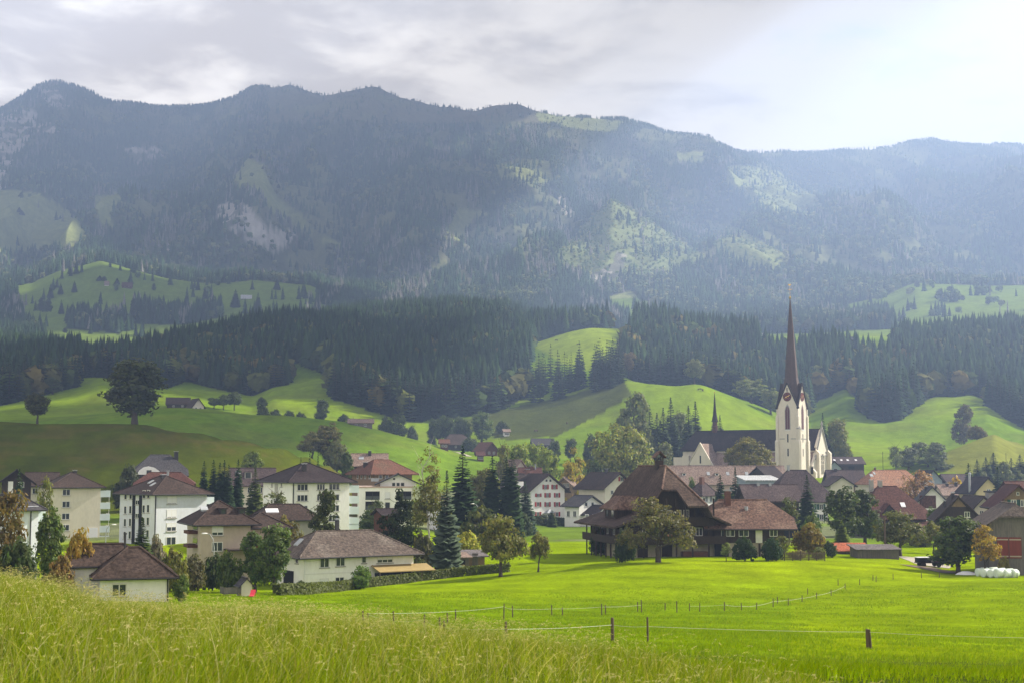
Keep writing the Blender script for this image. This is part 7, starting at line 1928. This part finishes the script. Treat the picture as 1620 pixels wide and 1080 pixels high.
# ================================================================== tall grass of the foreground, shorter meadow grass beyond
def blades(name, X, Y, Hh, seed, wid, bend, seg, cols, lean=(.55, .2)):
    r = np.random.default_rng(seed); n = len(X); Z = height(X, Y)
    a = r.uniform(0, 6.283, n); dx, dy = np.cos(a), np.sin(a)
    bx = dx * bend * r.uniform(.3, 1.3, n) + lean[0] * .35; by = dy * bend * r.uniform(.3, 1.3, n) + lean[1] * .35
    f_ = r.uniform(0, 6.283, n); wx, wy = np.cos(f_), np.sin(f_) * .5; wl = np.sqrt(wx ** 2 + wy ** 2); wx, wy = wx / wl, wy / wl
    V = np.zeros((n, 2 * seg + 1, 3)); 
    for k in range(seg + 1):
        t = k / seg; px_ = X + bx * Hh * t ** 2; py_ = Y + by * Hh * t ** 2; pz = Z - .03 + Hh * (t - .28 * (bx ** 2 + by ** 2) ** .5 * t ** 3)
        w = wid * (1 - t) ** .7 * r.uniform(.9, 1.1, n)
        if k == seg: V[:, 2 * seg] = np.stack([px_, py_, pz], -1)
        else:
            V[:, 2 * k] = np.stack([px_ - wx * w, py_ - wy * w, pz], -1); V[:, 2 * k + 1] = np.stack([px_ + wx * w, py_ + wy * w, pz], -1)
    o = np.arange(n)[:, None] * (2 * seg + 1); Fs = []
    for k in range(seg - 1): Fs += [np.stack([o[:, 0] + 2 * k, o[:, 0] + 2 * k + 1, o[:, 0] + 2 * k + 3], -1), np.stack([o[:, 0] + 2 * k, o[:, 0] + 2 * k + 3, o[:, 0] + 2 * k + 2], -1)]
    k = seg - 1; Fs.append(np.stack([o[:, 0] + 2 * k, o[:, 0] + 2 * k + 1, o[:, 0] + 2 * seg], -1))
    Cc = np.repeat(cols[:, None, :], 2 * seg + 1, 1)
    tips = np.stack([X + bx * Hh, Y + by * Hh, V[:, 2 * seg, 2]], -1)
    return V.reshape(-1, 3), np.concatenate(Fs), Cc.reshape(-1, 3), tips, np.stack([bx, by], -1)
M_grass = leafmat('grass_blades', attr=True, objcol=False, trans=.45, rough=.7)
M_grass.node_tree.nodes['Principled BSDF'].inputs['Specular IOR Level'].default_value = .0
M_straw = leafmat('seed_heads', attr=True, objcol=False, trans=.3, rough=.7)
g = np.random.default_rng(21)
def field(n, y0, y1, pw=1.0, ax=.46):
    y = (y0 ** (1 + pw) + g.random(n) * (y1 ** (1 + pw) - y0 ** (1 + pw))) ** (1 / (1 + pw)); a = g.uniform(-ax, ax, n); return a * y, y
# extent of the tall grass: deep on the left, thinning towards the right
X, Y = field(320000, 9, 58, .75)
pxs = CX + F * X / Y
far_lim = np.interp(pxs, [-250, 0, 300, 560, 800, 1100, 1400, 1900], [56, 54, 52, 46, 35, 21, 13, 9])
keep = Y < far_lim * (.82 + .3 * fbm(X / 4, Y / 5, 3))
X, Y = X[keep], Y[keep]; pxs = pxs[keep]
dens = fbm(X / 1.6, Y / 2.2, 3); keep = g.random(len(X)) < np.clip(.45 + (dens - .42) * 3.2, .12, 1); X, Y, pxs, dens = X[keep], Y[keep], pxs[keep], dens[keep]
Hh = (.30 + .40 * fbm(X / 2.4 + 9, Y / 2.8, 3)) * g.uniform(.6, 1.25, len(X)) * np.interp(pxs, [0, 900, 1620], [.92, .8, .6])
pal = np.array([(.165, .225, .010), (.205, .255, .012), (.105, .165, .008), (.27, .27, .04), (.34, .30, .11)])
ci = g.choice(5, len(X), p=[.30, .27, .17, .16, .10]); cols = pal[ci] * g.uniform(.75, 1.25, (len(X), 1))
v1, f1, c1, _, _ = blades('g', X, Y, Hh, 1, .0048 + .00011 * Y, .42, 4, cols)
# long bent blades and old stalks in loose clumps
Xb, Yb = field(26000, 10, 56, .8); pb = CX + F * Xb / Yb
lb_ = np.interp(pb, [-250, 0, 300, 560, 800, 1100, 1400, 1900], [55, 53, 51, 45, 32, 18, 11, 8]); kb = (Yb < lb_) & (g.random(len(Xb)) < np.clip((fbm(Xb / 1.3 + 5, Yb / 1.9, 3) - .38) * 4, .05, 1)); Xb, Yb, pb = Xb[kb], Yb[kb], pb[kb]
Hb = g.uniform(.5, .95, len(Xb)) * np.interp(pb, [0, 900, 1620], [1.0, .8, .5])
cb = np.array([(.24, .27, .03), (.33, .32, .09), (.44, .40, .20), (.17, .22, .02)])[g.choice(4, len(Xb), p=[.35, .3, .15, .2])] * g.uniform(.8, 1.2, (len(Xb), 1))
vb, fb_, cb2, _, _ = blades('b', Xb, Yb, Hb, 9, .0042 + .00010 * Yb, .95, 6, cb, lean=(.2, .1))
v1 = np.concatenate([v1, vb]); f1 = np.concatenate([f1, fb_ + len(v1) - len(vb)]); c1 = np.concatenate([c1, cb2])
# flowering stems with nodding heads
X2, Y2 = field(30000, 10, 56, .9); px2 = CX + F * X2 / Y2
lim2 = np.interp(px2, [-250, 0, 300, 560, 800, 1100, 1400, 1900], [54, 52, 50, 44, 33, 19, 11, 8]); k2 = (Y2 < lim2) & (g.random(len(X2)) < np.clip((fbm(X2 / 1.8, Y2 / 2.4, 3) - .32) * 3.2, .08, 1)); X2, Y2 = X2[k2], Y2[k2]
H2 = g.uniform(.5, .92, len(X2)) * np.interp(CX + F * X2 / Y2, [0, 900, 1620], [1.0, .85, .55])
straw = np.array([(.46, .40, .20), (.40, .37, .15), (.32, .33, .10)])[g.integers(0, 3, len(X2))] * g.uniform(.8, 1.15, (len(X2), 1))
v2, f2, c2, tips, bd = blades('s', X2, Y2, H2, 2, .0020 + .00005 * Y2, .55, 5, straw * np.array([.85, 1, .8]), lean=(.25, .1))
# panicles: a few thin spikelets along the top of every stem
n = len(X2); K = 8; d_ = np.stack([bd[:, 0] * 1.5, bd[:, 1] * 1.5, np.full(n, .12)], -1) + g.normal(0, .12, (n, 3)); d_ /= np.linalg.norm(d_, axis=1)[:, None]
L = g.uniform(.07, .15, n); tt = g.random((n, K)); pos = tips[:, None, :] + d_[:, None, :] * ((tt - .75) * L[:, None])[..., None]; pos[..., 2] -= (np.clip(tt - .5, 0, 1) ** 2) * .09
sd_ = d_[:, None, :] * .9 + g.normal(0, .42, (n, K, 3)); sd_ /= np.linalg.norm(sd_, axis=2)[..., None]; pp = np.cross(sd_, g.normal(size=(n, K, 3))); pp /= np.linalg.norm(pp, axis=2)[..., None]
ln = g.uniform(.012, .026, (n, K, 1)); ww_ = (.0016 + .00006 * Y2)[:, None, None]
v3 = np.stack([pos - sd_ * ln, pos - pp * ww_, pos + sd_ * ln, pos + pp * ww_], 2).reshape(-1, 3); o = np.arange(n * K) * 4
f3 = np.concatenate([np.stack([o, o + 1, o + 2], -1), np.stack([o, o + 2, o + 3], -1)]); c3 = np.repeat(straw * 1.15, 4 * K, 0)
tag(link('tall_grass', np_mesh('tall_grass', v1, f1, M_grass, c1)), kind='stuff')
tag(link('flowering_grass', np_mesh('flowering_grass', np.concatenate([v2, v3]), np.concatenate([f2, f3 + len(v2)]), M_straw, np.concatenate([c2, c3]))), kind='stuff')
# short meadow grass between knoll and fences
X, Y = field(300000, 9, 170, .15)
pxs = CX + F * X / Y
near_lim = np.interp(pxs, [-250, 0, 300, 560, 800, 1100, 1400, 1900], [50, 48, 46, 40, 29, 16, 10, 8]); keep = Y > near_lim * (.9 + .2 * fbm(X / 4, Y / 5, 3)); X, Y = X[keep], Y[keep]
tuft = fbm(X / 2.2, Y / 3.5, 3); Hh = (.07 + .17 * np.clip((tuft - .3) * 2.2, 0, 1)) * g.uniform(.6, 1.4, len(X)) * np.interp(Y, [20, 170], [1.05, .8])
pal = np.array([(.165, .245, .003), (.20, .27, .003), (.12, .20, .002), (.25, .28, .015)]); cols = pal[g.choice(4, len(X), p=[.4, .3, .22, .08])] * g.uniform(.8, 1.2, (len(X), 1))
v4, f4, c4, _, _ = blades('m', X, Y, Hh, 3, .006 + .00016 * Y, .5, 2, cols)
tag(link('meadow_tufts', np_mesh('meadow_tufts', v4, f4, M_grass, c4)), kind='stuff')
# ================================================================== clouds that shade parts of the valley (they float above the haze, outside the picture)
CB = 2300.0
M_cloud = surf('cloud', (.85, .86, .88), rough=1.0, spec=0)
def cloud(name, label, spots, seed):
    """spots: (ground x, y, z, radius) to be shaded; the puffs float up the sun's direction above them"""
    az, el = R(70), R(36); r = np.random.default_rng(seed); V = []; Fc = []; off = 0
    bm = bmesh.new(); bmesh.ops.create_icosphere(bm, subdivisions=4, radius=1.0); bv = np.array([v.co[:] for v in bm.verts]); bf = np.array([[v.index for v in f.verts] for f in bm.faces]); bm.free()
    for gx_, gy_, gz_, rad in spots:
        t = (CB - gz_) / math.sin(el); c = np.array([gx_ + t * math.cos(el) * math.sin(az), gy_ + t * math.cos(el) * math.cos(az), CB])
        n = 1 + .35 * (fbm(bv[:, 0] * 2 + seed + gx_, bv[:, 1] * 2 + bv[:, 2] * 2 + gy_, 4) - .5)
        v = bv * n[:, None] * np.array([rad, rad, rad * .38]); v[:, 2] = np.maximum(v[:, 2], -rad * .10)
        V.append(v + c); Fc.append(bf + off); off += len(bv)
    o = link(name, np_mesh(name, np.concatenate(V), np.concatenate(Fc), M_cloud, None, smooth=True)); tag(o, kind='stuff')
    return o
CLOUDS = [
 ('left hill and forests', [(-165, 395, 10, 72), (-245, 400, 10, 95), (-130, 470, 10, 70), (-190, 520, 12, 120), (-330, 480, 10, 160), (-150, 640, 20, 95), (-260, 680, 25, 150), (-420, 650, 25, 190), (-110, 745, 30, 65)], 1),
 ('wooded ridges', [(-92, 990, 70, 70), (-100, 1090, 88, 66), (-150, 1170, 95, 85), (-180, 1040, 75, 140), (-330, 1040, 80, 170), (-480, 1000, 80, 170), (-260, 1250, 110, 190), (-620, 2020, 220, 200), (-430, 2080, 230, 190), (-290, 2020, 220, 130)], 2),
 ('left mountain', [(-1150, 3500, 600, 520), (-700, 3300, 520, 420), (-470, 3260, 520, 330), (-1020, 3050, 480, 370), (-560, 3000, 480, 330), (-900, 4200, 950, 560), (-560, 4150, 950, 430), (-1500, 4200, 950, 560), (-380, 2750, 380, 190)], 3),
]
for lb, sp_, sd_ in CLOUDS: cloud('cloud', lb, sp_, sd_)
HAZE_DENS = 2.5e-4
CLOUD_LOC = (2.0, 0.6, 0)
EXPO = 1.5
# ------------------------------------------------------------------ sky, sun, haze
SUN_AZ, SUN_EL = R(70), R(36)          # clockwise from the view direction (+Y)
sd = Vector((math.sin(SUN_AZ) * math.cos(SUN_EL), math.cos(SUN_AZ) * math.cos(SUN_EL), math.sin(SUN_EL)))
sun = bpy.data.objects.new('sun', bpy.data.lights.new('sun', 'SUN')); C.objects.link(sun)
sun.rotation_euler = sd.to_track_quat('Z', 'Y').to_euler()
sun.data.energy = 5.0; sun.data.angle = R(0.53); sun.data.color = (1.0, .91, .76)
W = bpy.data.worlds.new('World'); SC.world = W; W.use_nodes = True
nt = W.node_tree; bg = nt.nodes['Background']
sky = nd(nt, 'ShaderNodeTexSky', sky_type='NISHITA'); sky.sun_disc = False
sky.sun_elevation = SUN_EL; sky.sun_rotation = SUN_AZ; sky.altitude = 850; sky.dust_density = 1.5
tc = nd(nt, 'ShaderNodeTexCoord')
sep = nd(nt, 'ShaderNodeSeparateXYZ'); nt.links.new(tc.outputs['Generated'], sep.inputs[0])
def M(op, a, b=None, c=None):
    n = nd(nt, 'ShaderNodeMath', operation=op)
    for i, v in enumerate((a, b, c)):
        if v is None: continue
        if hasattr(v, 'is_output'): nt.links.new(v, n.inputs[i])
        else: n.inputs[i].default_value = v
    return n.outputs[0]
# cloud deck: directions meet a layer overhead, noise in that layer
zz = M('MAXIMUM', M('ADD', sep.outputs[2], .10), .04)
ux, uy = M('DIVIDE', sep.outputs[0], zz), M('DIVIDE', sep.outputs[1], zz)
cmb = nd(nt, 'ShaderNodeCombineXYZ'); nt.links.new(ux, cmb.inputs[0]); nt.links.new(uy, cmb.inputs[1])
def cn(scale, det, loc, rough=.6, dist=0.0):
    mp = nd(nt, 'ShaderNodeMapping'); mp.inputs['Location'].default_value = loc
    nt.links.new(cmb.outputs[0], mp.inputs[0])
    n = nd(nt, 'ShaderNodeTexNoise', Scale=scale, Detail=det, Roughness=rough, Distortion=dist); nt.links.new(mp.outputs[0], n.inputs['Vector'])
    return n.outputs['Fac']
def ramp(x, a, b, lo=0.0, hi=1.0):
    n = nd(nt, 'ShaderNodeMapRange', interpolation_type='SMOOTHSTEP'); n.inputs[1].default_value = a; n.inputs[2].default_value = b
    n.inputs[3].default_value = lo; n.inputs[4].default_value = hi; nt.links.new(x, n.inputs[0]); return n.outputs[0]
big = cn(.75, 9, CLOUD_LOC, .55, .25)
body = cn(2.7, 12, (7.3, 1.9, 0), .62, .35)
cover = ramp(M('ADD', M('MULTIPLY', big, .65), M('MULTIPLY', body, .35)), .34, .46)
side = ramp(M('DIVIDE', sep.outputs[0], M('MAXIMUM', sep.outputs[1], .05)), -.35, .30)          # the deck thins towards the sun
shade = ramp(M('ADD', M('ADD', M('MULTIPLY', body, .6), M('MULTIPLY', big, .4)), M('MULTIPLY', side, -.06)), .43, .57)
thick = mixc(nt, 'MIX', side, (3.5, 3.05, 2.65), (3.0, 2.75, 2.45))
thin_ = mixc(nt, 'MIX', side, (6.6, 6.0, 5.2), (3.9, 3.55, 3.1))
ccol = mixc(nt, 'MIX', shade, thin_, thick)
blue = mixc(nt, 'MIX', .55, sky.outputs[0], (2.6, 3.1, 4.2))
final = mixc(nt, 'MIX', cover, blue, ccol)
low = ramp(sep.outputs[2], .20, .48, 1.78, .8)          # the deck is brightest towards the horizon
final = mixc(nt, 'MULTIPLY', 1.0, final, low)
nt.links.new(final, bg.inputs['Color']); bg.inputs['Strength'].default_value = 0.085

hzm = bpy.data.materials.new('haze_air'); hzm.use_nodes = True
h_nt = hzm.node_tree; h_nt.nodes.remove(h_nt.nodes['Principled BSDF'])
pv = nd(h_nt, 'ShaderNodeVolumePrincipled'); pv.inputs['Color'].default_value = (.43, .60, 1.0, 1)
pv.inputs['Density'].default_value = HAZE_DENS; pv.inputs['Anisotropy'].default_value = .38
h_nt.links.new(pv.outputs[0], h_nt.nodes['Material Output'].inputs['Volume'])
mb = MB(); mb.box(-4750, 4750, -60, float(ROWS[-1]) + 60, float(ZG.min()) - 5, float(ZG.max()) + 60)
hz_o = mb.build('haze', hzm); tag(hz_o, kind='stuff')
hz_o.visible_shadow = True

SC.render.engine = 'CYCLES'
SC.cycles.use_denoising = True
SC.cycles.max_bounces = 5; SC.cycles.diffuse_bounces = 2; SC.cycles.transmission_bounces = 4; SC.cycles.transparent_max_bounces = 6
SC.cycles.volume_bounces = 0; SC.cycles.glossy_bounces = 2
SC.cycles.caustics_reflective = False; SC.cycles.caustics_refractive = False
SC.view_settings.view_transform = 'Standard'; SC.view_settings.look = 'None'
SC.view_settings.exposure = EXPO; SC.view_settings.gamma = 1
